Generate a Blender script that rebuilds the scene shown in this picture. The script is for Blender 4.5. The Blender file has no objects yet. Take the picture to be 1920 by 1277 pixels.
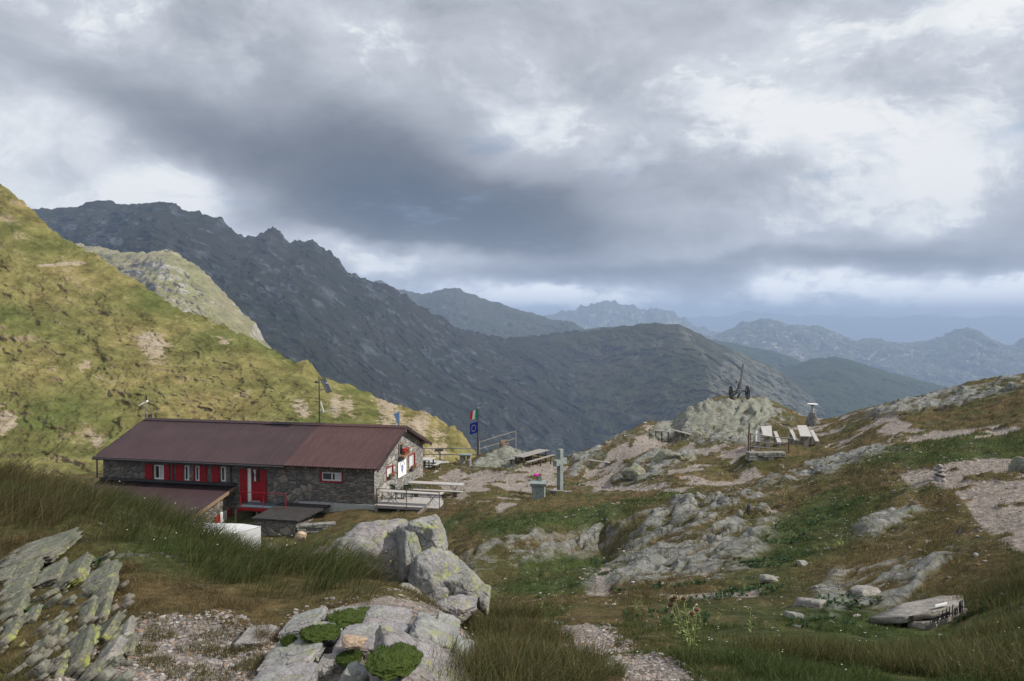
import bpy, bmesh, math, random
import numpy as np
from mathutils import Vector, Matrix

# ------------------------------------------------------------------ camera, sky, sun, exposure
SC = bpy.context.scene
COL = SC.collection
F, PW, PH = 1478.0, 1920.0, 1277.0
PITCH = math.radians(1.49)
cam_d = bpy.data.cameras.new('camera')
cam = bpy.data.objects.new('camera', cam_d)
COL.objects.link(cam)
cam.location = (0, 0, 0)
cam.rotation_euler = (math.pi / 2 - PITCH, 0, 0)
cam_d.sensor_width = 36.0
cam_d.lens = 36.0 * F / PW
cam_d.clip_start = 0.1
cam_d.clip_end = 120000
SC.camera = cam
SC.view_settings.view_transform = 'Standard'
SC.view_settings.look = 'None'
SC.view_settings.exposure = 0.0
SC.view_settings.gamma = 1.0
cy = SC.cycles
cy.max_bounces = 5; cy.diffuse_bounces = 2; cy.glossy_bounces = 2; cy.transmission_bounces = 3
cy.volume_bounces = 0; cy.transparent_max_bounces = 12
cy.use_denoising = True
cy.sample_clamp_indirect = 4.0

CT, ST_ = math.cos(PITCH), math.sin(PITCH)
def P(px, py, Y):
    """point seen at a pixel of the 1920x1277 photo, Y metres ahead"""
    a = (px - PW / 2) / F; b = (PH / 2 - py) / F
    d = CT + b * ST_
    return Vector((a / d * Y, Y, (-ST_ + b * CT) / d * Y))
def azel(px, py):
    p = P(px, py, 1.0)
    return math.atan2(p.x, p.y), math.atan2(p.z, math.hypot(p.x, p.y))

SUN_AZ, SUN_EL = math.radians(97), math.radians(40)     # clockwise from the view direction
SUN = Vector((math.sin(SUN_AZ) * math.cos(SUN_EL), math.cos(SUN_AZ) * math.cos(SUN_EL), math.sin(SUN_EL)))
sun_d = bpy.data.lights.new('sun', 'SUN')
sun_d.energy = 5.0; sun_d.angle = math.radians(0.5); sun_d.color = (1.0, 0.93, 0.82)
sun = bpy.data.objects.new('sun', sun_d); COL.objects.link(sun)
sun.rotation_euler = SUN.to_track_quat('Z', 'Y').to_euler()
sun.location = SUN * 50

class NT:
    """small node-tree writer"""
    def __init__(s, tree):
        s.t = tree; s.n = tree.nodes; s.l = tree.links
    def put(s, inp, v):
        if isinstance(v, bpy.types.NodeSocket): s.l.new(v, inp)
        elif v is not None:
            if isinstance(v, (tuple, list)) and len(v) == 3 and inp.type == 'RGBA': v = (*v, 1)
            inp.default_value = v
    def m(s, op, a, b=None, c=None, clamp=False):
        n = s.n.new('ShaderNodeMath'); n.operation = op; n.use_clamp = clamp
        s.put(n.inputs[0], a); s.put(n.inputs[1], b)
        if c is not None: s.put(n.inputs[2], c)
        return n.outputs[0]
    def vm(s, op, a, b=None):
        n = s.n.new('ShaderNodeVectorMath'); n.operation = op
        s.put(n.inputs[0], a)
        if b is not None: s.put(n.inputs[3 if op == 'SCALE' else 1], b)
        return n.outputs[0]
    def noise(s, vec, scale, detail=4, rough=0.55, dist=0.0, out=0, lac=2.0):
        n = s.n.new('ShaderNodeTexNoise')
        s.put(n.inputs['Vector'], vec); s.put(n.inputs['Scale'], scale); s.put(n.inputs['Detail'], detail)
        s.put(n.inputs['Roughness'], rough); s.put(n.inputs['Distortion'], dist); s.put(n.inputs['Lacunarity'], lac)
        return n.outputs[out]
    def vor(s, vec, scale, feature='F1', out=0, rand=1.0):
        n = s.n.new('ShaderNodeTexVoronoi'); n.feature = feature
        s.put(n.inputs['Vector'], vec); s.put(n.inputs['Scale'], scale); s.put(n.inputs['Randomness'], rand)
        return n.outputs[out]
    def mapr(s, v, a, b, c=0.0, d=1.0, smooth=False):
        n = s.n.new('ShaderNodeMapRange')
        if smooth: n.interpolation_type = 'SMOOTHSTEP'
        s.put(n.inputs[0], v)
        for i, k in enumerate((a, b, c, d)): s.put(n.inputs[i + 1], k)
        return n.outputs[0]
    def mix(s, f, a, b, blend='MIX'):
        n = s.n.new('ShaderNodeMix'); n.data_type = 'RGBA'; n.blend_type = blend
        s.put(n.inputs[0], f); s.put(n.inputs[6], a); s.put(n.inputs[7], b)
        return n.outputs[2]
    def sep(s, v):
        n = s.n.new('ShaderNodeSeparateXYZ'); s.put(n.inputs[0], v); return n.outputs
    def comb(s, x, y, z):
        n = s.n.new('ShaderNodeCombineXYZ')
        s.put(n.inputs[0], x); s.put(n.inputs[1], y); s.put(n.inputs[2], z); return n.outputs[0]
    def ramp(s, v, stops, interp='LINEAR'):
        n = s.n.new('ShaderNodeValToRGB'); s.put(n.inputs[0], v); e = n.color_ramp.elements
        n.color_ramp.interpolation = interp
        while len(e) < len(stops): e.new(0.5)
        for i, (p, c) in enumerate(stops):
            e[i].position = p; e[i].color = (*c, 1) if len(c) == 3 else c
        return n.outputs[0]
    def attr(s, name, out=0):
        n = s.n.new('ShaderNodeAttribute'); n.attribute_name = name; return n.outputs[out]

world = bpy.data.worlds.new('World'); SC.world = world; world.use_nodes = True
def build_world():
    w = NT(world.node_tree)
    for n in list(w.n): w.n.remove(n)
    out = w.n.new('ShaderNodeOutputWorld'); bg = w.n.new('ShaderNodeBackground')
    w.l.new(bg.outputs[0], out.inputs[0])
    sky = w.n.new('ShaderNodeTexSky'); sky.sky_type = 'NISHITA'; sky.sun_disc = False
    sky.sun_elevation = SUN_EL; sky.sun_rotation = SUN_AZ
    sky.altitude = 2000; sky.air_density = 1.0; sky.dust_density = 1.5
    skyc = w.vm('SCALE', sky.outputs[0], 0.10)
    tc = w.n.new('ShaderNodeTexCoord').outputs['Generated']
    d = w.vm('NORMALIZE', tc)
    x, y, z = w.sep(d)
    zc = w.m('MAXIMUM', z, 0.0)
    # cloud layer seen in perspective
    k = w.m('DIVIDE', 1.0, w.m('ADD', zc, 0.12))
    lay = w.comb(w.m('MULTIPLY', x, k), w.m('MULTIPLY', y, k), w.m('MULTIPLY', zc, 1.2))
    az = w.m('ARCTAN2', x, y)
    el = w.m('ARCTAN2', z, w.m('SQRT', w.m('ADD', w.m('MULTIPLY', x, x), w.m('MULTIPLY', y, y))))
    # warp for ragged outlines
    base = w.comb(w.m('MULTIPLY', az, 1.0), w.m('MULTIPLY', el, 1.7), 0.3)
    wx = w.m('SUBTRACT', w.noise(base, 2.6, 5, 0.55), 0.5)
    wy = w.m('SUBTRACT', w.noise(w.vm('ADD', base, (7.3, 1.1, 4.0)), 3.2, 5, 0.55), 0.5)
    azw = w.m('ADD', az, w.m('MULTIPLY', wx, 0.26))
    elw = w.m('ADD', el, w.m('MULTIPLY', wy, 0.13))
    px1 = 1 / 1478.0
    def blob(cx, cy, rx, ry, rot, amp, sharp=1.0, A=azw, E=elw):
        a0, e0 = azel(cx, cy)
        da = w.m('SUBTRACT', A, a0); de = w.m('SUBTRACT', E, e0)
        c, s_ = math.cos(math.radians(rot)), math.sin(math.radians(rot))
        u = w.m('ADD', w.m('MULTIPLY', da, c / (rx * px1)), w.m('MULTIPLY', de, s_ / (rx * px1)))
        v = w.m('ADD', w.m('MULTIPLY', da, -s_ / (ry * px1)), w.m('MULTIPLY', de, c / (ry * px1)))
        r2 = w.m('ADD', w.m('MULTIPLY', u, u), w.m('MULTIPLY', v, v))
        if sharp != 1.0: r2 = w.m('POWER', r2, sharp)
        return w.m('MULTIPLY', w.m('EXPONENT', w.m('MULTIPLY', r2, -1.0)), amp)
    BL = BLOBS
    tot = None
    for b in BL:
        g = blob(*b)
        tot = g if tot is None else w.m('ADD', tot, g)
    n1 = w.noise(lay, 0.9, 6, 0.56, 0.2)
    n2 = w.noise(base, 6.0, 8, 0.62, 0.25)
    n4 = w.m('SUBTRACT', 1.0, w.m('ABSOLUTE', w.m('SUBTRACT', w.m('MULTIPLY', w.noise(w.comb(az, w.m('MULTIPLY', el, 1.5), 5.0), 4.5, 9, 0.62, 0.35), 4.0), 2.0)))
    n3 = w.noise(w.comb(az, w.m('MULTIPLY', el, 2.0), 2.0), 13.0, 8, 0.65, 0.3)
    v = w.m('ADD', 0.575, tot)
    v = w.m('ADD', v, w.m('MULTIPLY', w.m('SUBTRACT', n1, 0.5), 0.26))
    # finer billows where it is bright
    bri = w.mapr(v, 0.45, 0.8, 0.15, 1.0)
    v = w.m('ADD', v, w.m('MULTIPLY', w.m('MULTIPLY', w.m('SUBTRACT', n2, 0.5), 0.95), bri))
    v = w.m('ADD', v, w.m('MULTIPLY', w.m('MULTIPLY', n4, 0.16), w.mapr(v, 0.35, 0.7, 0.25, 1.0)))
    pf = w.noise(w.comb(w.m('ADD', azw, 3.0), w.m('MULTIPLY', elw, 1.4), 1.0), 7.0, 10, 0.66, 0.15)
    puff = w.m('MULTIPLY', w.mapr(pf, 0.50, 0.58, 0.0, 1.0), w.mapr(v, 0.60, 0.80))
    v = w.m('ADD', v, w.m('MULTIPLY', w.m('SUBTRACT', puff, 0.35), 0.16))
    low = w.mapr(el, 0.0, 0.10, 1.0, 0.0)
    v = w.m('ADD', v, w.m('MULTIPLY', w.m('MULTIPLY', w.m('SUBTRACT', n3, 0.5), 1.8), w.m('MULTIPLY', low, bri)))
    # brighter cloud overhead and behind
    v = w.m('ADD', v, w.mapr(z, 0.42, 0.9, 0.0, 0.22))
    v = w.m('ADD', v, w.mapr(y, -0.2, -0.8, 0.0, 0.12))
    cl = w.ramp(v, [(0.0, (0.085, 0.115, 0.165)), (0.25, (0.165, 0.185, 0.225)), (0.5, (0.38, 0.408, 0.465)),
                    (0.72, (0.60, 0.635, 0.70)), (0.88, (0.82, 0.85, 0.88)), (1.0, (0.93, 0.94, 0.95))])
    # a few thin spots let the blue sky through
    gap = w.m('MULTIPLY', w.mapr(w.noise(lay, 1.7, 5, 0.6), 0.60, 0.72), 0.35)
    gap = w.m('ADD', gap, blob(1860, 262, 70, 16, 12, 0.5), clamp=True)
    col = w.mix(gap, cl, skyc)
    below = w.mapr(z, -0.01, -0.08, 0.0, 1.0)
    col = w.mix(below, col, (0.10, 0.12, 0.14))
    glow = w.m('ADD', w.mapr(el, 0.0, 0.13, 1.2, 1.0), w.m('MULTIPLY', w.mapr(el, 0.01, 0.07, 0.8, 0.0), w.mapr(v, 0.62, 0.95)))
    col = w.vm('SCALE', col, glow)
    w.l.new(col, bg.inputs[0]); bg.inputs[1].default_value = 1.0
# (px, py, rx, ry, rotation, amount, sharpness) : where the clouds are dark and bright
BLOBS = [
    (720, 350, 450, 110, -12, -0.34, 1.3), (300, 215, 260, 48, -18, -0.06, 1.0), (820, 395, 380, 62, -5, -0.18, 1.6),
    (420, 60, 700, 110, 0, 0.06, 1.0),
    (110, 280, 190, 80, -20, 0.20, 1.4), (275, 355, 70, 45, 10, 0.40, 1.4), (420, 330, 90, 60, 0, 0.05, 1.0),
    (640, 468, 300, 34, -3, 0.24, 1.6), (1300, 512, 520, 22, -1, -0.14, 1.6), (1750, 490, 260, 36, 0, -0.08, 1.2),
    (980, 545, 120, 26, 0, 0.45, 1.3), (1130, 560, 90, 24, 0, 0.35, 1.2), (1760, 556, 330, 26, 0, 0.32, 1.6),
    (1400, 570, 200, 25, 0, 0.10, 1.2),
    (1560, 275, 200, 62, -6, 0.30, 1.3), (1700, 350, 70, 50, 20, 0.22, 1.2), (1620, 430, 90, 40, 0, 0.2, 1.0),
    (1500, 120, 420, 110, 10, 0.09, 1.2), (1480, 400, 160, 60, 20, 0.10, 1.0), (1830, 60, 200, 90, 0, 0.10, 1.0),
]
build_world()

# ------------------------------------------------------------------ numbers and noise
_rs = np.random.RandomState(11)
_perm = _rs.permutation(256).astype(np.int64)
_g3 = _rs.normal(size=(256, 3)); _g3 /= np.linalg.norm(_g3, axis=1)[:, None]
def perlin(x, y, z=None):
    x = np.asarray(x, float); y = np.asarray(y, float)
    if z is None: z = np.full_like(x, 0.37)
    z = np.asarray(z, float) + np.zeros_like(x)
    xi = np.floor(x).astype(np.int64); yi = np.floor(y).astype(np.int64); zi = np.floor(z).astype(np.int64)
    xf, yf, zf = x - xi, y - yi, z - zi
    f = lambda t: t * t * t * (t * (t * 6 - 15) + 10)
    u, v, w = f(xf), f(yf), f(zf)
    def g(dx, dy, dz):
        h = _perm[(_perm[(_perm[(xi + dx) & 255] + yi + dy) & 255] + zi + dz) & 255]
        G = _g3[h]
        return G[..., 0] * (xf - dx) + G[..., 1] * (yf - dy) + G[..., 2] * (zf - dz)
    L = lambda a, b, t: a + (b - a) * t
    return 1.5 * L(L(L(g(0,0,0), g(1,0,0), u), L(g(0,1,0), g(1,1,0), u), v),
             L(L(g(0,0,1), g(1,0,1), u), L(g(0,1,1), g(1,1,1), u), v), w)
def fbm(x, y, z=None, octv=4, gain=0.5, lac=2.03):
    s = 0; a = 1.0; t = 0
    for i in range(octv):
        s = s + a * perlin(np.asarray(x) * lac**i + 13.1 * i, np.asarray(y) * lac**i - 7.7 * i, None if z is None else np.asarray(z) * lac**i + 3.3 * i)
        t += a; a *= gain
    return s / t
def ridged(x, y, z=None, octv=4, gain=0.5, lac=2.03):
    s = 0; a = 1.0; t = 0
    for i in range(octv):
        n = 1 - np.abs(perlin(np.asarray(x) * lac**i + 5.1 * i, np.asarray(y) * lac**i + 9.2 * i, None if z is None else np.asarray(z) * lac**i)) * 2
        s = s + a * n; t += a; a *= gain
    return s / t
def sstep(a, b, x):
    t = np.clip((x - a) / (b - a), 0, 1); return t * t * (3 - 2 * t)

# ------------------------------------------------------------------ objects
def link(o, parent=None):
    COL.objects.link(o)
    if parent is not None: o.parent = parent
    return o
def tag(o, label=None, cat=None, group=None, kind=None):
    if label: o['label'] = label
    if cat: o['category'] = cat
    if group: o['group'] = group
    if kind: o['kind'] = kind
    return o
def empty(name, loc, rz=0.0, label=None, cat=None, group=None):
    o = bpy.data.objects.new(name, None); link(o)
    o.location = loc; o.rotation_euler = (0, 0, rz)
    return tag(o, label, cat, group)
def np_mesh(name, verts, faces, mat, parent=None, smooth=True, attrs=None):
    """verts (n,3), faces (m,k) numpy -> mesh object"""
    verts = np.asarray(verts, np.float32); faces = np.asarray(faces, np.int32)
    me = bpy.data.meshes.new(name)
    me.vertices.add(len(verts)); me.vertices.foreach_set('co', verts.ravel())
    m, k = faces.shape
    me.loops.add(m * k); me.loops.foreach_set('vertex_index', faces.ravel())
    me.polygons.add(m); me.polygons.foreach_set('loop_start', np.arange(0, m * k, k, dtype=np.int32))
    me.update(calc_edges=True)
    me.polygons.foreach_set('use_smooth', np.full(m, smooth))
    for nm, a in (attrs or {}).items():
        a = np.asarray(a, np.float32)
        if a.ndim == 1:
            at = me.attributes.new(nm, 'FLOAT', 'POINT'); at.data.foreach_set('value', a)
        else:
            if a.shape[1] == 3: a = np.concatenate([a, np.ones((len(a), 1), np.float32)], 1)
            at = me.attributes.new(nm, 'FLOAT_COLOR', 'POINT'); at.data.foreach_set('color', a.ravel())
    if mat: me.materials.append(mat)
    o = bpy.data.objects.new(name, me)
    return link(o, parent)
def grid_faces(nr, nc):
    i = np.arange(nr - 1)[:, None] * nc + np.arange(nc - 1)[None, :]
    i = i.ravel()
    return np.stack([i, i + 1, i + nc + 1, i + nc], 1)

class MB:
    """collects boxes, bars, tubes into ONE mesh"""
    def __init__(s): s.bm = bmesh.new()
    def box(s, lo, hi, M=None, bev=0.0):
        c = [(a + b) / 2 for a, b in zip(lo, hi)]; d = [abs(b - a) for a, b in zip(lo, hi)]
        T = Matrix.Translation(c) @ Matrix.Diagonal((*d, 1))
        if M is not None: T = M @ T
        r = bmesh.ops.create_cube(s.bm, size=1.0, matrix=T)
        if bev:
            es = list({e for v in r['verts'] for e in v.link_edges})
            bmesh.ops.bevel(s.bm, geom=es, offset=bev, segments=2, affect='EDGES', profile=0.6)
        return s
    def bar(s, a, b, w, h=None, up=(0, 0, 1), bev=0.0):
        a, b = Vector(a), Vector(b); d = b - a; L = d.length; h = h or w
        x = d.normalized(); u = Vector(up)
        if abs(x.dot(u)) > 0.98: u = Vector((0, 1, 0))
        y = u.cross(x).normalized(); z = x.cross(y)
        M = Matrix((x, y, z)).transposed().to_4x4(); M.translation = (a + b) / 2
        r = bmesh.ops.create_cube(s.bm, size=1.0, matrix=M @ Matrix.Diagonal((L, w, h, 1)))
        if bev:
            es = list({e for v in r['verts'] for e in v.link_edges})
            bmesh.ops.bevel(s.bm, geom=es, offset=bev, segments=1, affect='EDGES')
        return s
    def tube(s, a, b, r, r2=None, seg=10):
        a, b = Vector(a), Vector(b); d = b - a
        M = d.to_track_quat('Z', 'Y').to_matrix().to_4x4(); M.translation = (a + b) / 2
        bmesh.ops.create_cone(s.bm, cap_ends=True, segments=seg, radius1=r, radius2=r if r2 is None else r2, depth=d.length, matrix=M)
        return s
    def poly(s, pts, flip=False):
        vs = [s.bm.verts.new(p) for p in pts]
        s.bm.faces.new(vs[::-1] if flip else vs); return s
    def prism(s, pts, vec):
        """extrude polygon pts by vec"""
        v = Vector(vec); a = [s.bm.verts.new(p) for p in pts]; b = [s.bm.verts.new(Vector(p) + v) for p in pts]
        n = len(pts)
        s.bm.faces.new(a[::-1]); s.bm.faces.new(b)
        for i in range(n): s.bm.faces.new((a[i], a[(i + 1) % n], b[(i + 1) % n], b[i]))
        bmesh.ops.recalc_face_normals(s.bm, faces=s.bm.faces)
        return s
    def ball(s, c, r, sub=2, sc=(1, 1, 1)):
        bmesh.ops.create_icosphere(s.bm, subdivisions=sub, radius=r, matrix=Matrix.Translation(c) @ Matrix.Diagonal((*sc, 1)))
        return s
    def build(s, name, mat, parent=None, smooth=False):
        me = bpy.data.meshes.new(name)
        s.bm.to_mesh(me); s.bm.free()
        if smooth:
            me.polygons.foreach_set('use_smooth', np.full(len(me.polygons), True))
        me.materials.append(mat)
        return link(bpy.data.objects.new(name, me), parent)

# ------------------------------------------------------------------ materials
def material(name):
    m = bpy.data.materials.new(name); m.use_nodes = True
    w = NT(m.node_tree)
    b = w.n['Principled BSDF']
    b.inputs['Specular IOR Level'].default_value = 0.25
    return m, w, b
def bump(w, b, h, strength=0.5, dist=0.02):
    n = w.n.new('ShaderNodeBump'); n.inputs['Strength'].default_value = strength; n.inputs['Distance'].default_value = dist
    w.put(n.inputs['Height'], h); w.l.new(n.outputs[0], b.inputs['Normal'])
def pos(w): return w.n.new('ShaderNodeNewGeometry').outputs['Position']
def obj_co(w): return w.n.new('ShaderNodeTexCoord').outputs['Object']
def simple(name, col, rough=0.6, var=0.25, scale=8.0, metal=0.0, bmp=0.0, spec=0.25, stretch=(1, 1, 1)):
    m, w, b = material(name)
    co = w.vm('MULTIPLY', obj_co(w), stretch)
    n = w.noise(co, scale, 6, 0.6)
    f = w.mapr(n, 0.3, 0.7, 1 - var, 1 + var)
    c = w.vm('SCALE', w.comb(*col), f)
    w.l.new(c, b.inputs['Base Color'])
    b.inputs['Roughness'].default_value = rough; b.inputs['Metallic'].default_value = metal
    b.inputs['Specular IOR Level'].default_value = spec
    if bmp: bump(w, b, n, bmp, 0.01)
    return m
M = {}
M['wood_grey'] = simple('weathered_wood', (0.25, 0.235, 0.22), 0.8, 0.35, 5, stretch=(1, 6, 6), bmp=0.4)
M['wood_pale'] = simple('pale_plank_wood', (0.38, 0.365, 0.35), 0.8, 0.25, 4, stretch=(1, 5, 5), bmp=0.3)
M['wood_dark'] = simple('dark_wood', (0.10, 0.075, 0.055), 0.8, 0.4, 6, stretch=(1, 4, 4), bmp=0.4)
M['wood_brown'] = simple('brown_wood', (0.22, 0.15, 0.10), 0.8, 0.4, 6, stretch=(1, 4, 4), bmp=0.4)
M['red'] = simple('red_paint', (0.27, 0.011, 0.017), 0.45, 0.2, 6)
M['white'] = simple('white_paint', (0.72, 0.73, 0.72), 0.5, 0.06, 3)
M['glass'] = simple('dark_glass', (0.015, 0.02, 0.025), 0.08, 0.2, 2, spec=0.6)
M['metal'] = simple('galvanised_metal', (0.30, 0.32, 0.34), 0.5, 0.25, 6, metal=0.3)
M['dark_metal'] = simple('dark_iron', (0.055, 0.055, 0.06), 0.55, 0.4, 9, metal=0.4)
M['gun_metal'] = simple('grey_gun_metal', (0.22, 0.22, 0.24), 0.5, 0.3, 9, metal=0.4)
M['plate'] = simple('steel_plate', (0.10, 0.125, 0.15), 0.45, 0.25, 4, metal=0.2)
M['rust'] = simple('rusty_metal', (0.11, 0.07, 0.055), 0.85, 0.4, 12)
M['concrete'] = simple('pale_concrete', (0.34, 0.35, 0.345), 0.9, 0.15, 3, bmp=0.2)
M['green_stone'] = simple('green_grey_stone', (0.20, 0.235, 0.228), 0.85, 0.35, 6, bmp=0.6)
M['slate'] = simple('dark_slate', (0.04, 0.037, 0.037), 0.85, 0.4, 5, bmp=0.4)
M['tarp'] = simple('white_sheet', (0.62, 0.63, 0.64), 0.6, 0.07, 1.5)
M['plastic_green'] = simple('dark_green_plastic', (0.012, 0.035, 0.03), 0.35, 0.2, 5)
M['plastic_white'] = simple('white_plastic', (0.75, 0.75, 0.74), 0.4, 0.05, 5)
M['flag_green'] = simple('green_cloth', (0.01, 0.30, 0.10), 0.8, 0.1, 5)
M['flag_white'] = simple('white_cloth', (0.78, 0.78, 0.78), 0.8, 0.06, 5)
M['flag_red'] = simple('red_cloth', (0.60, 0.02, 0.035), 0.8, 0.1, 5)
M['flag_blue'] = simple('blue_cloth', (0.012, 0.03, 0.30), 0.8, 0.1, 5)
M['flag_sky'] = simple('light_blue_cloth', (0.20, 0.42, 0.68), 0.8, 0.1, 5)
M['flag_gold'] = simple('yellow_cloth', (0.75, 0.60, 0.05), 0.8, 0.1, 5)
M['ink'] = simple('black_paint', (0.02, 0.02, 0.025), 0.7, 0.1, 5)
M['curtain'] = simple('white_curtain', (0.55, 0.57, 0.60), 0.9, 0.15, 12)
M['terracotta'] = simple('terracotta', (0.30, 0.11, 0.06), 0.8, 0.2, 6)
M['petal_red'] = simple('red_petals', (0.45, 0.03, 0.03), 0.7, 0.3, 9)
M['petal_magenta'] = simple('magenta_petals', (0.55, 0.03, 0.35), 0.7, 0.3, 9)
M['leaf'] = simple('green_leaves', (0.045, 0.10, 0.03), 0.6, 0.4, 20)

# ------------------------------------------------------------------ near ground: heights from surveyed points
CTRL = [
 # just around the viewer: (px, z, Y)
 *[('z', px, -1.72, 1.0) for px in (-700, 100, 960, 1800, 2600)], *[('z', px, -1.76, 2.2) for px in (-700, 100, 960, 1800, 2600)],
 (-700,1277,3.7),(0,1277,3.85),(300,1277,3.8),(600,1277,3.75),(900,1277,3.7),(1200,1277,3.8),(1500,1277,3.9),(1920,1277,4.0),(2600,1277,4.1),
 # grassy hump on the left and the drop behind it
 (-700,900,9),(-300,895,9),(0,905,8.8),(200,945,8.3),(350,1000,7.4),(480,1050,6.8),(600,1078,6.4),(720,1095,6.2),(820,1140,5.8),
 (0,1060,6.2),(100,1100,5.6),(300,1130,5.3),(500,1160,5.0),(-400,1060,6.2),
 ('z',-700,-3.5,14),('z',-300,-3.8,14),('z',0,-4.2,14),('z',200,-4.8,14),('z',350,-5.6,14),('z',500,-6.0,14),('z',620,-6.0,14),('z',740,-5.6,13),
 ('z',-700,-8,26),('z',-300,-9,26),('z',0,-9.5,26),('z',200,-10,26),('z',350,-10.6,26),('z',500,-10.8,28),('z',620,-10.4,30),
 ('z',-300,-13,44),('z',0,-13.2,44),('z',200,-13.3,43),('z',350,-13.2,42),('z',430,-13.0,42.5),('z',480,-12.5,41.5),
 ('z',0,-12.5,54),('z',170,-12.3,54),('z',190,-12.5,50),('z',350,-12.6,47.5),('z',420,-12.6,46.5),
 ('z',500,-12.5,43),('z',560,-12.3,43),(600,1016,42),(640,985,44),(690,962,45.5),(620,962,47.2),
 ('z',480,-11.4,50),('z',350,-12.0,53),('z',600,-11.3,49.5),
 (705,963,46.1),(780,966,45.3),(850,964,43),(760,936,48.5),(850,1010,34),(740,1020,36),
 (803,893,56),(850,905,53),(790,885,58.5),(830,878,60),
 ('z',200,-12.4,64),('z',400,-12.2,64),('z',600,-11.8,64),('z',760,-11.2,63),(830,868,62.5),(870,868,62),(896,856,65),
 # behind the boulders, small valley, rock step
 (880,1095,17),(870,1062,25.2),(950,1110,18.5),(1050,1082,20.5),(1150,1052,24),(1000,1066,25.2),(1130,1022,28),
 (880,1034,26.0),(1000,1008,27.0),(1130,988,28.8),(950,982,33),(1100,952,36),(900,952,40),(1000,937,46),
 (1060,920,50),(1000,935,48.5),(900,905,52),(930,880,58),(1000,882,57),(880,882,59),(1000,862,62),(1000,850,65.5),(945,842,66.5),(1065,860,64),
 (1090,848,67),(1150,826,67),(1130,873,58),(1200,882,52),(1200,902,48),(1300,892,45),(1250,852,56),(1250,823,65),
 (1215,803,70),(1200,868,54),(1285,875,49),
 # knoll with the old gun
 (1300,826,62.5),(1400,832,60),(1350,778,65.5),(1420,780,65),(1390,752,69.5),(1310,757,69),(1440,756,69),(1240,792,69),(1462,786,66),(1290,790,65),(1350,744,74),(1420,748,74),
 # terrace with tables, path to the stone table
 (1380,841,56),(1375,884,46.5),(1395,885,45.9),(1440,882,45.7),(1480,866,46),(1406,848,47.4),(1440,848,47.5),(1472,849,47.4),(1430,842,49.5),(1520,839,50),(1540,837,50.5),(1440,834,54),(1520,826,54.5),(1500,814,59),(1522,792,64),(1470,796,63),(1560,788,64),
 # right hand slope up to the skyline
 (1600,832,45),(1600,773,63),(1700,748,60),(1800,725,56),(1920,702,52),(2200,655,48),(2600,610,46),
 (1650,802,46),(1750,780,47),(1850,800,38),(1700,850,30),(1600,870,32),(1450,889,38),(1900,862,24),(1800,900,20),
 (1500,932,27),(1300,930,36),(1300,1000,22),(1200,950,33),(1150,1000,28),(1420,968,23.5),(1250,1040,19.5),(1500,1000,18),(1400,1040,15.8),(1750,1000,13),(1900,1000,10.2),
 (2300,980,9.5),(2300,860,22),(1050,1110,14.6),(1150,1112,13.2),(1400,1100,11.2),(1280,1105,12.2),(1550,1100,10.4),(1700,1080,10),(1900,1120,7.6),(1720,1182,7.6),(1790,1172,7.7),(1650,1000,14.5),
 (950,1150,8.8),(900,1210,6.0),(1100,1150,9.4),(1000,1200,6.4),(1300,1200,6.5),(1500,1200,6.2),(1100,1240,5.0),
]
# beyond every edge the ground falls away
for px in (820, 900, 980, 1060, 1140, 1220): CTRL += [('z', px, -20, 76), ('z', px, -46, 100)]
for px in (1300, 1380, 1460, 1540): CTRL += [('z', px, -14, 84), ('z', px, -42, 112)]
for px in (1620, 1720, 1820, 1950, 2200, 2600): CTRL += [('z', px, -13, 80), ('z', px, -42, 112)]
for px in (-700, -300, 0, 200, 400, 600, 740): CTRL += [('z', px, -17, 76), ('z', px, -42, 112)]
_pts = []
for c in CTRL:
    if c[0] == 'z': x, Y, z = (c[1] - 960) / F * c[3], c[3], c[2]
    else:
        p = P(*c); x, Y, z = p
    _pts.append((x / Y, math.log(Y), z / (Y + 4.0)))
_pts = np.array(_pts)
VS = 0.42
_A = np.stack([_pts[:, 0], _pts[:, 1] * VS], 1)
def _phi(r2): return np.where(r2 > 1e-12, 0.5 * r2 * np.log(np.maximum(r2, 1e-12)), 0.0)
_K = _phi(((_A[:, None] - _A[None]) ** 2).sum(-1)) + np.eye(len(_A)) * 2e-5
_Pm = np.concatenate([np.ones((len(_A), 1)), _A], 1)
_sol = np.linalg.solve(np.block([[_K, _Pm], [_Pm.T, np.zeros((3, 3))]]), np.concatenate([_pts[:, 2], np.zeros(3)]))
def base_h(x, Y):
    x = np.asarray(x, float); Y = np.asarray(Y, float); sh = x.shape
    u = (x / Y).ravel(); v = np.log(Y).ravel() * VS
    out = np.empty(len(u))
    for i in range(0, len(u), 20000):
        a, b = u[i:i + 20000, None], v[i:i + 20000, None]
        r2 = (a - _A[:, 0]) ** 2 + (b - _A[:, 1]) ** 2
        out[i:i + 20000] = _phi(r2) @ _sol[:len(_A)] + _sol[-3] + _sol[-2] * a[:, 0] + _sol[-1] * b[:, 0]
    return out.reshape(sh) * (Y + 4.0)
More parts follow.
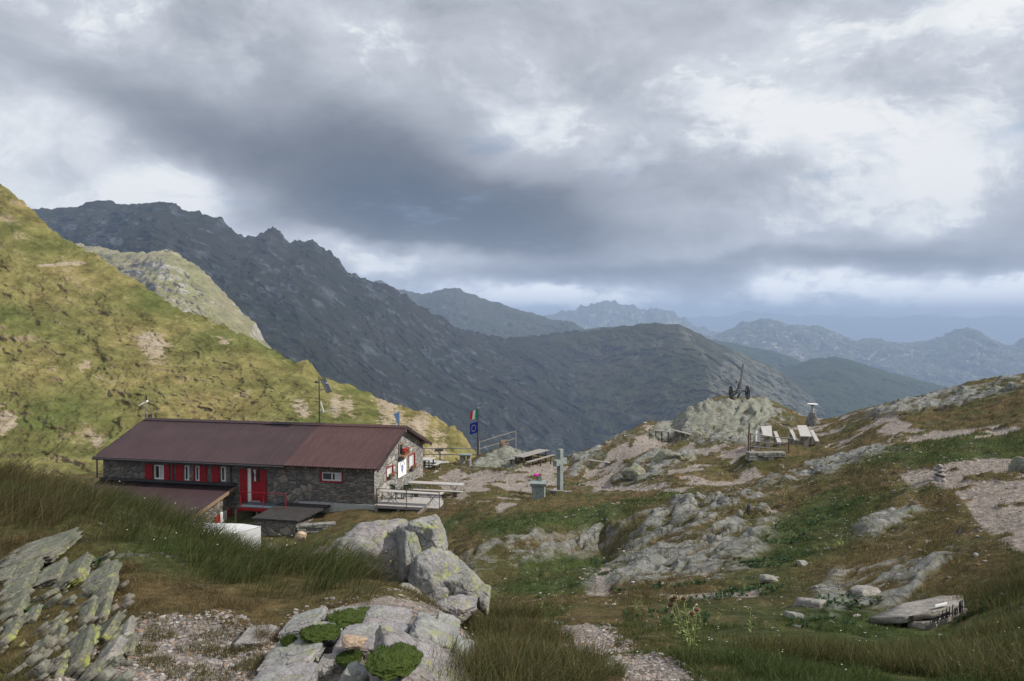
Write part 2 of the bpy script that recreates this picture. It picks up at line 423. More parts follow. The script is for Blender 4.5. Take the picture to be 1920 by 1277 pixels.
# coarse table of the base heights, then bilinear
TU = np.linspace(-1.15, 1.15, 420); TV = np.linspace(math.log(0.9), math.log(118), 420)
_TT = base_h(np.exp(TV)[:, None] * TU[None, :], np.exp(TV)[:, None] * np.ones((1, 420)))
_TT = _TT / (np.exp(TV)[:, None] + 4)
def H0(x, Y):
    x = np.asarray(x, float); Y = np.maximum(np.asarray(Y, float), 0.91)
    fu = np.clip((x / Y - TU[0]) / (TU[1] - TU[0]), 0, 418.999); fv = np.clip((np.log(Y) - TV[0]) / (TV[1] - TV[0]), 0, 418.999)
    i, j = fv.astype(int), fu.astype(int); a, b = fv - i, fu - j
    return ((_TT[i, j] * (1 - b) + _TT[i, j + 1] * b) * (1 - a) + (_TT[i + 1, j] * (1 - b) + _TT[i + 1, j + 1] * b) * a) * (Y + 4)
def hit(px, py, lo=2.0, hi=80.0):
    """where the sight line through a photo point meets the base ground"""
    Ys = np.exp(np.linspace(math.log(lo), math.log(hi), 900))
    d = P(px, py, 1.0)
    g = H0(d.x * Ys, Ys) - d.z * Ys
    k = np.nonzero(g > 0)[0]
    k = k[0] if len(k) else int(np.argmax(g))
    return d.x * Ys[k], Ys[k]

# --- regions on the ground, given by their corners
def ground_poly(pts, lo=2.0): return np.array([hit(*p, lo=lo) for p in pts])
def sd_poly(x, y, poly):
    """signed distance (metres, + inside) scaled by the local viewing distance is not used: plain metres"""
    d2 = np.full(x.shape, 1e18); ins = np.zeros(x.shape, bool)
    n = len(poly)
    for i in range(n):
        ax, ay = poly[i]; bx, by = poly[(i + 1) % n]
        ex, ey = bx - ax, by - ay
        t = np.clip(((x - ax) * ex + (y - ay) * ey) / (ex * ex + ey * ey + 1e-12), 0, 1)
        d2 = np.minimum(d2, (x - ax - t * ex) ** 2 + (y - ay - t * ey) ** 2)
        c = ((ay > y) != (by > y)) & (x < (bx - ax) * (y - ay) / ((by - ay) if by != ay else 1e-12) + ax)
        ins ^= c
    return np.where(ins, 1, -1) * np.sqrt(d2)
def region(x, y, polys, edge=0.04, wob=0.10, freq=1.0, seed=0.0):
    """0..1 mask; edge softness and wobble grow with distance from the viewer like everything on a real plan"""
    out = np.zeros(x.shape)
    r = np.hypot(x, y)
    wsc = np.clip(r * wob, 0.15, 2.2)
    n = fbm(x / wsc * freq * 0.7 + seed, y / wsc * freq * 0.35, octv=4) if len(polys) else 0
    for poly in polys:
        lo, hi = poly.min(0) - 3, poly.max(0) + 3
        k = (x > lo[0]) & (x < hi[0]) & (y > lo[1]) & (y < hi[1])
        if not k.any(): continue
        sd = sd_poly(x[k], y[k], poly)
        e = np.clip(r[k] * edge, 0.05, 0.8)
        m = sstep(-e, e, sd + n[k] * wsc[k] * 0.9)
        out[k] = np.maximum(out[k], m)
    return out
DIRT_P = [
 [(800,905),(850,880),(905,862),(960,872),(1040,868),(1060,905),(990,915),(930,925),(870,925),(880,945),(850,955),(860,925)],
 [(925,950),(990,930),(975,945),(935,962)],
 [(1050,905),(1100,890),(1150,900),(1210,905),(1330,895),(1400,885),(1420,895),(1380,905),(1280,925),(1180,922),(1090,915)],
 [(1080,900),(1140,880),(1190,870),(1230,850),(1290,835),(1370,842),(1400,830),(1400,845),(1330,858),(1260,880),(1200,895)],
 [(1130,850),(1180,822),(1225,812),(1270,820),(1400,822),(1400,835),(1250,832),(1180,860),(1120,880)],
 [(1480,800),(1560,786),(1640,770),(1560,800),(1500,815)],
 [(1680,890),(1720,880),(1760,860),(1920,850),(2050,870),(2050,1060),(1930,1060),(1890,1020),(1850,980),(1780,940),(1740,925),(1700,905)],
 [(1640,790),(1760,800),(1920,790),(1920,810),(1800,830),(1700,830),(1640,812)],
 [(1060,1170),(1110,1170),(1170,1195),(1150,1220),(1060,1215),(1040,1195)],
 [(1140,1225),(1220,1225),(1290,1250),(1330,1290),(1180,1300),(1150,1260)],
 [(1130,1055),(1150,1055),(1152,1090),(1140,1125),(1115,1120),(1122,1090)],
 [(1190,1108),(1290,1118),(1400,1105),(1400,1118),(1290,1130),(1180,1122)],
 [(230,1170),(330,1150),(420,1175),(480,1200),(490,1260),(470,1330),(100,1330),(120,1277),(200,1240)],
 [(560,1150),(780,1130),(900,1160),(960,1230),(900,1300),(480,1310),(480,1210)],
 [(500,1020),(640,1018),(640,1035),(500,1040)],
]
ROCK_P = [
 [(1235,795),(1290,755),(1350,750),(1450,752),(1468,780),(1440,800),(1420,830),(1330,832),(1290,825),(1215,822)],
 [(1060,905),(1060,860),(1095,850),(1150,822),(1190,800),(1210,815),(1150,850),(1130,868),(1100,880)],
 [(1165,905),(1170,880),(1230,850),(1300,845),(1290,865),(1220,898)],
 [(880,878),(900,862),(950,842),(985,855),(960,880)],
 [(870,1085),(868,1045),(900,1030),(1000,1005),(1130,985),(1150,990),(1140,1015),(1010,1058),(900,1085)],
 [(1100,1100),(1150,1060),(1150,1000),(1200,960),(1300,935),(1440,910),(1440,1010),(1410,1060),(1350,1090),(1200,1105)],
 [(1480,1130),(1560,1080),(1700,1050),(1840,1020),(1800,1090),(1640,1150),(1500,1160)],
 [(1580,1000),(1700,950),(1740,960),(1640,1020)],
 [(1420,900),(1600,850),(1660,830),(1700,812),(1660,850),(1560,890),(1440,925)],
 [(1600,775),(1700,752),(1920,706),(1920,735),(1760,770),(1640,790)],
]
LUSH_P = [
 [(860,985),(1100,955),(1260,920),(1300,915),(1200,960),(1100,985),(900,1020)],
 [(1640,850),(1800,820),(1920,810),(1920,848),(1760,868),(1640,875)],
 [(1420,1110),(1450,1000),(1560,920),(1600,960),(1540,1040),(1480,1120)],
 [(900,1100),(1000,1060),(1150,1030),(1140,1100),(1100,1110),(940,1120)],
 [(1200,1130),(1920,1140),(1920,1300),(1350,1300)],
 [(60,860),(180,850),(420,960),(520,1040),(500,1090),(300,1080),(250,1040),(60,980)],
 [(640,985),(860,960),(850,1010),(700,1010)],
]
DIRT = [ground_poly(p) for p in DIRT_P]; ROCK = [ground_poly(p) for p in ROCK_P]; LUSH = [ground_poly(p) for p in LUSH_P]

KNOLL = ground_poly([(1232,800),(1284,757),(1350,750),(1450,754),(1466,780),(1440,800),(1420,826),(1330,828),(1292,814)])
def masks(x, y):
    d = region(x, y, DIRT, 0.02, 0.05, seed=3.0); r = region(x, y, ROCK, 0.03, 0.06, seed=9.0); l = region(x, y, LUSH, 0.08, 0.08, seed=5.0)
    # turf grows in between the slanting ribs of rock
    R = np.hypot(x, y)
    c_, s_ = math.cos(math.radians(38)), math.sin(math.radians(38))
    a_ = x * c_ + y * s_; b_ = -x * s_ + y * c_
    wv_ = fbm(x / 2.0 + 3, y / 2.0, octv=3)
    st_ = fbm(a_ / 3.4 + wv_, b_ / 0.45 + wv_, octv=4, gain=.6) + .35 * fbm(x / 2.8, y / 2.8, octv=3)
    keep_ = sstep(40, 52, R)
    r = r * (sstep(-.24, -.02, st_) * (1 - keep_) + keep_ * sstep(-.5, -.28, st_))

    s = fbm(x * 0.9 + 40, y * 0.9, octv=4)
    d = np.maximum(d, sstep(0.30, 0.42, s) * sstep(4, 8, R) * 0.9)
    s2 = fbm(x * 0.35 + 4, y * 0.35 - 9, octv=5)
    plate = sstep(40, 50, y) * (x > -2)
    knoll = region(x, y, [KNOLL, ROCK[3]], 0.02, 0.03, seed=2.0)
    r = np.maximum(r, knoll * 1.6)
    d = np.maximum(d, plate * sstep(0.03, 0.15, s2)) * (1 - .9 * (r > .4) * (R > 40))
    d *= 1 - .95 * sstep(.10, .26, fbm(x * .55 - 11, y * .55 + 3, octv=4)) * sstep(9, 14, R)
    # the hump keeps its grass
    hump = sstep(0.2, -0.4, x + 0.1 * y) * sstep(12, 10, y) * sstep(5.4, 6.2, y)
    d *= 1 - hump
    return d, r, l
def relief(x, y, d, r):
    """everything finer than the survey points"""
    R = np.hypot(x, y)
    far = np.clip(R / 20, 0.15, 1.6)
    h = fbm(x / 5.0, y / 5.0, octv=4) * 0.17 * far
    h = h + fbm(x / 1.3, y / 1.3, octv=4) * 0.06 * np.clip(R / 8, 0.5, 2)
    # slabs of schist standing up in the slope: long edges run from lower left to upper right
    c, s = math.cos(math.radians(38)), math.sin(math.radians(38))
    a = x * c + y * s; b = -x * s + y * c
    wv = fbm(x / 2.2, y / 2.2, octv=3)
    k = a / 4.0 + wv * 1.1
    q = b / 0.75 + wv * 0.9
    saw = ridged(k * 0.8, q * 0.8, octv=5, gain=0.55)
    big = ridged(a / 5.0 + 3, b / 2.4 + wv, octv=3)
    kn = np.clip((r - 1) / .6, 0, 1); r = np.minimum(r, 1)
    amp = r * np.clip(R / 22, 0.25, 1.3)
    t1 = b / 1.35 + wv * 1.5 + 0.25 * fbm(a / .9, b / .9, octv=2); f1 = t1 - np.floor(t1)
    t2 = b / 0.5 + wv * 3.1 + 0.5 * fbm(a / .5 + 8, b / .5, octv=2); f2 = t2 - np.floor(t2)
    slab1 = f1 * (1 - sstep(.68, 1.0, f1)) * 1.35; slab2 = f2 * (1 - sstep(.6, 1.0, f2)) * 1.4 * sstep(26, 14, R)
    on = sstep(-.15, .35, fbm(np.floor(t1) * 3.7 + a / 2.4, np.floor(t1) * 1.3, octv=3) + .15)
    h = h + amp * (slab1 * on * 0.36 + slab2 * 0.12 + np.maximum(saw, -0.2) * 0.07 + np.maximum(big, 0) * 0.12 - 0.10)
    blk = ridged(a / 3.1 + 7, b / 1.7 + wv * 1.2, octv=4, gain=.55)
    h = h + kn * ((np.abs(perlin(a / 1.5 + wv, b / 1.1)) ** .5 - .5) * .55 + blk * .26 - .24)
    # turf cushions
    tus = np.maximum(fbm(x / 0.55, y / 0.55, octv=3), -0.1)
    h = h + (1 - d) * (1 - r) * tus * 0.16 * np.clip(R / 14, 0.5, 1.6)
    edge = fbm(x / 1.6 + 9, y / 1.6, octv=3)
    h = h - d * 0.07 * np.clip(R / 14, 0.4, 2.2)
    # gravel grain
    h = h + d * (np.abs(perlin(x * 9, y * 9)) * 0.02 + perlin(x * 23, y * 23) * 0.008) * np.clip(R / 8, 0.6, 3)
    # keep it calm right under the buildings and the viewer
    flat = np.exp(-(((x + 15) / 14) ** 2 + ((y - 49) / 7) ** 2) ** 2)
    return h * (1 - 0.8 * flat)
def ground_z(x, y):
    x = np.atleast_1d(np.asarray(x, float)); y = np.atleast_1d(np.asarray(y, float))
    d, r, l = masks(x, y)
    return H0(x, y) + relief(x, y, d, r)
def gz(x, y): return float(ground_z([x], [y])[0])

def terrain_material():
    m, w, b = material('alpine_ground')
    p = pos(w)
    at = w.n.new('ShaderNodeAttribute'); at.attribute_name = 'cover'
    d, r, l = w.sep(at.outputs['Vector'])
    n_big = w.noise(p, 0.35, 5, 0.6); n_mid = w.noise(p, 1.6, 6, 0.65); n_fine = w.noise(p, 14, 6, 0.7); n_grain = w.noise(p, 60, 4, 0.7)
    # turf
    dry = w.ramp(n_mid, [(0.3, (0.045, 0.038, 0.018)), (0.5, (0.105, 0.078, 0.036)), (0.7, (0.165, 0.12, 0.058))])
    lush = w.ramp(n_mid, [(0.3, (0.024, 0.038, 0.012)), (0.5, (0.050, 0.070, 0.022)), (0.72, (0.085, 0.095, 0.035))])
    tf = w.m('ADD', w.m('MULTIPLY', l, 0.75), w.m('MULTIPLY', w.m('SUBTRACT', n_big, 0.42), 2.6), clamp=True)
    turf = w.mix(tf, dry, lush)
    turf = w.mix(w.mapr(n_fine, 0.35, 0.65), w.vm('SCALE', turf, 0.6), w.vm('SCALE', turf, 1.35))
    # gravel: pinkish and grey chips
    vr = w.n.new('ShaderNodeTexVoronoi'); w.put(vr.inputs['Vector'], p); vr.inputs['Scale'].default_value = 11
    chip = w.ramp(w.sep(vr.outputs['Color'])[0], [(0.0, (0.13, 0.11, 0.10)), (0.35, (0.24, 0.205, 0.18)), (0.6, (0.31, 0.27, 0.245)), (0.85, (0.40, 0.37, 0.34)), (1.0, (0.27, 0.19, 0.14))])
    fines = w.mix(w.mapr(n_big, .35, .65), w.ramp(n_mid, [(0.3, (0.115, 0.104, 0.092)), (0.7, (0.26, 0.238, 0.215))]), w.ramp(n_mid, [(0.3, (0.14, 0.124, 0.108)), (0.7, (0.30, 0.27, 0.24))]))
    grav = w.mix(w.mapr(n_fine, 0.35, 0.6), fines, chip)
    grav = w.mix(w.mapr(n_grain, 0.3, 0.7), w.vm('SCALE', grav, 0.75), w.vm('SCALE', grav, 1.2))
    # rock with streaks and lichen
    st = w.vm('MULTIPLY', p, (1.0, 1.0, 2.6))
    rn = w.noise(st, 2.4, 8, 0.7, 0.6)
    rock = w.ramp(rn, [(0.25, (0.06, 0.063, 0.065)), (0.42, (0.15, 0.155, 0.15)), (0.58, (0.25, 0.252, 0.245)), (0.8, (0.42, 0.415, 0.40))])
    lich = w.mapr(w.noise(p, 3.3, 6, 0.7), 0.52, 0.66)
    rock = w.mix(w.m('MULTIPLY', lich, 0.5), rock, (0.24, 0.265, 0.15))
    rock = w.mix(w.m('MULTIPLY', w.mapr(r, 1.05, 1.4), 0.35), rock, (0.27, 0.28, 0.20))
    crack = w.vor(w.vm('ADD', st, w.vm('SCALE', w.noise(p, 1.5, 3, 0.5, out=1), 0.7)), 1.3, 'DISTANCE_TO_EDGE')
    rock = w.mix(w.mapr(crack, 0.0, 0.045, 0.7, 0.0), rock, (0.035, 0.032, 0.028))
    # rock shows where the ground is steep and where ribs stand out
    rib = w.attr('rib', 2)
    nz = w.sep(w.n.new('ShaderNodeNewGeometry').outputs['Normal'])[2]
    rf = w.m('ADD', w.m('MULTIPLY', r, w.mapr(w.m('ADD', rib, w.m('MULTIPLY', w.m('SUBTRACT', n_mid, 0.5), 1.1)), 0.0, 0.16)), w.m('ADD', w.m('MULTIPLY', w.mapr(nz, 0.72, 0.55), 0.9), w.m('MULTIPLY', w.mapr(r, 1.05, 1.4), w.mapr(n_mid, .62, .52))), clamp=True)
    speck = w.mapr(w.noise(p, 5.0, 3, 0.6), 0.64, 0.68)
    stones = w.m('MULTIPLY', speck, w.mapr(n_big, 0.4, 0.6, 0.2, 1.0))
    c = w.mix(w.m('MULTIPLY', stones, 0.75), turf, rock)
    df = w.mapr(w.m('ADD', d, w.m('MULTIPLY', w.m('SUBTRACT', n_fine, 0.5), 0.9)), 0.4, 0.6)
    c = w.mix(df, c, grav)
    c = w.mix(rf, c, rock)
    w.l.new(c, b.inputs['Base Color']); b.inputs['Roughness'].default_value = 0.95
    b.inputs['Specular IOR Level'].default_value = 0.1
    hgt = w.m('ADD', w.m('MULTIPLY', n_fine, 0.6), w.m('ADD', w.m('MULTIPLY', rn, 1.2), w.m('MULTIPLY', n_grain, 0.15)))
    bump(w, b, hgt, 0.8, 0.12)
    return m
M['ground'] = terrain_material()
def build_ground():
    nc, nr = 1250, 900
    u = np.linspace(-1.12, 1.12, nc)
    v = np.linspace(math.log(1.05), math.log(116), nr)
    Y = np.exp(v)[:, None] * np.ones((1, nc)); X = Y * u[None, :]
    x, y = X.ravel(), Y.ravel()
    d, r, l = masks(x, y)
    rel = relief(x, y, d, r)
    z = H0(x, y) + rel
    c, s = math.cos(math.radians(38)), math.sin(math.radians(38))
    rib = rel / np.clip(np.hypot(x, y) / 22, 0.25, 1.3)
    np_mesh('ground', np.stack([x, y, z], 1), grid_faces(nr, nc), M['ground'],
            attrs={'cover': np.stack([d, r, l], 1), 'rib': rib})['kind'] = 'structure'
build_ground()

# ------------------------------------------------------------------ hills and mountains
def mountain_material(name, grass, grass2, rock, rock2, scree_or_lit, k_rock=0.5, size=300.0, rocky=0.0, bmp=1.0, dapple=1.0, path=False):
    """size: metres of the broadest patches"""
    m, w, b = material(name)
    p = w.vm('SCALE', pos(w), 1.0 / size)
    fl = w.attr('flow', 2)                       # across / down-slope coordinates stored on the mesh
    at = w.n.new('ShaderNodeAttribute'); at.attribute_name = 'slope_uv'
    q = at.outputs['Vector']
    n1 = w.noise(p, 2.0, 8, 0.62); n2 = w.noise(p, 9.0, 8, 0.68); n3 = w.noise(p, 34.0, 6, 0.7)
    ns = w.noise(q, 1.0, 7, 0.65, 0.4)           # streaks running down the slope
    g = w.mix(w.mapr(n1, 0.35, 0.65), grass, grass2)
    g = w.mix(w.mapr(n2, 0.3, 0.7), w.vm('SCALE', g, 1 - 0.35 * dapple), w.vm('SCALE', g, 1 + 0.4 * dapple))
    g = w.mix(w.mapr(n3, 0.3, 0.7), w.vm('SCALE', g, 0.75), w.vm('SCALE', g, 1.25))
    r = w.mix(w.mapr(n2, 0.35, 0.65), rock, rock2)
    r = w.mix(w.mapr(n3, 0.35, 0.7), w.vm('SCALE', r, 0.7), w.vm('SCALE', r, 1.3))
    nz = w.sep(w.n.new('ShaderNodeNewGeometry').outputs['Normal'])[2]
    steep = w.mapr(nz, 0.82, 0.45)
    rf = w.m('ADD', w.m('ADD', w.m('MULTIPLY', steep, 0.55), w.m('MULTIPLY', w.m('SUBTRACT', n2, 0.5), 1.6)), w.m('ADD', w.m('MULTIPLY', w.m('SUBTRACT', ns, 0.5), 1.8), k_rock - 0.5))
    rf = w.mapr(rf, 0.18, 0.42)
    c = w.mix(rf, g, r)
    sf = w.m('MULTIPLY', w.mapr(fl, 0.45, 0.9), w.mapr(ns, 0.48, 0.62))
    c = w.mix(w.m('MULTIPLY', sf, 0.7), c, scree_or_lit)
    sp = w.attr('bare_or_lit', 2)
    bare_or_lit = w.mapr(w.m('ADD', w.m('ADD', sp, w.m('MULTIPLY', w.m('SUBTRACT', n2, 0.5), 3.4)), w.m('MULTIPLY', w.m('SUBTRACT', n3, 0.5), 3.0)), 0.80, 1.0)
    bare_or_lit = w.m('ADD', bare_or_lit, w.m('MULTIPLY', w.mapr(n3, 0.60, 0.68), w.mapr(n2, 0.50, 0.62)), clamp=True)
    c = w.mix(bare_or_lit, c, w.mix(w.mapr(n3, 0.4, 0.6), scree_or_lit, rock2))
    w.l.new(c, b.inputs['Base Color']); b.inputs['Roughness'].default_value = 0.95
    b.inputs['Specular IOR Level'].default_value = 0.05
    bump(w, b, w.m('ADD', w.m('MULTIPLY', n2, 1.0), w.m('MULTIPLY', n3, 0.4)), 0.9, size * 0.05 * bmp)
    return m
def resample(line, px):
    a = np.array(line, float)
    out = np.empty((len(px), 3)); out[:, 0] = px
    out[:, 1] = np.interp(px, a[:, 0], a[:, 1])
    out[:, 2] = np.exp(np.interp(px, a[:, 0], np.log(a[:, 2])))
    return out
def hill(name, rows, mat, nc=500, sub=70, amp=30.0, wav=200.0, jag=0.0, jagw=6.0, streak=60.0, back=(1.25, 0.25), bare_or_lit=(), tex=1.0, crest_soft=0.06, seed=0.0, yamp=1.0, shear=0.6):
    """rows: lines of (photo x, photo y, metres ahead) from the foot up to the crest; the surface passes through them and
       gullies are cut into it; behind the crest it falls away again"""
    lo = max(r[0][0] for r in rows); hi = min(r[-1][0] for r in rows)
    px = np.linspace(lo, hi, nc)
    L = [resample(r, px) for r in rows]
    V = []
    for A in L:
        a = (A[:, 0] - PW / 2) / F; b = (PH / 2 - A[:, 1]) / F; d = CT + b * ST_
        V.append(np.stack([a / d * A[:, 2], A[:, 2], (-ST_ + b * CT) / d * A[:, 2]], 1))
    # crest jaggedness in real metres
    cr = V[-1]
    # rows in between (Catmull-Rom)
    K = [2 * V[0] - V[1]] + V + [2 * V[-1] - V[-2]]
    G = []; T = []
    nseg = len(V) - 1
    for i in range(nseg):
        n = sub + (1 if i == nseg - 1 else 0)
        for t in np.arange(n) / sub:
            p0, p1, p2, p3 = K[i], K[i + 1], K[i + 2], K[i + 3]
            lin = p1 + (p2 - p1) * t
            cat = 0.5 * ((2 * p1) + (-p0 + p2) * t + (2 * p0 - 5 * p1 + 4 * p2 - p3) * t * t + (-p0 + 3 * p1 - 3 * p2 + p3) * t**3)
            G.append(lin * 0.5 + cat * 0.5); T.append((i + t) / nseg)
    nb = 24
    foot = V[0]
    for k in range(1, nb + 1):
        t = k / nb
        q = cr.copy(); run = (back[0] - 1) * cr[:, 1] * t
        q[:, 1] += run; q[:, 0] += run * cr[:, 0] / cr[:, 1]
        q[:, 2] -= run * (0.35 + 0.5 * t) * (back[1] * 4)
        G.append(q); T.append(1 + t)
    G = np.array(G); T = np.array(T)
    nr = len(G)
    x, y, z = G[..., 0], G[..., 1], G[..., 2]
    env = 1 - np.exp(-np.abs(1 - T) / crest_soft); env = env[:, None] * np.ones_like(x)
    s_across = x + 0.35 * y + shear * z
    up = z
    wa = fbm(x / wav, y / wav + seed, z / wav, octv=3)
    q1 = ridged(s_across / wav + wa * 0.8 + seed, up / (wav * 3.0), y / (wav * 3), octv=4, gain=0.5)
    wb = fbm(x / (wav * .4) + 3, y / (wav * .4), z / (wav * .3), octv=3) * 0.9
    q2 = ridged(x / (wav * 0.34) + wb, y / (wav * 0.5) + wb, z / (wav * 0.30) - wb, octv=5, gain=0.62) * .75 + ridged(s_across / (wav * 0.2) + wb, up / (wav * .9), y / (wav * 1.6), octv=3, gain=0.6) * .25
    q3 = fbm(x / (wav * 0.09), y / (wav * 0.09), z / (wav * 0.09), octv=4, gain=0.6)
    dd = amp * (q1 * 0.62 + q2 * 0.42 + q3 * 0.20) * env
    near = np.exp(-np.abs(1 - T) / 0.07)[:, None]
    jj = (ridged(x / jagw, y / jagw + seed, z / jagw, octv=5, gain=0.6) - 0.35) * jag * near if jag else 0.0
    y2 = y - dd * 0.85 * yamp; x2 = x - dd * 0.15; z2 = z + dd * 0.18 + jj
    flow = np.clip(0.5 - q1 * 0.8, 0, 1)
    bm = np.zeros_like(x)
    for (bx, by, rx, ry, rot, am) in bare_or_lit:
        pxx = PW / 2 + F * x / y; pyy = -z / y * F + 600
        c, s = math.cos(math.radians(rot)), math.sin(math.radians(rot))
        # spots are laid on the hillside: work in metres around the spot's own place
        k = np.argmin((pxx - bx) ** 2 + (pyy - by) ** 2 + (T[:, None] > 1) * 1e9)
        x0, y0, z0 = x.ravel()[k], y.ravel()[k], z.ravel()[k]
        sc = y0 / F
        du = (x - x0) / sc - (y - y0) / sc * (x0 / y0); dv = (z - z0) / sc
        u = (du * c + dv * s) / rx; v = (-du * s + dv * c) / ry
        bm = np.maximum(bm, am * np.exp(-(u * u + v * v) ** 1.5) * (np.abs(y - y0) < 0.35 * y0))
    co = np.stack([x2.ravel(), y2.ravel(), z2.ravel()], 1)
    uv = np.stack([s_across.ravel() / streak, y.ravel() / (streak * 4), z.ravel() / (streak * 3.2)], 1)
    o = np_mesh(name, co, grid_faces(nr, nc), mat, attrs={'flow': flow.ravel(), 'slope_uv': uv, 'bare_or_lit': bm.ravel()})
    o['kind'] = 'structure'
    return o

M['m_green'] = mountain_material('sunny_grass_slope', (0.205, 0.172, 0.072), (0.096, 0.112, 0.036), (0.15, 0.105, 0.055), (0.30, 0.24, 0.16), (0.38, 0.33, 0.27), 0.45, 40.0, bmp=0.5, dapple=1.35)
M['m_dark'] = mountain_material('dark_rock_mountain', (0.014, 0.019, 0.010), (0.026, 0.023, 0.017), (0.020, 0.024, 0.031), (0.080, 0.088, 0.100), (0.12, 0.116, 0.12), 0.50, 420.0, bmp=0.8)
M['m_spur'] = mountain_material('pale_spur', (0.20, 0.195, 0.09), (0.25, 0.215, 0.14), (0.25, 0.22, 0.175), (0.40, 0.375, 0.34), (0.36, 0.33, 0.29), 0.44, 260.0, bmp=0.6)
M['m_ridge'] = mountain_material('green_ridge', (0.030, 0.040, 0.017), (0.050, 0.045, 0.026), (0.024, 0.026, 0.028), (0.092, 0.092, 0.09), (0.175, 0.175, 0.105), 0.47, 500.0, bmp=0.7)  # last colour: pale olive scree, lightened to stand in for sun on the spur
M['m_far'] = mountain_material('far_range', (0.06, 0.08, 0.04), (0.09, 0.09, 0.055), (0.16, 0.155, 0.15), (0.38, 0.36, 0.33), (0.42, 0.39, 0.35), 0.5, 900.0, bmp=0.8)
M['m_forest'] = mountain_material('forest_ridge', (0.022, 0.036, 0.018), (0.034, 0.048, 0.022), (0.032, 0.042, 0.022), (0.055, 0.062, 0.04), (0.1, 0.1, 0.07), 0.3, 500.0, bmp=0.5)

# sunlit green slope behind the hut
hill('hillside', [
    [(-620,1010,84),(0,1010,84),(450,1010,84),(650,1000,84),(780,990,86),(880,990,90),(960,990,94),(1010,1000,98)],
    [(-620,900,100),(-300,900,98),(0,890,97),(200,890,96),(450,880,96),(650,870,95),(780,875,95),(880,905,97),(960,930,99),(1010,960,102)],
    [(-620,620,128),(-300,680,122),(0,715,116),(200,760,113),(450,790,108),(650,808,104),(780,825,102),(880,872,102),(960,900,104),(1010,945,105)],
    [(-620,280,165),(-300,400,155),(0,530,142),(200,625,134),(450,712,123),(650,764,114),(780,800,109),(860,840,106),(960,888,107),(1010,930,109)],
    [(-620,-150,215),(-300,90,195),(-100,280,178),(0,348,170),(30,368,168),(60,396,166),(85,422,164),(110,443,162),(180,480,156),(260,532,150),(330,580,146),(420,612,140),(480,640,136),(520,664,134),(548,682,132),(575,681,130),(600,703,128),(650,722,126),(690,742,124),(720,757,122),(760,768,119),(800,779,116),(830,796,114),(848,798,112),(870,822,109),(885,846,108),(915,862,108),(960,880,112),(1010,920,118)],
  ], M['m_green'], nc=900, sub=110, amp=5.2, wav=22.0, jag=1.3, jagw=5.0, streak=7.0, back=(1.5, 0.25), crest_soft=0.10,
  bare_or_lit=[(300,655,38,28,-30,1.3),(430,650,30,10,-40,.9),(120,500,60,5,8,1.25),(30,800,40,26,-20,1.1),(575,768,22,14,-20,1.25),(740,790,40,26,-35,1.1),(790,810,30,24,-35,1.1),(190,700,40,16,-30,.75),(640,762,14,22,-10,1.1),(575,735,22,8,-30,.7),(60,460,50,22,-35,.6),(200,830,30,14,-50,.9),(830,830,26,26,-30,1.1),(120,690,26,12,-20,.8),(665,758,14,16,-10,1.0)], yamp=0.8)

# the near spur of the big mountain, catching the sun
hill('spur', [
    [(60,760,1150),(200,760,1100),(330,780,1050),(470,800,1000),(560,860,1000),(640,930,1000)],
    [(60,600,1350),(200,600,1280),(330,610,1200),(470,680,1120),(560,760,1080),(640,850,1060)],
    [(60,440,1750),(130,455,1700),(200,470,1620),(260,478,1560),(330,472,1480),(365,500,1440),(400,530,1400),(440,575,1350),(480,612,1310),(500,645,1290),(515,668,1270),(560,730,1200),(640,830,1150)],
  ], M['m_spur'], nc=420, sub=110, amp=50.0, wav=170.0, jag=14.0, jagw=60.0, streak=50.0, back=(1.22, 0.22))
# big dark mountain on the left running down to the saddle, then the green ridge
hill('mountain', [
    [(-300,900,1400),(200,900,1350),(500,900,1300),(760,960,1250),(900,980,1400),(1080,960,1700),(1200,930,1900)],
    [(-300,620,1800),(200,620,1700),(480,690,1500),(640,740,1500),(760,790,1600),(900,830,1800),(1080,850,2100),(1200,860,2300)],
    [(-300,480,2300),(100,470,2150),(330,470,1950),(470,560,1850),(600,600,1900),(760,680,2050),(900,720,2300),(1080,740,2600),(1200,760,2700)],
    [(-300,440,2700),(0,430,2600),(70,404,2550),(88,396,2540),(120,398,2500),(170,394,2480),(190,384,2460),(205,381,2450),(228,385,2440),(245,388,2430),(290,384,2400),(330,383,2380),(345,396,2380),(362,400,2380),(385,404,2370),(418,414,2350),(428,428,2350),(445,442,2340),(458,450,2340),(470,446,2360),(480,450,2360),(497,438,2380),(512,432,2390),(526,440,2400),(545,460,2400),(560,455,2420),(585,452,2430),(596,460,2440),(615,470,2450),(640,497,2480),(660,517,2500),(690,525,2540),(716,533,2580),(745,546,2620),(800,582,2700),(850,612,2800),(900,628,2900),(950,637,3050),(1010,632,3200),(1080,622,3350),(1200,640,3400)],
  ], M['m_dark'], nc=900, sub=120, amp=190.0, wav=520.0, jag=26.0, jagw=60.0, streak=90.0, back=(1.2, 0.22), crest_soft=0.10)
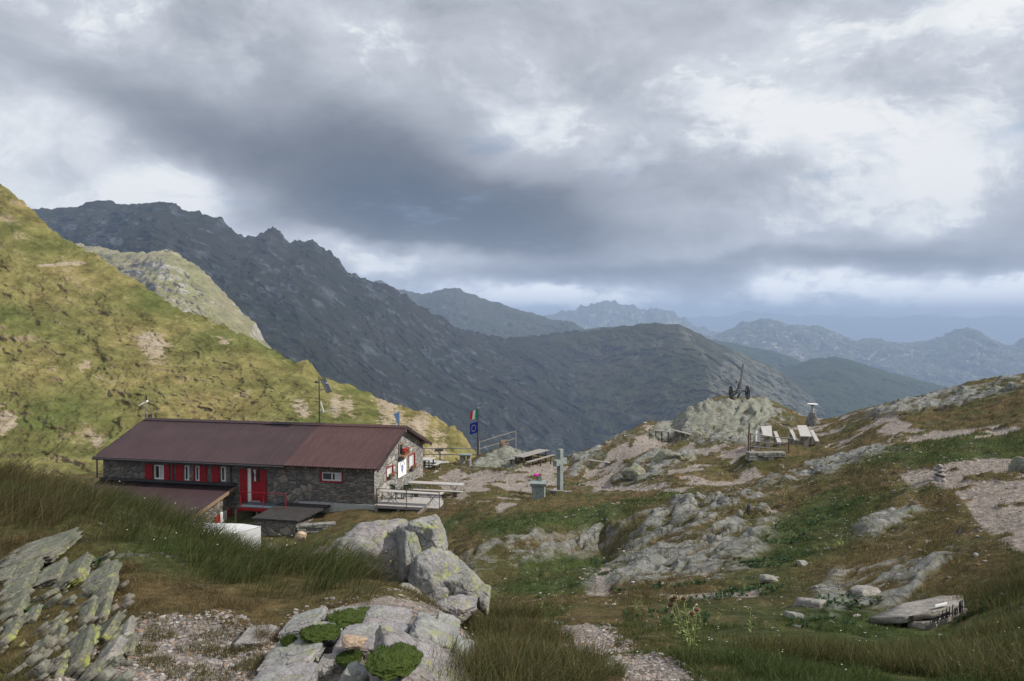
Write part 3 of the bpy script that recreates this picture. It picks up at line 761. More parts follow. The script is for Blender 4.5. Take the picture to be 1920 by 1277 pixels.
hill('ridge', [
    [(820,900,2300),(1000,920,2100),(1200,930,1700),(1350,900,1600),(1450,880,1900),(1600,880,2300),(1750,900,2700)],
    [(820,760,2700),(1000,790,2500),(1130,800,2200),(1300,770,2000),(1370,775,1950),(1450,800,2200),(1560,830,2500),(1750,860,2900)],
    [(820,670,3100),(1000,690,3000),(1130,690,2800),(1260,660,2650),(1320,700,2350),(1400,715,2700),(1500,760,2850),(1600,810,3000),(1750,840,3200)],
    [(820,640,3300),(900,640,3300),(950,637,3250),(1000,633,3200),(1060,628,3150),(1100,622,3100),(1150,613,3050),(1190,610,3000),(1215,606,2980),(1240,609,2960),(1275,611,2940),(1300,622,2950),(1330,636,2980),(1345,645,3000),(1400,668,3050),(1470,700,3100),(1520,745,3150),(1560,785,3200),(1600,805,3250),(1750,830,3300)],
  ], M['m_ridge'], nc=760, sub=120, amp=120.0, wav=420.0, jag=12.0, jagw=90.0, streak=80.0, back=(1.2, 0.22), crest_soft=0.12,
  bare_or_lit=[(1330,690,110,5,-52,1.0),(1385,700,26,10,-45,.9),(1440,735,46,16,-35,.95),(1380,715,60,70,-52,1.0),(1430,735,110,60,-38,1.0),(1500,770,60,40,-38,.9),(1290,640,60,8,-50,.9),(1230,750,22,34,20,.6),(1200,650,70,10,8,.5)], seed=4.0)  # scree and olive grass spots, also painting sunlight onto the spur's right face
hill('far_peak', [
    [(600,700,4200),(850,720,4200),(1150,700,4200)], [(600,600,5000),(850,620,4900),(1150,650,4800)],
    [(600,520,5600),(700,530,5600),(715,528,5600),(740,541,5600),(770,549,5600),(790,555,5600),(815,549,5600),(835,543,5600),(862,541,5600),(885,550,5600),(900,560,5600),(950,574,5600),(1000,590,5500),(1040,602,5500),(1075,606,5400),(1092,616,5400),(1120,640,5300),(1150,660,5300)],
  ], M['m_ridge'], nc=420, sub=60, amp=180.0, wav=700.0, jag=30.0, jagw=120.0, streak=150.0, seed=2.0)
hill('middle_ridge', [
    [(1020,700,3900),(1350,720,3900)], [(1020,621,4700),(1090,619,4700),(1130,614,4700),(1170,613,4700),(1210,616,4700),(1350,650,4700)],
  ], M['m_forest'], nc=120, sub=40, amp=60.0, wav=500.0, jag=10, jagw=120, seed=7.0)
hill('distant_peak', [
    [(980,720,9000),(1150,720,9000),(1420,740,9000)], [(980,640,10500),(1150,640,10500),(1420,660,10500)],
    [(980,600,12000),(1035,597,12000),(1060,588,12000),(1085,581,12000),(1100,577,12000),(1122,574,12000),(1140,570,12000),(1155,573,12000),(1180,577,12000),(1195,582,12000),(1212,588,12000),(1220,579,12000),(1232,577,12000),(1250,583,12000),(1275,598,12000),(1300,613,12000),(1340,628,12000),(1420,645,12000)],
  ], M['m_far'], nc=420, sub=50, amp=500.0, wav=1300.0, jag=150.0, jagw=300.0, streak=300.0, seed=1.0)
hill('blue_ridge', [
    [(1250,760,3600),(1450,800,3500),(1750,820,3500)], [(1250,690,4300),(1450,720,4200),(1750,770,4200)],
    [(1250,620,5000),(1320,634,5000),(1380,646,5000),(1430,655,5000),(1480,668,5000),(1510,682,5000),(1560,705,4900),(1640,735,4900),(1750,790,4900)],
  ], M['m_forest'], nc=320, sub=60, amp=140.0, wav=650.0, jag=12, jagw=120, seed=5.0)
hill('forest_ridge', [
    [(1380,800,2900),(1600,820,2800),(1900,820,2900)], [(1380,730,3500),(1560,740,3400),(1760,770,3500),(1900,790,3500)],
    [(1380,712,4200),(1450,697,4200),(1500,682,4200),(1530,672,4200),(1565,669,4200),(1600,677,4200),(1650,694,4200),(1700,707,4200),(1750,719,4200),(1780,728,4200),(1900,760,4200)],
  ], M['m_forest'], nc=320, sub=60, amp=130.0, wav=520.0, jag=10, jagw=90, seed=6.0)
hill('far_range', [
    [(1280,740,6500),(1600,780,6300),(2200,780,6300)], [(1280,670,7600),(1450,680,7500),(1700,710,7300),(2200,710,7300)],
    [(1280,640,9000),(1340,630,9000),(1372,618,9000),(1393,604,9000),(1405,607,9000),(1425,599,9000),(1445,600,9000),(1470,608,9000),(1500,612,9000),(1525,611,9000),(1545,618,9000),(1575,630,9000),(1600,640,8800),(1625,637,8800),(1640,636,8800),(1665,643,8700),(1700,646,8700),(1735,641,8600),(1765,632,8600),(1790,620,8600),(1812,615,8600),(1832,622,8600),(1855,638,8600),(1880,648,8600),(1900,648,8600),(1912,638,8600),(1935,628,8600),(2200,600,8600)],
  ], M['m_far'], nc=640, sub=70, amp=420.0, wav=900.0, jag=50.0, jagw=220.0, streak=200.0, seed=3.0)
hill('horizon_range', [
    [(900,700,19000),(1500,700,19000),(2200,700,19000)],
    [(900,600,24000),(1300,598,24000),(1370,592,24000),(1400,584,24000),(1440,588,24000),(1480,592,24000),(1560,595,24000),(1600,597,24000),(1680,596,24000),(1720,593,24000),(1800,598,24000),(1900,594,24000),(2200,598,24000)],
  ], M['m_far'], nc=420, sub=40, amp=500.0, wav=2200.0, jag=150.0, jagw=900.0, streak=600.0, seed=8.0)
# valley floor out to the horizon
def valley():
    r = np.concatenate([[0], np.geomspace(300, 29000, 60)]); a = np.linspace(0, 2 * math.pi, 97)
    R, A = np.meshgrid(r, a, indexing='ij')
    x, y = R * np.cos(A), R * np.sin(A)
    z = -640 + fbm(x / 3000, y / 3000, octv=3) * 60
    np_mesh('valley_floor', np.stack([x.ravel(), y.ravel(), z.ravel()], 1), grid_faces(61, 97), M['m_forest'],
            attrs={'flow': np.zeros(x.size), 'slope_uv': np.stack([x.ravel(), y.ravel(), z.ravel()], 1) / 300, 'bare_or_lit': np.zeros(x.size)})['kind'] = 'structure'
valley()

# ------------------------------------------------------------------ unseen cloud deck added towards the sun: it shades the land, gaps aimed at slopes
def shade_cloud_deck():
    Hc = 2600.0
    m, w, b = material('cloud')
    for l_ in list(m.node_tree.links): m.node_tree.links.remove(l_)
    out = [n for n in w.n if n.type == 'OUTPUT_MATERIAL'][0]
    tr = w.n.new('ShaderNodeBsdfTransparent'); df = w.n.new('ShaderNodeBsdfDiffuse'); tl = w.n.new('ShaderNodeBsdfTranslucent'); a1 = w.n.new('ShaderNodeMixShader'); a2 = w.n.new('ShaderNodeMixShader')
    df.inputs[0].default_value = (0.8, 0.8, 0.82, 1); tl.inputs[0].default_value = (0.5, 0.52, 0.56, 1)
    w.l.new(df.outputs[0], a1.inputs[1]); w.l.new(tl.outputs[0], a1.inputs[2]); a1.inputs[0].default_value = 0.5
    w.l.new(w.attr('density', 2), a2.inputs[0]); w.l.new(tr.outputs[0], a2.inputs[1]); w.l.new(a1.outputs[0], a2.inputs[2])
    w.l.new(a2.outputs[0], out.inputs[0])
    def up(p):  # the place on the deck that lies between p and the sun
        k = (Hc - p[2]) / SUN.z
        return p[0] + SUN.x * k, p[1] + SUN.y * k
    ax, ay = up((0, 0, 0))
    dense = np.arange(-420, 1500, 22.0)
    xs = np.unique(np.concatenate([ax + np.arange(-700, 700, 16.0), ax + np.arange(-3500, 12000, 130.0)]))
    ys = np.unique(np.concatenate([ay + np.arange(-300, 620, 16.0), ay + np.arange(-3000, 16000, 130.0)]))
    X, Y = np.meshgrid(xs, ys)
    dens = np.full(X.shape, 0.975)
    dens = np.where(Y > ay + 3700, 0.22, dens)
    def hole(pts, soft, depth, nz=0.35, wl=250.0):
        nonlocal dens
        poly = np.array([up(P(*p)) for p in pts])
        sd = sd_poly(X, Y, poly) + fbm(X / wl, Y / wl, octv=4) * soft * nz * 3
        dens = dens * (1 - depth * sstep(-soft, soft, sd))
    HOLES = [
      ([(-900,1000,60),(-620,980,62),(300,960,66),(700,900,72),(860,900,84),(1010,960,100),(1000,900,120),(885,838,125),(600,680,175),(330,560,215),(80,440,262),(-40,380,275),(-620,0,420),(-900,0,420)], 10, 1.0, 0.0, 40),
      ([(120,430,1820),(215,500,1650),(330,478,1490),(400,540,1390),(470,600,1340),(530,668,1280),(560,760,1150),(300,760,1050),(60,740,1150),(40,560,1700)], 40, 0.95, 0.25, 120),
      ([(1245,590,3000),(1272,612,2880),(1305,650,2500),(1340,715,2180),(1365,775,1900),(1380,900,1600),(1750,900,1900),(1900,860,3100),(1750,700,4200),(1420,600,4200),(1300,590,3600)], 50, 1.0, 0.12, 260),
      ([(1180,640,2950),(1240,630,2800),(1240,660,2700),(1180,665,2750)], 80, 0.35, 0.3, 260),
      ([(870,800,300),(900,800,800),(820,860,700),(780,860,300)], 60, 0.0, 0.3, 260),
      # thin cloud over the terrace and the right-hand skyline
      ([(800,900,54),(820,850,75),(1150,800,90),(1500,760,90),(1920,700,75),(2300,640,75),(2300,820,34),(1920,830,34),(1500,880,36),(1250,920,42),(900,950,46)], 13, 0.36, 0.2, 40),
    ]
    for h in HOLES: hole(*h)
    def veil(pts, soft, amt):
        nonlocal dens
        poly = np.array([up(P(*p)) for p in pts]); sd = sd_poly(X, Y, poly)
        dens = np.maximum(dens, amt * sstep(-soft, soft, sd))
    veil([(40,520,140),(180,505,146),(340,610,136),(320,660,130),(120,590,134)], 9, .62)
    veil([(-400,560,150),(0,590,136),(150,700,122),(190,860,100),(-400,900,100)], 12, .60)
    veil([(-400,100,200),(0,340,170),(150,470,160),(60,430,156),(-100,400,160)], 10, .55)
    dens = np.clip(dens * (0.97 + 0.06 * fbm(X / 900, Y / 900, octv=4)), 0, 0.985)
    ex = np.minimum(np.minimum(X - xs[0], xs[-1] - X) / 900, np.minimum(Y - ys[0], ys[-1] - Y) / 900)
    bump_ = fbm(X / 700, Y / 700, octv=5) * 120
    top = Hc + 160 + np.abs(bump_) * 1.5; bot = Hc + bump_ * 0.4
    nr, nc = X.shape
    f = grid_faces(nr, nc); n0 = nr * nc
    per = np.concatenate([np.arange(nc), np.arange(1, nr) * nc + nc - 1, (nr - 1) * nc + np.arange(nc - 2, -1, -1), np.arange(nr - 2, 0, -1) * nc])
    q = np.roll(per, -1)
    side = np.stack([per, q, q + n0, per + n0], 1)
    V = np.concatenate([np.stack([X.ravel(), Y.ravel(), bot.ravel()], 1), np.stack([X.ravel(), Y.ravel(), top.ravel()], 1)])
    Fc = np.concatenate([f[:, ::-1], f + n0, side])
    dd = dens.ravel()
    o = np_mesh('shade_clouds', V, Fc, m, attrs={'density': np.concatenate([dd, np.zeros_like(dd)])})
    o['kind'] = 'structure'
shade_cloud_deck()

def haze():
    m, w, b = material('air_haze')
    out = [n for n in w.n if n.type == 'OUTPUT_MATERIAL'][0]
    w.n.remove(b)
    out = [n for n in w.n if n.type == 'OUTPUT_MATERIAL'][0]
    v = w.n.new('ShaderNodeVolumePrincipled')
    v.inputs['Color'].default_value = (0.52, 0.69, 1.0, 1)
    v.inputs['Density'].default_value = HAZE
    v.inputs['Anisotropy'].default_value = 0.0
    w.l.new(v.outputs[0], out.inputs['Volume'])
    mb = MB(); mb.box((-32000, -3000, -760), (32000, 30000, 430))
    o = mb.build('haze', m); o['kind'] = 'stuff'
HAZE = 1.08e-4
haze()

# ------------------------------------------------------------------ the mountain hut
def stone_material(name, c1, c2, c3, sc=(1.6, 1.6, 5.0), mortar=(0.10, 0.095, 0.09), big=0.35):
    m, w, b = material(name)
    co = obj_co(w)
    wob = w.vm('SCALE', w.noise(co, 1.3, 3, 0.6, out=1), 0.35)
    q = w.vm('MULTIPLY', w.vm('ADD', co, wob), sc)
    cell = w.n.new('ShaderNodeTexVoronoi'); w.put(cell.inputs['Vector'], q); cell.inputs['Scale'].default_value = 1.0
    e = w.vor(q, 1.0, 'DISTANCE_TO_EDGE')
    q2 = w.vm('MULTIPLY', w.vm('ADD', co, wob), (sc[0] * big * 1.9, sc[1] * big * 1.9, sc[2] * big * 0.8))
    cell2 = w.n.new('ShaderNodeTexVoronoi'); w.put(cell2.inputs['Vector'], q2); cell2.inputs['Scale'].default_value = 1.0
    e2 = w.vor(q2, 1.0, 'DISTANCE_TO_EDGE')
    pick = w.mapr(w.noise(co, 0.45, 2, 0.5), 0.5, 0.54)
    h = w.mix(pick, w.comb(e, 0, 0), w.comb(e2, 0, 0)); ee = w.sep(h)[0]
    r1 = w.sep(cell.outputs['Color'])[0]; r2 = w.sep(cell2.outputs['Color'])[0]
    rr = w.sep(w.mix(pick, w.comb(r1, 0, 0), w.comb(r2, 0, 0)))[0]
    c = w.ramp(rr, [(0.0, c1), (0.45, c2), (0.8, c3), (1.0, (c3[0] * 1.25, c3[1] * 1.1, c3[2]))])
    n = w.noise(co, 9, 6, 0.65)
    c = w.mix(w.mapr(n, 0.3, 0.7), w.vm('SCALE', c, 0.65), w.vm('SCALE', c, 1.35))
    c = w.mix(w.mapr(ee, 0.0, 0.07, 1.0, 0.0), c, mortar)
    w.l.new(c, b.inputs['Base Color']); b.inputs['Roughness'].default_value = 0.95
    bump(w, b, w.m('ADD', w.mapr(ee, 0.0, 0.14), w.m('MULTIPLY', n, 0.4)), 0.9, 0.06)
    return m
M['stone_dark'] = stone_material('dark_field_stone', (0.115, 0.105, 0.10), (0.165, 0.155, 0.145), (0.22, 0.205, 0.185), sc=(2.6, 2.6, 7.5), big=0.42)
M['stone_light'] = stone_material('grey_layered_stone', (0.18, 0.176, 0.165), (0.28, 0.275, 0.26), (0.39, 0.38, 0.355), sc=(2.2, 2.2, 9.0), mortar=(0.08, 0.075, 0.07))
def roof_material(name, col, rough=0.6):
    m, w, b = material(name)
    co = obj_co(w)
    n = w.noise(w.vm('MULTIPLY', co, (1, 0.25, 0.25)), 3.0, 6, 0.65); n2 = w.noise(co, 0.6, 4, 0.6)
    c = w.vm('SCALE', w.comb(*col), w.m('MULTIPLY', w.mapr(n, 0.3, 0.7, 0.85, 1.15), w.mapr(n2, 0.3, 0.7, 0.88, 1.12)))
    x_, y_, z_ = w.sep(co)
    fx = w.m('ABSOLUTE', w.m('SUBTRACT', w.m('FRACT', w.m('DIVIDE', x_, 0.34)), 0.5))
    dots = None
    for yr in (-0.42, 1.75, 3.1):
        q = w.m('MULTIPLY', w.m('LESS_THAN', fx, 0.09), w.m('LESS_THAN', w.m('ABSOLUTE', w.m('SUBTRACT', y_, yr)), 0.035))
        dots = q if dots is None else w.m('MAXIMUM', dots, q)
    c = w.mix(w.m('MULTIPLY', dots, 0.6), c, (0.30, 0.29, 0.30))
    lap = w.m('LESS_THAN', w.m('ABSOLUTE', w.m('SUBTRACT', y_, 1.69)), 0.012)
    c = w.mix(w.m('MULTIPLY', lap, 0.5), c, (0.012, 0.01, 0.01))
    run = w.mapr(w.noise(w.vm('MULTIPLY', co, (5.0, 0.35, 0.35)), 1.5, 5, 0.6), 0.5, 0.7, 0.0, 0.35)
    c = w.mix(run, c, w.vm('SCALE', w.comb(*col), 1.7))
    w.l.new(c, b.inputs['Base Color']); b.inputs['Roughness'].default_value = rough
    b.inputs['Specular IOR Level'].default_value = 0.22
    return m
M['roof_dark'] = roof_material('purple_brown_sheet_roof', (0.044, 0.027, 0.031))
M['roof_red'] = roof_material('faded_red_brown_sheet_roof', (0.068, 0.034, 0.034))
M['stone_edge'] = M['stone_dark']

HC = P(702, 956, 46.8); HC.z = -11.2
ex, ey = (0.977, -0.2132), (0.2132, 0.977)
HRZ = math.atan2(-0.2132, 0.977)
def h_lx(px, ly=0.0):
    u = (px - 960) / F
    return (u * (HC.y + ey[1] * ly) - HC.x - ey[0] * ly) / (ex[0] - ex[1] * u)
def h_ly(px, lx=0.0):
    u = (px - 960) / F
    return (u * (HC.y + ex[1] * lx) - HC.x - ex[0] * lx) / (ey[0] - ey[1] * u)
def h_z(py, lx, ly):
    Y = HC.y + ex[1] * lx + ey[1] * ly
    return P(960, py, Y).z - HC.z
def h_world(lx, ly, lz=0.0):
    return Vector((HC.x + ex[0] * lx + ey[0] * ly, HC.y + ex[1] * lx + ey[1] * ly, HC.z + lz))
hut = empty('mountain_hut', HC, HRZ, 'long stone mountain hut with red shutters and a brown corrugated metal roof', 'hut')
WX0, WD = h_lx(190), 9.0          # left end of the wall, depth
ZE, ZR, EO, RY = 2.42, 4.28, 0.6, 4.5
SL = (ZR - ZE) / (RY + EO)
def roof_z(ly): return ZE + SL * (ly + EO) if ly <= RY else ZR - SL * (ly - RY)

def panel(mb, axis, a0, a1, z0, z1, plane, out, holes, depth=0.22):
    """a wall face with openings and their reveals. axis 'x': runs along local x at y=plane; 'y': along local y at x=plane"""
    def pt(a, z, d=0.0):
        return (a, plane - out * d, z) if axis == 'x' else (plane - out * d, a, z)
    A = sorted({a0, a1, *[h[0] for h in holes], *[h[1] for h in holes]}); Z = sorted({z0, z1, *[h[2] for h in holes], *[h[3] for h in holes]})
    A = [a for a in A if a0 <= a <= a1]; Z = [z for z in Z if z0 <= z <= z1]
    for i in range(len(A) - 1):
        for j in range(len(Z) - 1):
            ca, cz = (A[i] + A[i + 1]) / 2, (Z[j] + Z[j + 1]) / 2
            if any(h[0] < ca < h[1] and h[2] < cz < h[3] for h in holes): continue
            mb.poly([pt(A[i], Z[j]), pt(A[i + 1], Z[j]), pt(A[i + 1], Z[j + 1]), pt(A[i], Z[j + 1])])
    for (b0, b1, c0, c1) in holes:
        for p, q in (((b0, c0), (b1, c0)), ((b1, c0), (b1, c1)), ((b1, c1), (b0, c1)), ((b0, c1), (b0, c0))):
            mb.poly([pt(*p), pt(*q), pt(*q, depth), pt(*p, depth)])

def rect_px(x0, x1, y0, y1):
    a, b = h_lx(x0), h_lx(x1); m_ = (a + b) / 2
    return [a, b, h_z(y1, m_, 0), h_z(y0, m_, 0)]
fw = [rect_px(285, 304.5, 872, 899), rect_px(342, 352, 873, 901), rect_px(362.5, 372, 874, 902), rect_px(410.5, 421, 875, 903), rect_px(601, 639, 886, 902)]
door = rect_px(461.5, 486, 879, 941.5)
lowdoor = rect_px(443, 472, 957, 992)
TOPZ = roof_z(0) - 0.12
mb = MB()
panel(mb, 'x', WX0, 0, -2.9, TOPZ, 0.0, -1, fw + [door, lowdoor])
mb.poly([(WX0, WD, -2.9), (0, WD, -2.9), (0, WD, TOPZ), (WX0, WD, TOPZ)])
mb.poly([(WX0, 0, -2.9), (WX0, WD, -2.9), (WX0, WD, TOPZ), (WX0, RY, ZR - 0.12), (WX0, 0, TOPZ)])
mb.poly([(WX0, 0.23, -2.9), (-0.05, 0.23, -2.9), (-0.05, 0.23, TOPZ), (WX0, 0.23, TOPZ)])
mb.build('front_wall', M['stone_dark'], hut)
# gable wall facing right
gw = [[h_ly(724), h_ly(735), 0, 0], [h_ly(766), h_ly(776), 0, 0]]
gw[0][2:] = [h_z(899, 0, gw[0][0]), h_z(873, 0, gw[0][1])]; gw[1][2:] = [h_z(883, 0, gw[1][0]), h_z(850, 0, gw[1][1])]
gw[1][3] = min(gw[1][3], TOPZ - 0.08)
mb = MB()
panel(mb, 'y', 0.0, WD, -0.9, TOPZ, 0.0, 1, gw)
mb.poly([(0, 0, TOPZ), (0, WD, TOPZ), (0, RY, ZR - 0.12)])
mb.poly([(-0.23, 0.3, -0.9), (-0.23, WD - .3, -0.9), (-0.23, WD - .3, TOPZ), (-0.23, 0.3, TOPZ)])
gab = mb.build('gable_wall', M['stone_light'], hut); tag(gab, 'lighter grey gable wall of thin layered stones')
# plinth
mb = MB(); mb.box((h_lx(560), -0.12, -0.6), (0.06, 0.02, 0.16)); mb.build('plinth', M['concrete'], hut)

def corrugated(name, x0, x1, pts, mat, parent, pitch=0.17, amp=0.022, th=0.03):
    """pts: list of (y, z) from eave to ridge"""
    n = max(8, int((x1 - x0) / pitch * 8)); xs = np.linspace(x0, x1, n)
    wv = np.sin(xs / pitch * 2 * math.pi) * amp
    R = []
    for (y, z) in pts: R.append(np.stack([xs, np.full(n, y), z + wv], 1))
    for (y, z) in pts[::-1]: R.append(np.stack([xs, np.full(n, y), z + wv * 0.2 - th], 1))
    R.append(R[0]); V = np.array(R).reshape(-1, 3)
    return np_mesh(name, V, grid_faces(len(R), n), mat, parent)
XR = 0.42; XL = h_lx(171, -EO)
XB = h_lx(530, -EO)
rl = [(-EO, ZE), (RY * 0.45, roof_z(RY * 0.45)), (RY, ZR)]
tag(corrugated('roof', XL, XB, rl, M['roof_dark'], hut), 'dark purple brown section of corrugated roof')
tag(corrugated('roof', XB + 0.002, XR, [(y, z + 0.012) for y, z in rl], M['roof_red'], hut), 'faded red brown section of corrugated roof')
bk = [(WD + EO, ZE), (RY + 0.002, ZR)]
corrugated('roof', XL, XR, bk, M['roof_dark'], hut)
for a, b, mt in ((XL, XB + 0.3, 'roof_dark'), (XB + 0.3, XR, 'roof_red')):
    mb = MB()
    mb.prism([(a, RY - 0.30, ZR - 0.06), (a, RY, ZR + 0.06), (a, RY + 0.30, ZR - 0.06), (a, RY, ZR - 0.02)], (b - a, 0, 0))
    mb.build('ridge_cap', M[mt], hut)
# verge boards on the gable end, eave boards, rafters, gutter
mb = MB()
mb.bar((XR + .02, -EO, ZE - .08), (XR + .02, RY, ZR - .06), 0.05, 0.2); mb.bar((XR + .02, WD + EO, ZE - .08), (XR + .02, RY, ZR - .06), 0.05, 0.2)
mb.build('verge_board', M['roof_dark'], hut)
mb = MB()
mb.bar((XL, -EO, ZE - .08), (XL, RY, ZR - .06), 0.05, 0.18); mb.bar((XL, WD + EO, ZE - .08), (XL, RY, ZR - .06), 0.05, 0.18)
mb.build('verge_board', M['roof_dark'], hut)
mb = MB(); mb.poly([(XL, -EO + .03, ZE - .06), (XR, -EO + .03, ZE - .06), (XR, RY, ZR - .06), (XL, RY, ZR - .06)]); mb.poly([(XL, WD + EO - .03, ZE - .06), (XR, WD + EO - .03, ZE - .06), (XR, RY, ZR - .06), (XL, RY, ZR - .06)])
mb.build('soffit', M['wood_dark'], hut)
for i in range(23):
    x = XL + 0.4 + i * (XR - XL - 0.8) / 22
    MB().bar((x, -EO + .06, ZE - .13), (x, 0.4, roof_z(0.4) - .13), 0.10, 0.12).build('rafter', M['wood_brown'], hut)
for y in (0.6, RY, WD - 0.6):
    MB().bar((-0.2, y, roof_z(y) - .26), (XR - .03, y, roof_z(y) - .26), 0.18, 0.2).build('roof_beam', M['wood_brown'], hut)
MB().tube((XL, -EO - .06, ZE - .08), (XB, -EO - .06, ZE - .10), 0.06).build('gutter', M['dark_metal'], hut)
MB().tube((XL + .25, -EO + .05, ZE - .1), (XL + .25, -EO + .05, h_z(896, XL, -EO)), 0.045).build('porch_post', M['dark_metal'], hut)
for px in (430.0,):
    x = h_lx(px, -0.08); MB().tube((x, -0.08, TOPZ), (x, -0.08, 0.9), 0.05).build('downpipe', M['dark_metal'], hut)
x = h_lx(320, -0.08); MB().box((x - .07, -0.07, h_z(901, x, 0)), (x + .07, -0.003, TOPZ - .25)).build('red_board', M['red'], hut)

def window(parent, r, axis='x', plane=0.0, out=-1, frame='white', fwid=0.07, bars=(1,), glass='glass', name='window', curtain=True, lintel=None):
    a0, a1, z0, z1 = r
    def bx(mb, p, q, d0, d1):
        A = (p[0], plane - out * d0, p[1]); B = (q[0], plane - out * d1, q[1])
        if axis == 'y': A = (plane - out * d0, p[0], p[1]); B = (plane - out * d1, q[0], q[1])
        lo = [min(u, v) for u, v in zip(A, B)]; hi = [max(u, v) for u, v in zip(A, B)]
        mb.box(lo, hi)
    mb = MB(); d0, d1 = 0.06, 0.13
    bx(mb, (a0, z0), (a0 + fwid, z1), d0, d1); bx(mb, (a1 - fwid, z0), (a1, z1), d0, d1)
    bx(mb, (a0 + fwid, z0), (a1 - fwid, z0 + fwid), d0, d1); bx(mb, (a0 + fwid, z1 - fwid), (a1 - fwid, z1), d0, d1)
    for k in bars:
        c = a0 + (a1 - a0) * k / (len(bars) + 1); bx(mb, (c - .035, z0 + fwid), (c + .035, z1 - fwid), d0 + .005, d1)
    w_ = mb.build(name, M[frame], parent)
    mb = MB(); bx(mb, (a0 + fwid, z0 + fwid), (a1 - fwid, z1 - fwid), 0.10, 0.115); mb.build('pane', M[glass], w_)
    if curtain:
        mb = MB(); wd = (a1 - a0) * 0.32
        bx(mb, (a1 - fwid - wd, z0 + fwid), (a1 - fwid, z1 - fwid), 0.094, 0.099); mb.build('curtain', M['curtain'], w_)
    return w_
def shutter(parent, x0, x1, z0, z1, ylo=-0.075, yhi=-0.03, rot=0.0):
    mb = MB(); mb.box((x0, ylo, z0), (x1, yhi, z1), bev=0.006)
    n = max(2, int((x1 - x0) / 0.14))
    for i in range(1, n):
        c = x0 + (x1 - x0) * i / n; mb.box((c - .008, ylo - .006, z0 + .03), (c + .008, ylo - .001, z1 - .03))
    for zz in (z0 + (z1 - z0) * .15, z0 + (z1 - z0) * .82): mb.box((x0 + .03, ylo - .02, zz - .04), (x1 - .03, ylo - .003, zz + .04))
    return mb.build('shutter', M['red'], parent)
for i, r in enumerate(fw):
    w_ = window(hut, r, bars=(1,) if i in (0, 4) else (), fwid=0.09 if i == 0 else 0.07)
    sh = [((269.5, 284), (305.5, 316)), ((328, 341),), ((373, 386),), ((395.5, 409.5),), ()][i]
    for a, b in sh:
        xa, xb = h_lx(a), h_lx(b); shutter(w_, xa, xb, r[2] - .04, r[3] + .06)
    if i == 4 or i == 2:
        mb = MB(); a0, a1, z0, z1 = r
        mb.box((a0 - .08, -0.04, z0 - .08), (a0, 0.02, z1 + .04)); mb.box((a1, -0.04, z0 - .08), (a1 + .08, 0.02, z1 + .04)); mb.box((a0, -0.05, z0 - .08), (a1, 0.02, z0))
        mb.build('trim', M['red'], w_)
# main door with open shutters
a0, a1, z0, z1 = door
dr = MB(); dr.box((a0 + .22, 0.08, z0 + .08), (a1, 0.13, z1)); d_ = dr.build('door', M['red'], hut)
MB().box((a0, 0.02, z0), (a0 + .22, 0.16, z1)).build('frame', M['white'], d_)
MB().box((a0 + .22, -0.12, z0), (a1, 0.07, z0 + .08)).build('threshold', M['concrete'], d_)
g0 = a0 + .22 + (a1 - a0 - .22) * .12; g1 = a1 - .04
MB().box((g0, 0.066, z1 - .8), (g1, 0.078, z1 - .04)).build('pane', M['glass'], d_)
MB().box(((g0 + g1) / 2 - .02, 0.05, z1 - .8), ((g0 + g1) / 2 + .02, 0.064, z1 - .04)).build('glazing_bar', M['red'], d_)
MB().prism([(g0 + .05, 0.060, z1 - .06), (g0 + .3, 0.060, z1 - .06), (g0 + .2, 0.060, z1 - .4), (g0 + .27, 0.060, z1 - .78), (g0 + .1, 0.060, z1 - .78), (g0 + .15, 0.060, z1 - .4)], (0, 0.004, 0)).build('curtain', M['curtain'], d_)
MB().tube((a1 - .1, 0.03, z0 + 1.0), (a1 - .1, 0.08, z0 + 1.0), 0.02).build('handle', M['dark_metal'], d_)
for a, b in ((448.5, 461), (486.5, 498)): shutter(d_, h_lx(a), h_lx(b), z0, z1 - .02)
a0, a1, z0, z1 = lowdoor
ld = MB().box((a0 + .1, 0.1, z0), (a1, 0.15, z1)).build('door', M['red'], hut); tag(ld, 'dark red door of the lower floor under the landing')
MB().box((a0, 0.0, z0), (a0 + .1, 0.16, z1)).build('frame', M['red'], ld)
# gable windows, hatch and flower pots
for i, r in enumerate(gw):
    w_ = window(hut, r, axis='y', plane=0.0, out=1, frame='white', bars=(), fwid=0.10, glass='glass', curtain=False)
    a0, a1, z0, z1 = r
    MB().box((-0.093, a0 + .1, z0 + .1), (-0.099, a1 - .1, z1 - .1)).build('curtain', M['curtain'], w_)
    mb = MB(); mb.box((-0.02, a1, z0 - .06), (0.04, a1 + .08, z1 + .06)); mb.box((-0.02, a0 - .05, z1), (0.04, a1, z1 + .06)); mb.box((-0.02, a0 - .05, z0 - .06), (0.04, a1, z0)); mb.box((-0.02, a0 - .08, z0 - .06), (0.04, a0 - .051, z1 + .06))
    mb.build('trim', M['red'], w_)
    mb = MB(); mb.box((0.052, a0 + .1, z0 + .02), (0.20, a1 - .1, z0 + .14)); fb = mb.build('flower_box', M['wood_dark'], w_)
    rnd = random.Random(i); mb = MB()
    for k in range(26): mb.ball((0.13 + rnd.uniform(-.05, .05), a0 + .12 + (a1 - a0 - .24) * k / 25, z0 + .2 + rnd.uniform(-.04, .06)), rnd.uniform(.05, .07), 1)
    mb.build('plants', M['leaf'], w_)
    mb = MB()
    for k in range(9): mb.ball((0.18 + rnd.uniform(-.03, .03), a0 + .14 + (a1 - a0 - .28) * k / 8, z0 + .26 + rnd.uniform(-.02, .02)), .042, 1)
    mb.build('flowers', M['petal_red'], w_)
y0, y1 = h_ly(746), h_ly(753); zb, zt = h_z(855, 0, y0), h_z(829, 0, y1)
ht = MB().box((0.003, y0, zb), (0.06, y1, zt)).build('loft_hatch', M['wood_brown'], hut)
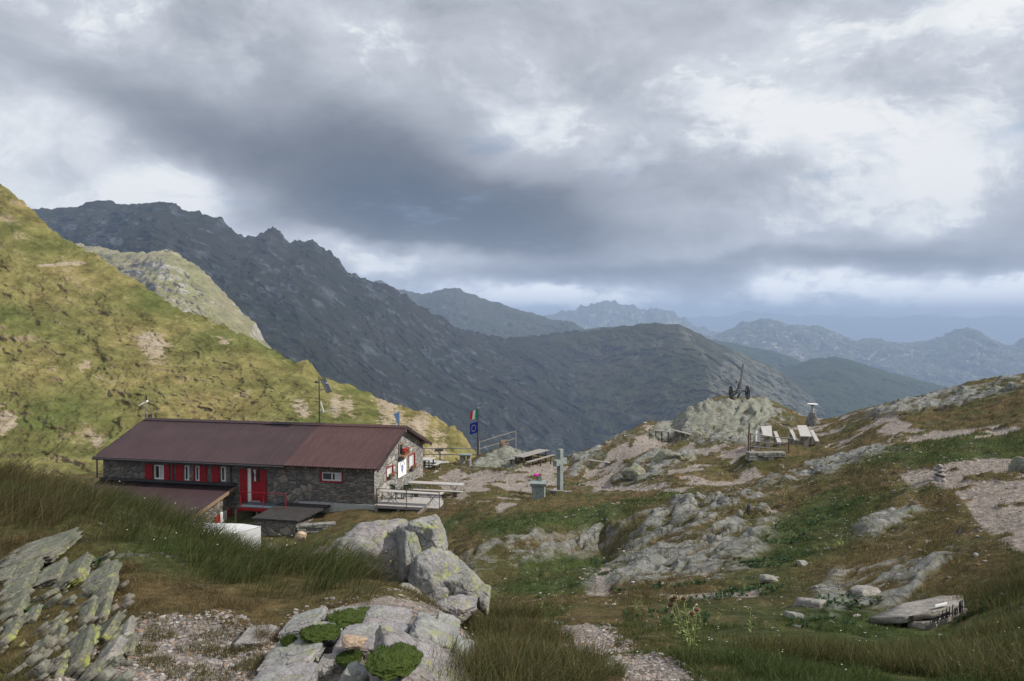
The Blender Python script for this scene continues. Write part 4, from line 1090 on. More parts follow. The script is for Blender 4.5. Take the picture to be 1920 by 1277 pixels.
MB().box((0.062, y0 + .1, zb + .1), (0.075, y1 - .1, zt - .1)).build('pane', M['glass'], ht)
bal = MB(); bal.box((0.08, y0 - .1, zb - .08), (0.42, y1 + .5, zb)); bal.bar((0.1, y0, zb - .08), (0.02, y0, zb - .35), .05)
bl = bal.build('flower_shelf', M['wood_brown'], hut)
for k, dy in enumerate((0.15, 0.5, 0.8)):
    pt = MB().tube((0.27, y1 - .35 + dy, zb + .002), (0.27, y1 - .35 + dy, zb + .18), 0.08, 0.11).build('flower_pot', M['terracotta'], bl)
    mb = MB(); rnd = random.Random(k + 5)
    for j in range(9): mb.ball((0.27 + rnd.uniform(-.1, .1), y1 - .35 + dy + rnd.uniform(-.1, .1), zb + .24 + rnd.uniform(0, .12)), .085, 1)
    # flowers stay with their pot's shelf
    mb.build('flowers', M['petal_red'] if k != 1 else M['leaf'], bl)

# lean-to on the downhill side
AX0, AX1 = WX0 - 0.1, h_lx(441, 0); AY = -4.55
AZT = h_z(911, AX1, 0) + 0.02; AZB = h_z(971, h_lx(378, AY), AY)
an = MB()
win2 = [h_ly(409, AX1 - .35), h_ly(421, AX1 - .35)]
aw = (win2[0], win2[1], h_z(992, AX1, win2[0]), h_z(957, AX1, win2[1]))
sl2 = (AZT - AZB) / (-AY)
def ann_z(y): return AZT + sl2 * y - 0.09
lim = min(aw[3], ann_z(win2[0]) - .12); aw = (aw[0], aw[1], min(aw[2], lim - 1.0), lim)
panel(an, 'y', AY + .35, 0, -2.9, ann_z(AY + .35), AX1 - .35, 1, [])
an.poly([(AX1 - .35, AY + .35, ann_z(AY + .35)), (AX1 - .35, 0, ann_z(AY + .35)), (AX1 - .35, 0, ann_z(0))])
an.poly([(AX0 + .3, AY + .35, -2.9), (AX1 - .35, AY + .35, -2.9), (AX1 - .35, AY + .35, ann_z(AY + .35)), (AX0 + .3, AY + .35, ann_z(AY + .35))])
an.poly([(AX0 + .3, AY + .35, -2.9), (AX0 + .3, 0, -2.9), (AX0 + .3, 0, ann_z(0)), (AX0 + .3, AY + .35, ann_z(AY + .35))])
anw = an.build('annex_wall', M['stone_dark'], hut)
tag(corrugated('annex_roof', AX0, AX1, [(AY - .1, AZB - .02), (AY * .5, (AZT + AZB) / 2), (-0.02, AZT)], M['roof_dark'], hut, amp=0.018), 'lower corrugated roof of the lean-to')
MB().bar((AX1 + .02, AY - .1, AZB - .09), (AX1 + .02, 0.0 - .02, AZT - .09), 0.04, 0.2).build('annex_verge', M['wood_brown'], hut)
MB().box((AX0, -0.25, AZT - .0), (AX1, -0.004, AZT + .14)).build('flashing', M['dark_metal'], hut)
xw = AX1 - .35
mb = MB(); mb.box((xw + .003, aw[0], aw[2]), (xw + .04, aw[1], aw[3])); w_ = mb.build('window', M['white'], hut)
MB().box((xw + .042, aw[0] + .08, aw[2] + .08), (xw + .05, aw[1] - .08, aw[3] - .08)).build('curtain', M['curtain'], w_)
wd = aw[1] - aw[0]
for s0, s1 in ((aw[0] - wd * .85, aw[0] - .02), (aw[1] + .02, aw[1] + wd * .85)):
    MB().box((xw + .006, s0, aw[2]), (xw + .06, s1, aw[3] if s0 > aw[0] else aw[3] - .12), bev=.005).build('shutter', M['red'], w_)
# steel landing in front of the door
L0, L1 = h_lx(445, -1.35), h_lx(536, -1.35); LZ = h_z(954.5, L1, -1.35)
pl = MB().box((L0, -1.35, LZ - .05), (L1, -0.02, LZ)).build('landing', M['plate'], hut)
mb = MB(); mb.box((L0, -1.36, LZ - .24), (L1, -1.28, LZ - .052)); mb.box((L0, -1.27, LZ - .24), (L0 + .08, -0.02, LZ - .052)); mb.box((L1 - .08, -1.27, LZ - .24), (L1, -0.02, LZ - .052)); mb.build('landing_beam', M['red'], pl)
RT = h_z(922, L0, -1.3)
mb = MB()
for x in (L0 + .1, (L0 + L1) / 2, L1 - .1): mb.tube((x, -1.3, LZ), (x, -1.3, RT), 0.022, seg=6)
mb.tube((L0 + .1, -1.3, RT), (L1 - .1, -1.3, RT), 0.022, seg=6); mb.tube((L0 + .1, -1.3, RT), (L0 - .5, -0.1, RT - .25), 0.022, seg=6)
mb.build('railing', M['red'], pl)
for x in (h_lx(438, -1.3), h_lx(478, -1.3)): MB().box((x - .05, -1.27, -2.2), (x + .05, -1.17, LZ - .245)).build('landing_post', M['wood_brown'], pl)

# stone store with a slate roof in front of the hut
s0, s1 = h_lx(474, -3.1), h_lx(552, -3.1); SZ = h_z(976, s1, -3.2)
zb_ = -1.6
store = empty('stone_store', h_world((s0 + s1) / 2, -1.8, zb_), HRZ, 'low stone store with flat dark slate roof below the red landing', 'stone store')
cx_ = (s0 + s1) / 2
mb = MB(); mb.box((s0 - cx_, -1.3, -.5), (s1 - cx_, 1.2, SZ - zb_ - .10)); mb.build('wall', M['stone_dark'], store)
mb = MB(); hw = (s1 - s0) / 2
mb.prism([(-hw - .12, -1.45, SZ - zb_ - .09), (hw + .18, -1.45, SZ - zb_ - .09), (hw + .75, 1.62, SZ - zb_ + .13), (-hw + .1, 1.62, SZ - zb_ + .13)], (0, 0, .10))
mb.build('roof', M['slate'], store)

# white sheeted tank in front
tk = P(450, 1040, 38.0)
tank = empty('water_tank', (0, 0, 0), 0, 'white box-shaped tank with sloping top behind the tall grass', 'tank')
c0 = P(489, 1042, 38.0); zt = P(489, 987, 38.0).z; zb2 = c0.z
tank.location = c0
# corner points in world, written relative to the base corner
def rel(px, py, Y): return P(px, py, Y) - c0
fr = rel(489, 987, 38.0); bk = rel(456, 982, 39.6); lf = rel(345, 979, 41.0); fl = rel(380, 1003, 37.2); mid = rel(446, 999, 37.4)
low = lambda v: Vector((v.x, v.y, -1.6))
mb = MB()
mb.poly([mid, fr, bk]); mb.poly([fl, mid, bk, lf]); mb.poly([low(mid), low(fr), fr, mid]); mb.poly([low(fl), low(mid), mid, fl]); mb.poly([low(lf), low(fl), fl, lf])
mb.poly([low(fr), low(bk), bk, fr]); mb.poly([low(bk), low(lf), lf, bk])
mb.build('cover', M['tarp'], tank)
mb = MB(); mb.bar(fr + Vector((0, -.01, 0.012)), mid + Vector((0, -.01, 0.012)), .03, .02); mb.build('edge_strip', M['white'], tank)

# banner on the gable
y0, y1 = h_ly(743.5), h_ly(759); bz0, bz1 = h_z(897, 0, y0), h_z(868, 0, y0)
bn = empty('banner', h_world(0.06, y0, bz0), HRZ, 'white cloth banner with small blue grey crest hung on the gable wall', 'banner')
w_, h_ = y1 - y0, bz1 - bz0
mb = MB(); mb.box((0, 0, 0), (0.012, w_, h_)); mb.build('cloth', M['flag_white'], bn)
M['crest'] = simple('crest_print', (0.22, 0.25, 0.42), 0.8, 0.2, 9)
mb = MB(); c_ = (w_ / 2, h_ * .48); r_ = w_ * .13
mb.prism([(0.014, c_[0] - r_, c_[1] + r_ * 1.3), (0.014, c_[0] + r_, c_[1] + r_ * 1.3), (0.014, c_[0] + r_, c_[1] - r_ * .3), (0.014, c_[0], c_[1] - r_ * 1.6), (0.014, c_[0] - r_, c_[1] - r_ * .3)], (0.004, 0, 0))
mb.build('crest', M['crest'], bn)
mb = MB()
arc_ = [math.radians(20 + 140 * k / 12) for k in range(13)]
mb.prism([(0.014, c_[0] + math.cos(a) * w_ * .33, c_[1] + math.sin(a) * w_ * .37) for a in arc_] + [(0.014, c_[0] + math.cos(a) * w_ * .28, c_[1] + math.sin(a) * w_ * .32) for a in arc_[::-1]], (0.004, 0, 0))
mb.build('arc_mark', M['crest'], bn)

# timber deck at the gable, its railing, tables and chairs
DZ = 0.24
dk = empty('wooden_deck', h_world(0.1, -.3, 0), HRZ, 'pale plank deck on posts beside the gable wall', 'deck')
n = 26; DW, DD = 3.95, 3.9
mb = MB()
for i in range(n):
    a = i * DD / n; mb.box((0.02, a + .006, DZ - .04), (DW, a + DD / n - .006, DZ))
mb.build('planks', M['wood_pale'], dk)
MB().box((0, -.05, DZ - .17), (DW, -.003, DZ - .005)).build('beam', M['wood_grey'], dk)
MB().box((DW + .003, 0, DZ - .17), (DW + .05, DD, DZ - .005)).build('beam', M['wood_grey'], dk)
for x, y in ((.1, .05), (1.5, .05), (DW - .1, .05), (DW - .1, DD - .1)):
    MB().box((x - .06, y - .04, -.9), (x + .06, y + .08, DZ - .045)).build('post', M['wood_grey'], dk)
rl_ = empty('railing', h_world(0.1, -.42, 0), HRZ, 'thin rusty metal railing along the front of the plank deck', 'railing')
px3 = (705, 761, 823); lx3 = [h_lx(p, -.42) - .1 for p in px3]
for x, pb in zip(lx3, (967, 968, 956)):
    MB().tube((x, 0, -.6), (x, 0, 1.26 - 0.05 * (x > 2)), 0.025, seg=6).build('post', M['rust'], rl_)
mb = MB(); mb.tube((lx3[0], 0, 1.26), (lx3[2], 0, 1.2), 0.02, seg=6); mb.tube((lx3[0], 0, .72), (lx3[1], 0, .70), 0.012, seg=6); mb.build('rail', M['rust'], rl_)
def trestle_table(loc, rz, L, W, Ht, label, group=None, bench_=False):
    t = empty('trestle_table', loc, rz, label, 'table', group)
    mb = MB()
    for k in range(3): mb.box((0, -W / 2 + k * W / 3 + .004, Ht - .04), (L, -W / 2 + (k + 1) * W / 3 - .004, Ht), bev=.004)
    mb.build('tabletop', M['wood_pale'], t)
    for x in (L * .17, L * .83):
        mb = MB()
        for s in (-1, 1): mb.bar((x - .3 * s, -W * .4, 0), (x + .3 * s, -W * .1, Ht - .045), .03); mb.bar((x - .3 * s, W * .4, 0), (x + .3 * s, W * .1, Ht - .045), .03)
        mb.build('trestle', M['metal'], t)
    return t
trestle_table(h_world(.3, .35, DZ), HRZ, 3.85, .6, .74, 'long plank trestle table just behind the deck railing', 'trestle tables on the deck')
trestle_table(h_world(1.15, 3.0, DZ), HRZ + .0, 3.5, .7, .76, 'long plank trestle table at the back of the deck', 'trestle tables on the deck')
b = empty('plank_bench', h_world(1.3, 2.35, DZ), HRZ, 'narrow plank bench in front of the rear deck table', 'bench')
MB().box((0, -.14, .41), (3.5, .14, .45), bev=.004).build('seat', M['wood_pale'], b)
for x in (.5, 3.0): MB().box((x - .1, -.12, 0), (x + .1, .12, .405)).build('leg', M['wood_dark'], b)
def plastic_chair(loc, rz, label):
    t = empty('garden_chair', loc, rz, label, 'chair', 'dark green plastic chairs on the deck')
    mb = MB(); mb.box((-.23, -.22, .40), (.23, .22, .43), bev=.01); mb.build('seat', M['plastic_green'], t)
    mb = MB()
    for k in range(5): mb.bar((-.18 + .09 * k, .22, .42), (-.20 + .10 * k, .32, .85), .06, .02)
    mb.bar((-.24, .325, .86), (.24, .325, .86), .03, .09); mb.build('backrest', M['plastic_green'], t)
    for s in (-1, 1):
        MB().bar((s * .25, -.2, .62), (s * .25, .27, .64), .05, .025).build('armrest', M['plastic_green'], t)
        MB().bar((s * .23, -.2, 0), (s * .25, -.2, .62), .04).build('leg', M['plastic_green'], t)
        MB().bar((s * .23, .27, 0), (s * .22, .25, .40), .04).build('leg', M['plastic_green'], t)
plastic_chair(h_world(.85, 1.5, DZ), HRZ + 2.6, 'dark green plastic chair nearest the gable wall on the deck')
plastic_chair(h_world(1.5, 1.75, DZ), HRZ + 3.3, 'dark green plastic chair farther from the wall on the deck')
wb = MB(); wb.bar(P(781, 966, 45.3), P(807, 941, 45.9), .16, .05); o = wb.build('loose_plank', M['wood_grey']); tag(o, 'grey loose plank leaning on the deck edge', 'plank', 'loose planks by the deck')
wb = MB(); wb.bar(P(780, 970, 45.1), P(801, 953, 45.5), .12, .04); o = wb.build('loose_plank', M['wood_brown']); tag(o, 'reddish loose plank lying below the grey one', 'plank', 'loose planks by the deck')
# paved terrace behind the gable corner
mb = MB(); q = [P(789, 888, 57.0), P(803, 893, 55.8), P(842, 865, 63.2), P(800, 863, 64)]
zt_ = sum(gz(v.x, v.y) for v in q) / 4 - .03
mb.prism([Vector((v.x, v.y, zt_ - .5)) for v in q], (0, 0, .58)); o = mb.build('terrace', M['concrete']); o['kind'] = 'structure'
TZ = zt_ + .08

# ------------------------------------------------------------------ masts, flags, fences
def spot(px, py, Y): p = P(px, py, Y); return p
# wind turbine behind the roof
c = P(275, 753, 60.0); gb = gz(c.x, c.y)
wt = empty('wind_turbine', (c.x, c.y, gb), 0.3, 'small three-bladed wind turbine on a thin pole rising behind the left roof end', 'wind turbine')
MB().tube((0, 0, -.3), (0, 0, c.z - gb - .1), .035, seg=8).build('pole', M['metal'], wt)
hz = c.z - gb
MB().tube((0, .25, hz), (0, -.18, hz), .09, .06).build('nacelle', M['white'], wt)
for a, mt in ((92, 'ink'), (-30, 'ink'), (208, 'white')):
    r = math.radians(a); d = Vector((math.cos(r), 0, math.sin(r))); n_ = Vector((-d.z, 0, d.x))
    o_ = Vector((0, -.2, hz))
    MB().prism([o_ + d * .05 - n_ * .04, o_ + d * .25 - n_ * .07, o_ + d * .62 - n_ * .01, o_ + d * .62 + n_ * .02, o_ + d * .2 + n_ * .04], (0, -.02, .01)).build('blade', M[mt], wt)
# mast with panel and antennas on the ridge
mx = h_lx(598, RY); mbp = h_world(mx, RY, ZR + .03)
ms = empty('antenna_mast', mbp, 0, 'tall thin mast with tilted solar panel and white antenna arms on the roof ridge', 'mast')
def MR(px, py, dy=0.0): return P(px, py, mbp.y + dy) - mbp
MB().tube((0, 0, -.2), MR(598, 706), .045, .03, seg=8).build('pole', M['dark_metal'], ms)
a, b_ = MR(601, 711, -.1), MR(613, 736, -.45); sd_ = Vector((.30, .75, 0)).normalized() * .5
dn = (b_ - a).normalized(); nn = dn.cross(sd_).normalized() * .04
mb = MB(); mb.prism([a, b_, b_ + sd_, a + sd_], nn); pnl = mb.build('solar_panel', M['glass'], ms)
mb = MB()
for p_, q_ in ((a, b_), (b_, b_ + sd_), (b_ + sd_, a + sd_), (a + sd_, a)): mb.bar(p_ + nn * .5, q_ + nn * .5, .06, .06)
mb.build('frame', M['dark_metal'], pnl)
MB().bar(MR(598, 731), MR(606, 730, -.2), .08, .06).build('bracket', M['metal'], ms)
MB().bar(MR(591, 717), MR(615, 718.5, .05), .05, .05).build('cross_arm', M['white'], ms)
MB().tube(MR(590.5, 716), MR(596, 717), .07).build('lamp', M['dark_metal'], ms)
mb = MB(); mb.bar(MR(601, 753), MR(607, 773), .07); mb.bar(MR(607, 773), MR(624, 767), .06); mb.bar(MR(598, 768), MR(606, 770), .05)
mb.build('antenna_arm', M['white'], ms)
MB().tube(MR(620, 765), MR(624, 765), .06).build('sensor', M['metal'], ms)

def flag_mesh(name, tl, tr, br, bl, mat, parent=None, u0=0.0, u1=1.0, waves=2.0, amp=0.12, n=14, ph=0.0):
    """rippled cloth through four corners, part u0..u1 of its length"""
    V = []; th = 0.006
    for s_ in (1, -1):
        for j in range(n + 1):
            v = j / n
            for i in range(n + 1):
                u = u0 + (u1 - u0) * i / n
                p = (tl * (1 - u) + tr * u) * (1 - v) + (bl * (1 - u) + br * u) * v
                k = math.sin(u * math.pi * waves + v * 1.4 + ph) * amp * u
                V.append((p.x, p.y + k + th * s_, p.z + k * .25))
    V = np.array(V); f = grid_faces(n + 1, n + 1); m_ = (n + 1) ** 2
    return np_mesh(name, V, np.concatenate([f, f[:, ::-1] + m_]), mat, parent)
fp = P(896, 853, 65.0); fz = gz(fp.x, fp.y)
pole = empty('flagpole', (fp.x, fp.y, fz), 0, 'dark slender flagpole at the bend of the wooden fence', 'flagpole')
MB().tube((0, 0, -.3), (0, 0, P(896, 766, 65.0).z - fz), .06, .035, seg=8).build('pole', M['dark_metal'], pole)
MB().ball((0, 0, P(896, 765, 65.0).z - fz), .07, 2).build('finial', M['metal'], pole)
def W(px, py, dy=0.0): return P(px, py, 65.0 + dy)
it = empty('italian_flag', W(896, 768), 0, 'green white and red striped flag flying at the top of the flagpole', 'flag'); o0 = W(896, 768)
cn = [W(895.5, 768) - o0, W(883, 771, .3) - o0, W(880, 787.5, .5) - o0, W(895.5, 784) - o0]
for k, mt in enumerate(('flag_green', 'flag_white', 'flag_red')):
    flag_mesh('stripe', *cn, M[mt], it, k / 3, (k + 1) / 3, 2.4, .12)
eu = empty('european_flag', W(896, 792), 0, 'dark blue flag with ring of yellow stars below the striped flag', 'flag'); o0 = W(896, 792)
cn = [W(895.5, 791) - o0, W(881, 794, .3) - o0, W(881, 815, .3) - o0, W(895.5, 811) - o0]
flag_mesh('cloth', *cn, M['flag_blue'], eu, 0, 1, 1.5, .07)
for k in range(12):
    a = math.radians(30 * k); u, v = .5 + .26 * math.cos(a), .5 + .29 * math.sin(a)
    p = (cn[0] * (1 - u) + cn[1] * u) * (1 - v) + (cn[3] * (1 - u) + cn[2] * u) * v
    p = p + Vector((0, math.sin(u * math.pi * 1.5 + v * 1.4) * .07 * u - .02, 0))
    pts = []
    for j in range(10):
        rr = .052 if j % 2 == 0 else .022; t = math.radians(90 + 36 * j); pts.append(p + Vector((rr * math.cos(t), 0, rr * math.sin(t))))
    mb = MB(); mb.prism(pts, (0, -.006, 0)); mb.build('star', M['flag_gold'], eu)
sp_ = P(746, 780, 61.0); sz_ = gz(sp_.x, sp_.y)
bf = empty('blue_flag', (sp_.x, sp_.y, sz_), 0, 'light blue pennant seen above the roof ridge near the gable', 'flag')
MB().tube((.12, 0, -.2), (.12, 0, P(748, 771, 61).z - sz_), .03, seg=6).build('pole', M['metal'], bf)
o0 = Vector((sp_.x, sp_.y, sz_)); R = lambda px, py, d=0.0: P(px, py, 61.0 + d) - o0
flag_mesh('cloth', R(748, 772), R(738, 776, .2), R(746, 797, .1), R(748, 799), M['flag_sky'], bf, 0, 1, 2, .08)

def rail_fence(label, pts, rails, post_r=.055, name='wooden_fence', group=None, mat='wood_grey', top=None, rr=.045):
    """pts: world base points; rails: list of lists of world points"""
    o = pts[0]; t = empty(name, o, 0, label, 'fence', group)
    for p, zt in pts_z(pts, top): MB().tube(Vector((p.x, p.y, gz(p.x, p.y) - .3)) - o, Vector((p.x, p.y, zt)) - o, post_r, seg=7).build('post', M[mat], t)
    for r in rails:
        mb = MB()
        for a, b_ in zip(r[:-1], r[1:]): mb.tube(a - o, b_ - o, rr, seg=7)
        mb.build('rail', M[mat], t)
    return t
def pts_z(pts, top): return [(p, (top[i] if top else p.z + 1.0)) for i, p in enumerate(pts)]
rail_fence('weathered round-rail fence between hut gable and flagpole', [P(795, 862, 65.5), P(825, 863, 65.4), P(893.5, 855, 65.2)],
           [[P(793, 841, 65.5), P(895, 841, 65.2)], [P(793, 852, 65.5), P(895, 853, 65.2)]], top=[P(795, 839, 65.5).z, P(825, 840, 65.4).z, P(894, 839, 65.2).z])
rail_fence('weathered round-rail fence rising to the right of the flagpole', [P(898.5, 855, 65.2), P(967, 836, 66.2)],
           [[P(898, 829.5, 65.2), P(967, 808.5, 66.2)], [P(898, 842.5, 65.2), P(967, 822, 66.2)]], top=[P(898, 828, 65.2).z, P(967, 807, 66.2).z])
o = MB().box((-.35, -.05, -.12), (.35, .05, .06)).build('board', M['wood_dark']); o.location = P(823, 843.5, 65.2); tag(o, 'short dark board fixed to the fence rail by the gable', 'board'); o.name = 'signboard'

# ------------------------------------------------------------------ tables and benches
def table(px, py, Y, rz, L, Wd, H, label, name='picnic_table', mat='wood_grey', legs='x', benches=True, th=.05, group=None, base=None):
    p = P(px, py, Y); z = base if base is not None else gz(p.x, p.y)
    t = empty(name, (p.x, p.y, z), rz, label, 'table', group)
    mb = MB(); n = 5
    for k in range(n): mb.box((-L / 2, -Wd / 2 + k * Wd / n + .006, H - th), (L / 2, -Wd / 2 + (k + 1) * Wd / n - .006, H))
    mb.build('tabletop', M[mat], t)
    ks = (-.42, -.1, .14, .42) if L > 3 else (-.36, .36)
    for k in ks:
        for s in (-1, 1): MB().bar((k * L, s * Wd * .38, -.45), (k * L, s * Wd * .36, H - th - .002), .09, .09).build('leg', M['wood_dark'], t)
        if benches: MB().bar((k * L, -Wd / 2 - .5, .36), (k * L, Wd / 2 + .5, .36), .07, .09).build('brace', M['wood_dark'], t)
    if benches:
        for s in (-1, 1):
            MB().box((-L / 2 - .05, s * (Wd / 2 + .38) - .14, .41), (L / 2 + .05, s * (Wd / 2 + .38) + .14, .45)).build('bench_seat', M[mat], t)
            for k in (-.4, 0, .4): MB().bar((k * L, s * (Wd / 2 + .36), -.45), (k * L, s * (Wd / 2 + .36), .405), .08).build('leg', M['wood_dark'], t)
    return t
table(996, 868, 60.5, math.atan2(3.5, 2.3), 3.9, .95, .78, 'long dark picnic table with attached benches at the drop edge', 'picnic_table')
# two-bench rustic table beside the gable
table(800.5, 873, 60.0, math.radians(75), 1.3, .95, .78, 'short picnic table with pale top on the terrace behind the hut gable', 'picnic_table', mat='wood_pale', base=TZ)

def slab_seat(px0, py0, px1, py1, Y0, Y1, w, H, label, legs=(.15, .85), name='bench', mat='wood_grey', legmat='wood_dark', th=.06, legw=.2, group=None, x=False, cat='bench'):
    """a plank from one seen point to another, on two block legs that reach the ground"""
    a, b_ = P(px0, py0, Y0), P(px1, py1, Y1); c = (a + b_) / 2
    g = gz(c.x, c.y); o = Vector((c.x, c.y, g))
    t = empty(name, o, 0, label, cat, group)
    up = Vector((0, 0, 1))
    MB().bar(a - o - up * th / 2, b_ - o - up * th / 2, w, th, bev=.008).build('seat' if cat == 'bench' else 'tabletop', M[mat], t)
    for k in legs:
        q = a.lerp(b_, k); zg = min(gz(q.x, q.y), q.z - .3)
        MB().box((q.x - o.x - legw / 2, q.y - o.y - legw * .6, zg - .25 - o.z), (q.x - o.x + legw / 2, q.y - o.y + legw * .6, q.z - th - o.z - .01), bev=.01).build('leg', M[legmat], t)
    return t
slab_seat(1102, 861.5, 1143, 867, 58.4, 57.6, .32, .45, 'low plank bench on two grey stone blocks right of the stone cross', legmat='green_stone')
slab_seat(1144, 835, 1163, 841.5, 63.6, 62.5, .5, .45, 'short wide bench standing on the pale rock below the rusty bin', legs=(.45, .8), mat='wood_pale')
slab_seat(1226, 806.2, 1256, 809, 64.0, 63.4, .36, .45, 'thin dark-legged bench near the two small tables at the left foot of the knoll', legs=(.12, .5, .9), legw=.09)
slab_seat(1261, 805.5, 1295, 814, 64.2, 62.6, .34, .5, 'grey plank bench on two thick blocks under the rocky knoll', legs=(.2, .85), legw=.22, legmat='wood_brown')
slab_seat(1213, 791.5, 1222, 795, 68.5, 67.5, .6, .6, 'small pale table on the left skyline edge of the knoll', legs=(.2,), mat='plastic_white', name='small_table', cat='table')
slab_seat(1219, 796, 1228.5, 796.5, 67.0, 66.8, 1.0, .6, 'second small pale table just below the skyline one', legs=(.3, .9), mat='plastic_white', legw=.1, name='small_table', cat='table')
# rusty bin
p = P(1159.5, 824, 66.5); z = gz(p.x, p.y); hb = P(0, 814, 66.5).z - p.z
t = empty('rusty_bin', (p.x, p.y, z), .3, 'rusty brown metal bin on the skyline above a short bench', 'bin')
MB().tube((0, 0, -.3), (0, 0, p.z - z + hb), .25, .23, seg=12).build('drum', M['rust'], t)
MB().tube((0, 0, p.z - z + hb), (0, 0, p.z - z + hb + .04), .27, seg=12).build('lid', M['dark_metal'], t)
# old sledge seat on the mound
p = P(946, 842, 65.0); z = gz(p.x, p.y)
t = empty('rustic_bench', (p.x, p.y, z), .6, 'small brown seat of rough logs on the rocky mound by the fence', 'seat')
MB().bar((-.35, -.12, .28), (.35, -.12, .28), .12).build('seat', M['wood_brown'], t)
MB().bar((-.35, .14, .5), (.35, .14, .5), .1).build('backrest', M['wood_brown'], t)
for s in (-.3, .3): MB().bar((s, .16, -.2), (s, .14, .5), .09).build('leg', M['wood_dark'], t)
# stump table
p = P(874, 868, 61.5); z = gz(p.x, p.y)
t = empty('stump_table', (p.x, p.y, z), -.1, 'thick grey stump table with stone top on the small grassy mound', 'table')
MB().box((-.50, -.35, .62), (.42, .35, .74), bev=.02).build('tabletop', M['green_stone'], t)
MB().tube((-.28, 0, -.2), (-.28, 0, .618), .24, .22, seg=14).build('leg', M['wood_grey'], t); MB().tube((.22, .1, -.2), (.22, .1, .618), .18, .18, seg=14).build('leg', M['wood_grey'], t)
p = P(880, 872, 60.0); z = gz(p.x, p.y)
o = MB().tube((0, 0, -.2), (0, 0, .55), .17, .16, seg=14).build('log_stool', M['wood_grey']); o.location = (p.x, p.y, z); tag(o, 'upright grey log stool in front of the stump table', 'stool')

# terrace: two plank tables with four plank benches
def quad_top(name, cat, label, pts, Yn, Yf, th, group, mat='plastic_grey_wood', leg=.28, H=None):
    """pts: far-left, far-right, near-right, near-left in the photo"""
    q = [P(*pts[0], Yf), P(*pts[1], Yf), P(*pts[2], Yn), P(*pts[3], Yn)]
    c = sum(q, Vector()) / 4; g = gz(c.x, c.y); o = Vector((c.x, c.y, g))
    t = empty(name, o, 0, label, cat, group)
    mb = MB(); mb.prism([v - o for v in q[::-1]], (0, 0, -th)); mb.build('tabletop' if cat == 'table' else 'seat', M['wood_pale'], t)
    n_, f_ = (q[2] + q[3]) / 2, (q[0] + q[1]) / 2; wd = (q[2] - q[3]).length
    for k in (.12, .82):
        m_ = n_.lerp(f_, k); zg = min(gz(m_.x, m_.y), m_.z - .35) - .3
        MB().box((m_.x - o.x - leg / 2, m_.y - o.y - .12, zg - o.z), (m_.x - o.x + leg / 2, m_.y - o.y + .12, m_.z - o.z - th - .03), bev=.02).build('leg', M['wood_grey'], t)
g1, g2 = 'plank tables on the stone terrace', 'plank benches on the stone terrace'
quad_top('plank_table', 'table', 'left of the two grey plank tables, behind the wire rail', [(1426.5, 799), (1446.8, 798), (1448, 817.7), (1430.8, 817)], 50.2, 54.0, .06, g1)
quad_top('plank_table', 'table', 'right of the two grey plank tables, beyond the end of the rail', [(1494.5, 797.3), (1511.8, 797.3), (1522.6, 818), (1500.6, 817.5)], 50.2, 54.0, .06, g1)
quad_top('plank_bench', 'bench', 'plank bench on the left side of the left terrace table', [(1417, 807), (1424, 807), (1424.5, 827), (1416.7, 827)], 50.2, 53.4, .06, g2, leg=.2)
quad_top('plank_bench', 'bench', 'plank bench on the right side of the left terrace table', [(1450.3, 808.5), (1456.3, 808.5), (1465.3, 829), (1457.5, 829)], 50.2, 53.4, .06, g2, leg=.2)
quad_top('plank_bench', 'bench', 'plank bench on the left side of the right terrace table', [(1480, 805.6), (1486, 805.6), (1497, 824.6), (1489.4, 824.6)], 50.2, 53.4, .06, g2, leg=.25)
quad_top('plank_bench', 'bench', 'plank bench at far right of the terrace, right of its table', [(1518, 806.5), (1525, 806.5), (1536.4, 827), (1529, 827)], 50.2, 53.4, .06, g2, leg=.25)
# wire rail and dry-stone retaining wall of that terrace
Yw = 47.4
o0 = P(1403, 880, Yw)
t = empty('wire_railing', o0, 0, 'rusty post and wire railing above the dry stone terrace wall', 'railing')
MB().tube(P(1401.5, 884, Yw) - o0, P(1405, 794, Yw) - o0, .05, seg=8).build('post', M['rust'], t)
MB().tube(P(1407, 884, Yw + .2) - o0, P(1407.5, 812, Yw + .2) - o0, .035, seg=8).build('post', M['rust'], t)
MB().tube(P(1479, 852, Yw) - o0, P(1479, 821, Yw) - o0, .045, seg=8).build('post', M['rust'], t)
for a, b_, c in (((1405, 812), (1488, 822.5), .025), ((1405, 826), (1480, 832), .014), ((1404, 836), (1479, 841), .014)):
    p_, q_ = P(*a, Yw), P(*b_, Yw); mid_ = (p_ + q_) / 2 - Vector((0, 0, .05))
    mb = MB(); mb.tube(p_ - o0, mid_ - o0, c, seg=6); mb.tube(mid_ - o0, q_ - o0, c, seg=6); mb.build('rail', M['metal'], t)

def drystone(name, label, a, b_, zt, zb, depth, cat='wall', seed=1, row=.16, mat=None):
    rnd = random.Random(seed); mb = MB(); d = (b_ - a); L = d.length; d.normalize(); nrm = Vector((-d.y, d.x, 0)).normalized()
    z = zb; o = Vector((a.x, a.y, zb))
    Mx = Matrix((d, nrm, Vector((0, 0, 1)))).transposed().to_4x4()
    while z < zt - .03:
        h = row * rnd.uniform(.6, 1.3); x = rnd.uniform(-.2, 0)
        while x < L:
            w_ = rnd.uniform(.25, .7); oy = rnd.uniform(-.06, .06)
            mb.box((x, oy, z - zb), (min(x + w_ - .02, L + .1), depth + oy, z - zb + h - .015), M=Mx, bev=.02)
            x += w_
        z += h
    o_ = mb.build(name, mat or M['stone_block']); o_.location = o; tag(o_, label, cat); return o_
m_, w_, b__ = material('stone_block')
n1 = w_.noise(obj_co(w_), 2.2, 6, .65); n2 = w_.noise(obj_co(w_), 12, 5, .65)
cc = w_.ramp(n1, [(.3, (.10, .10, .095)), (.5, (.20, .20, .19)), (.7, (.33, .32, .30))])
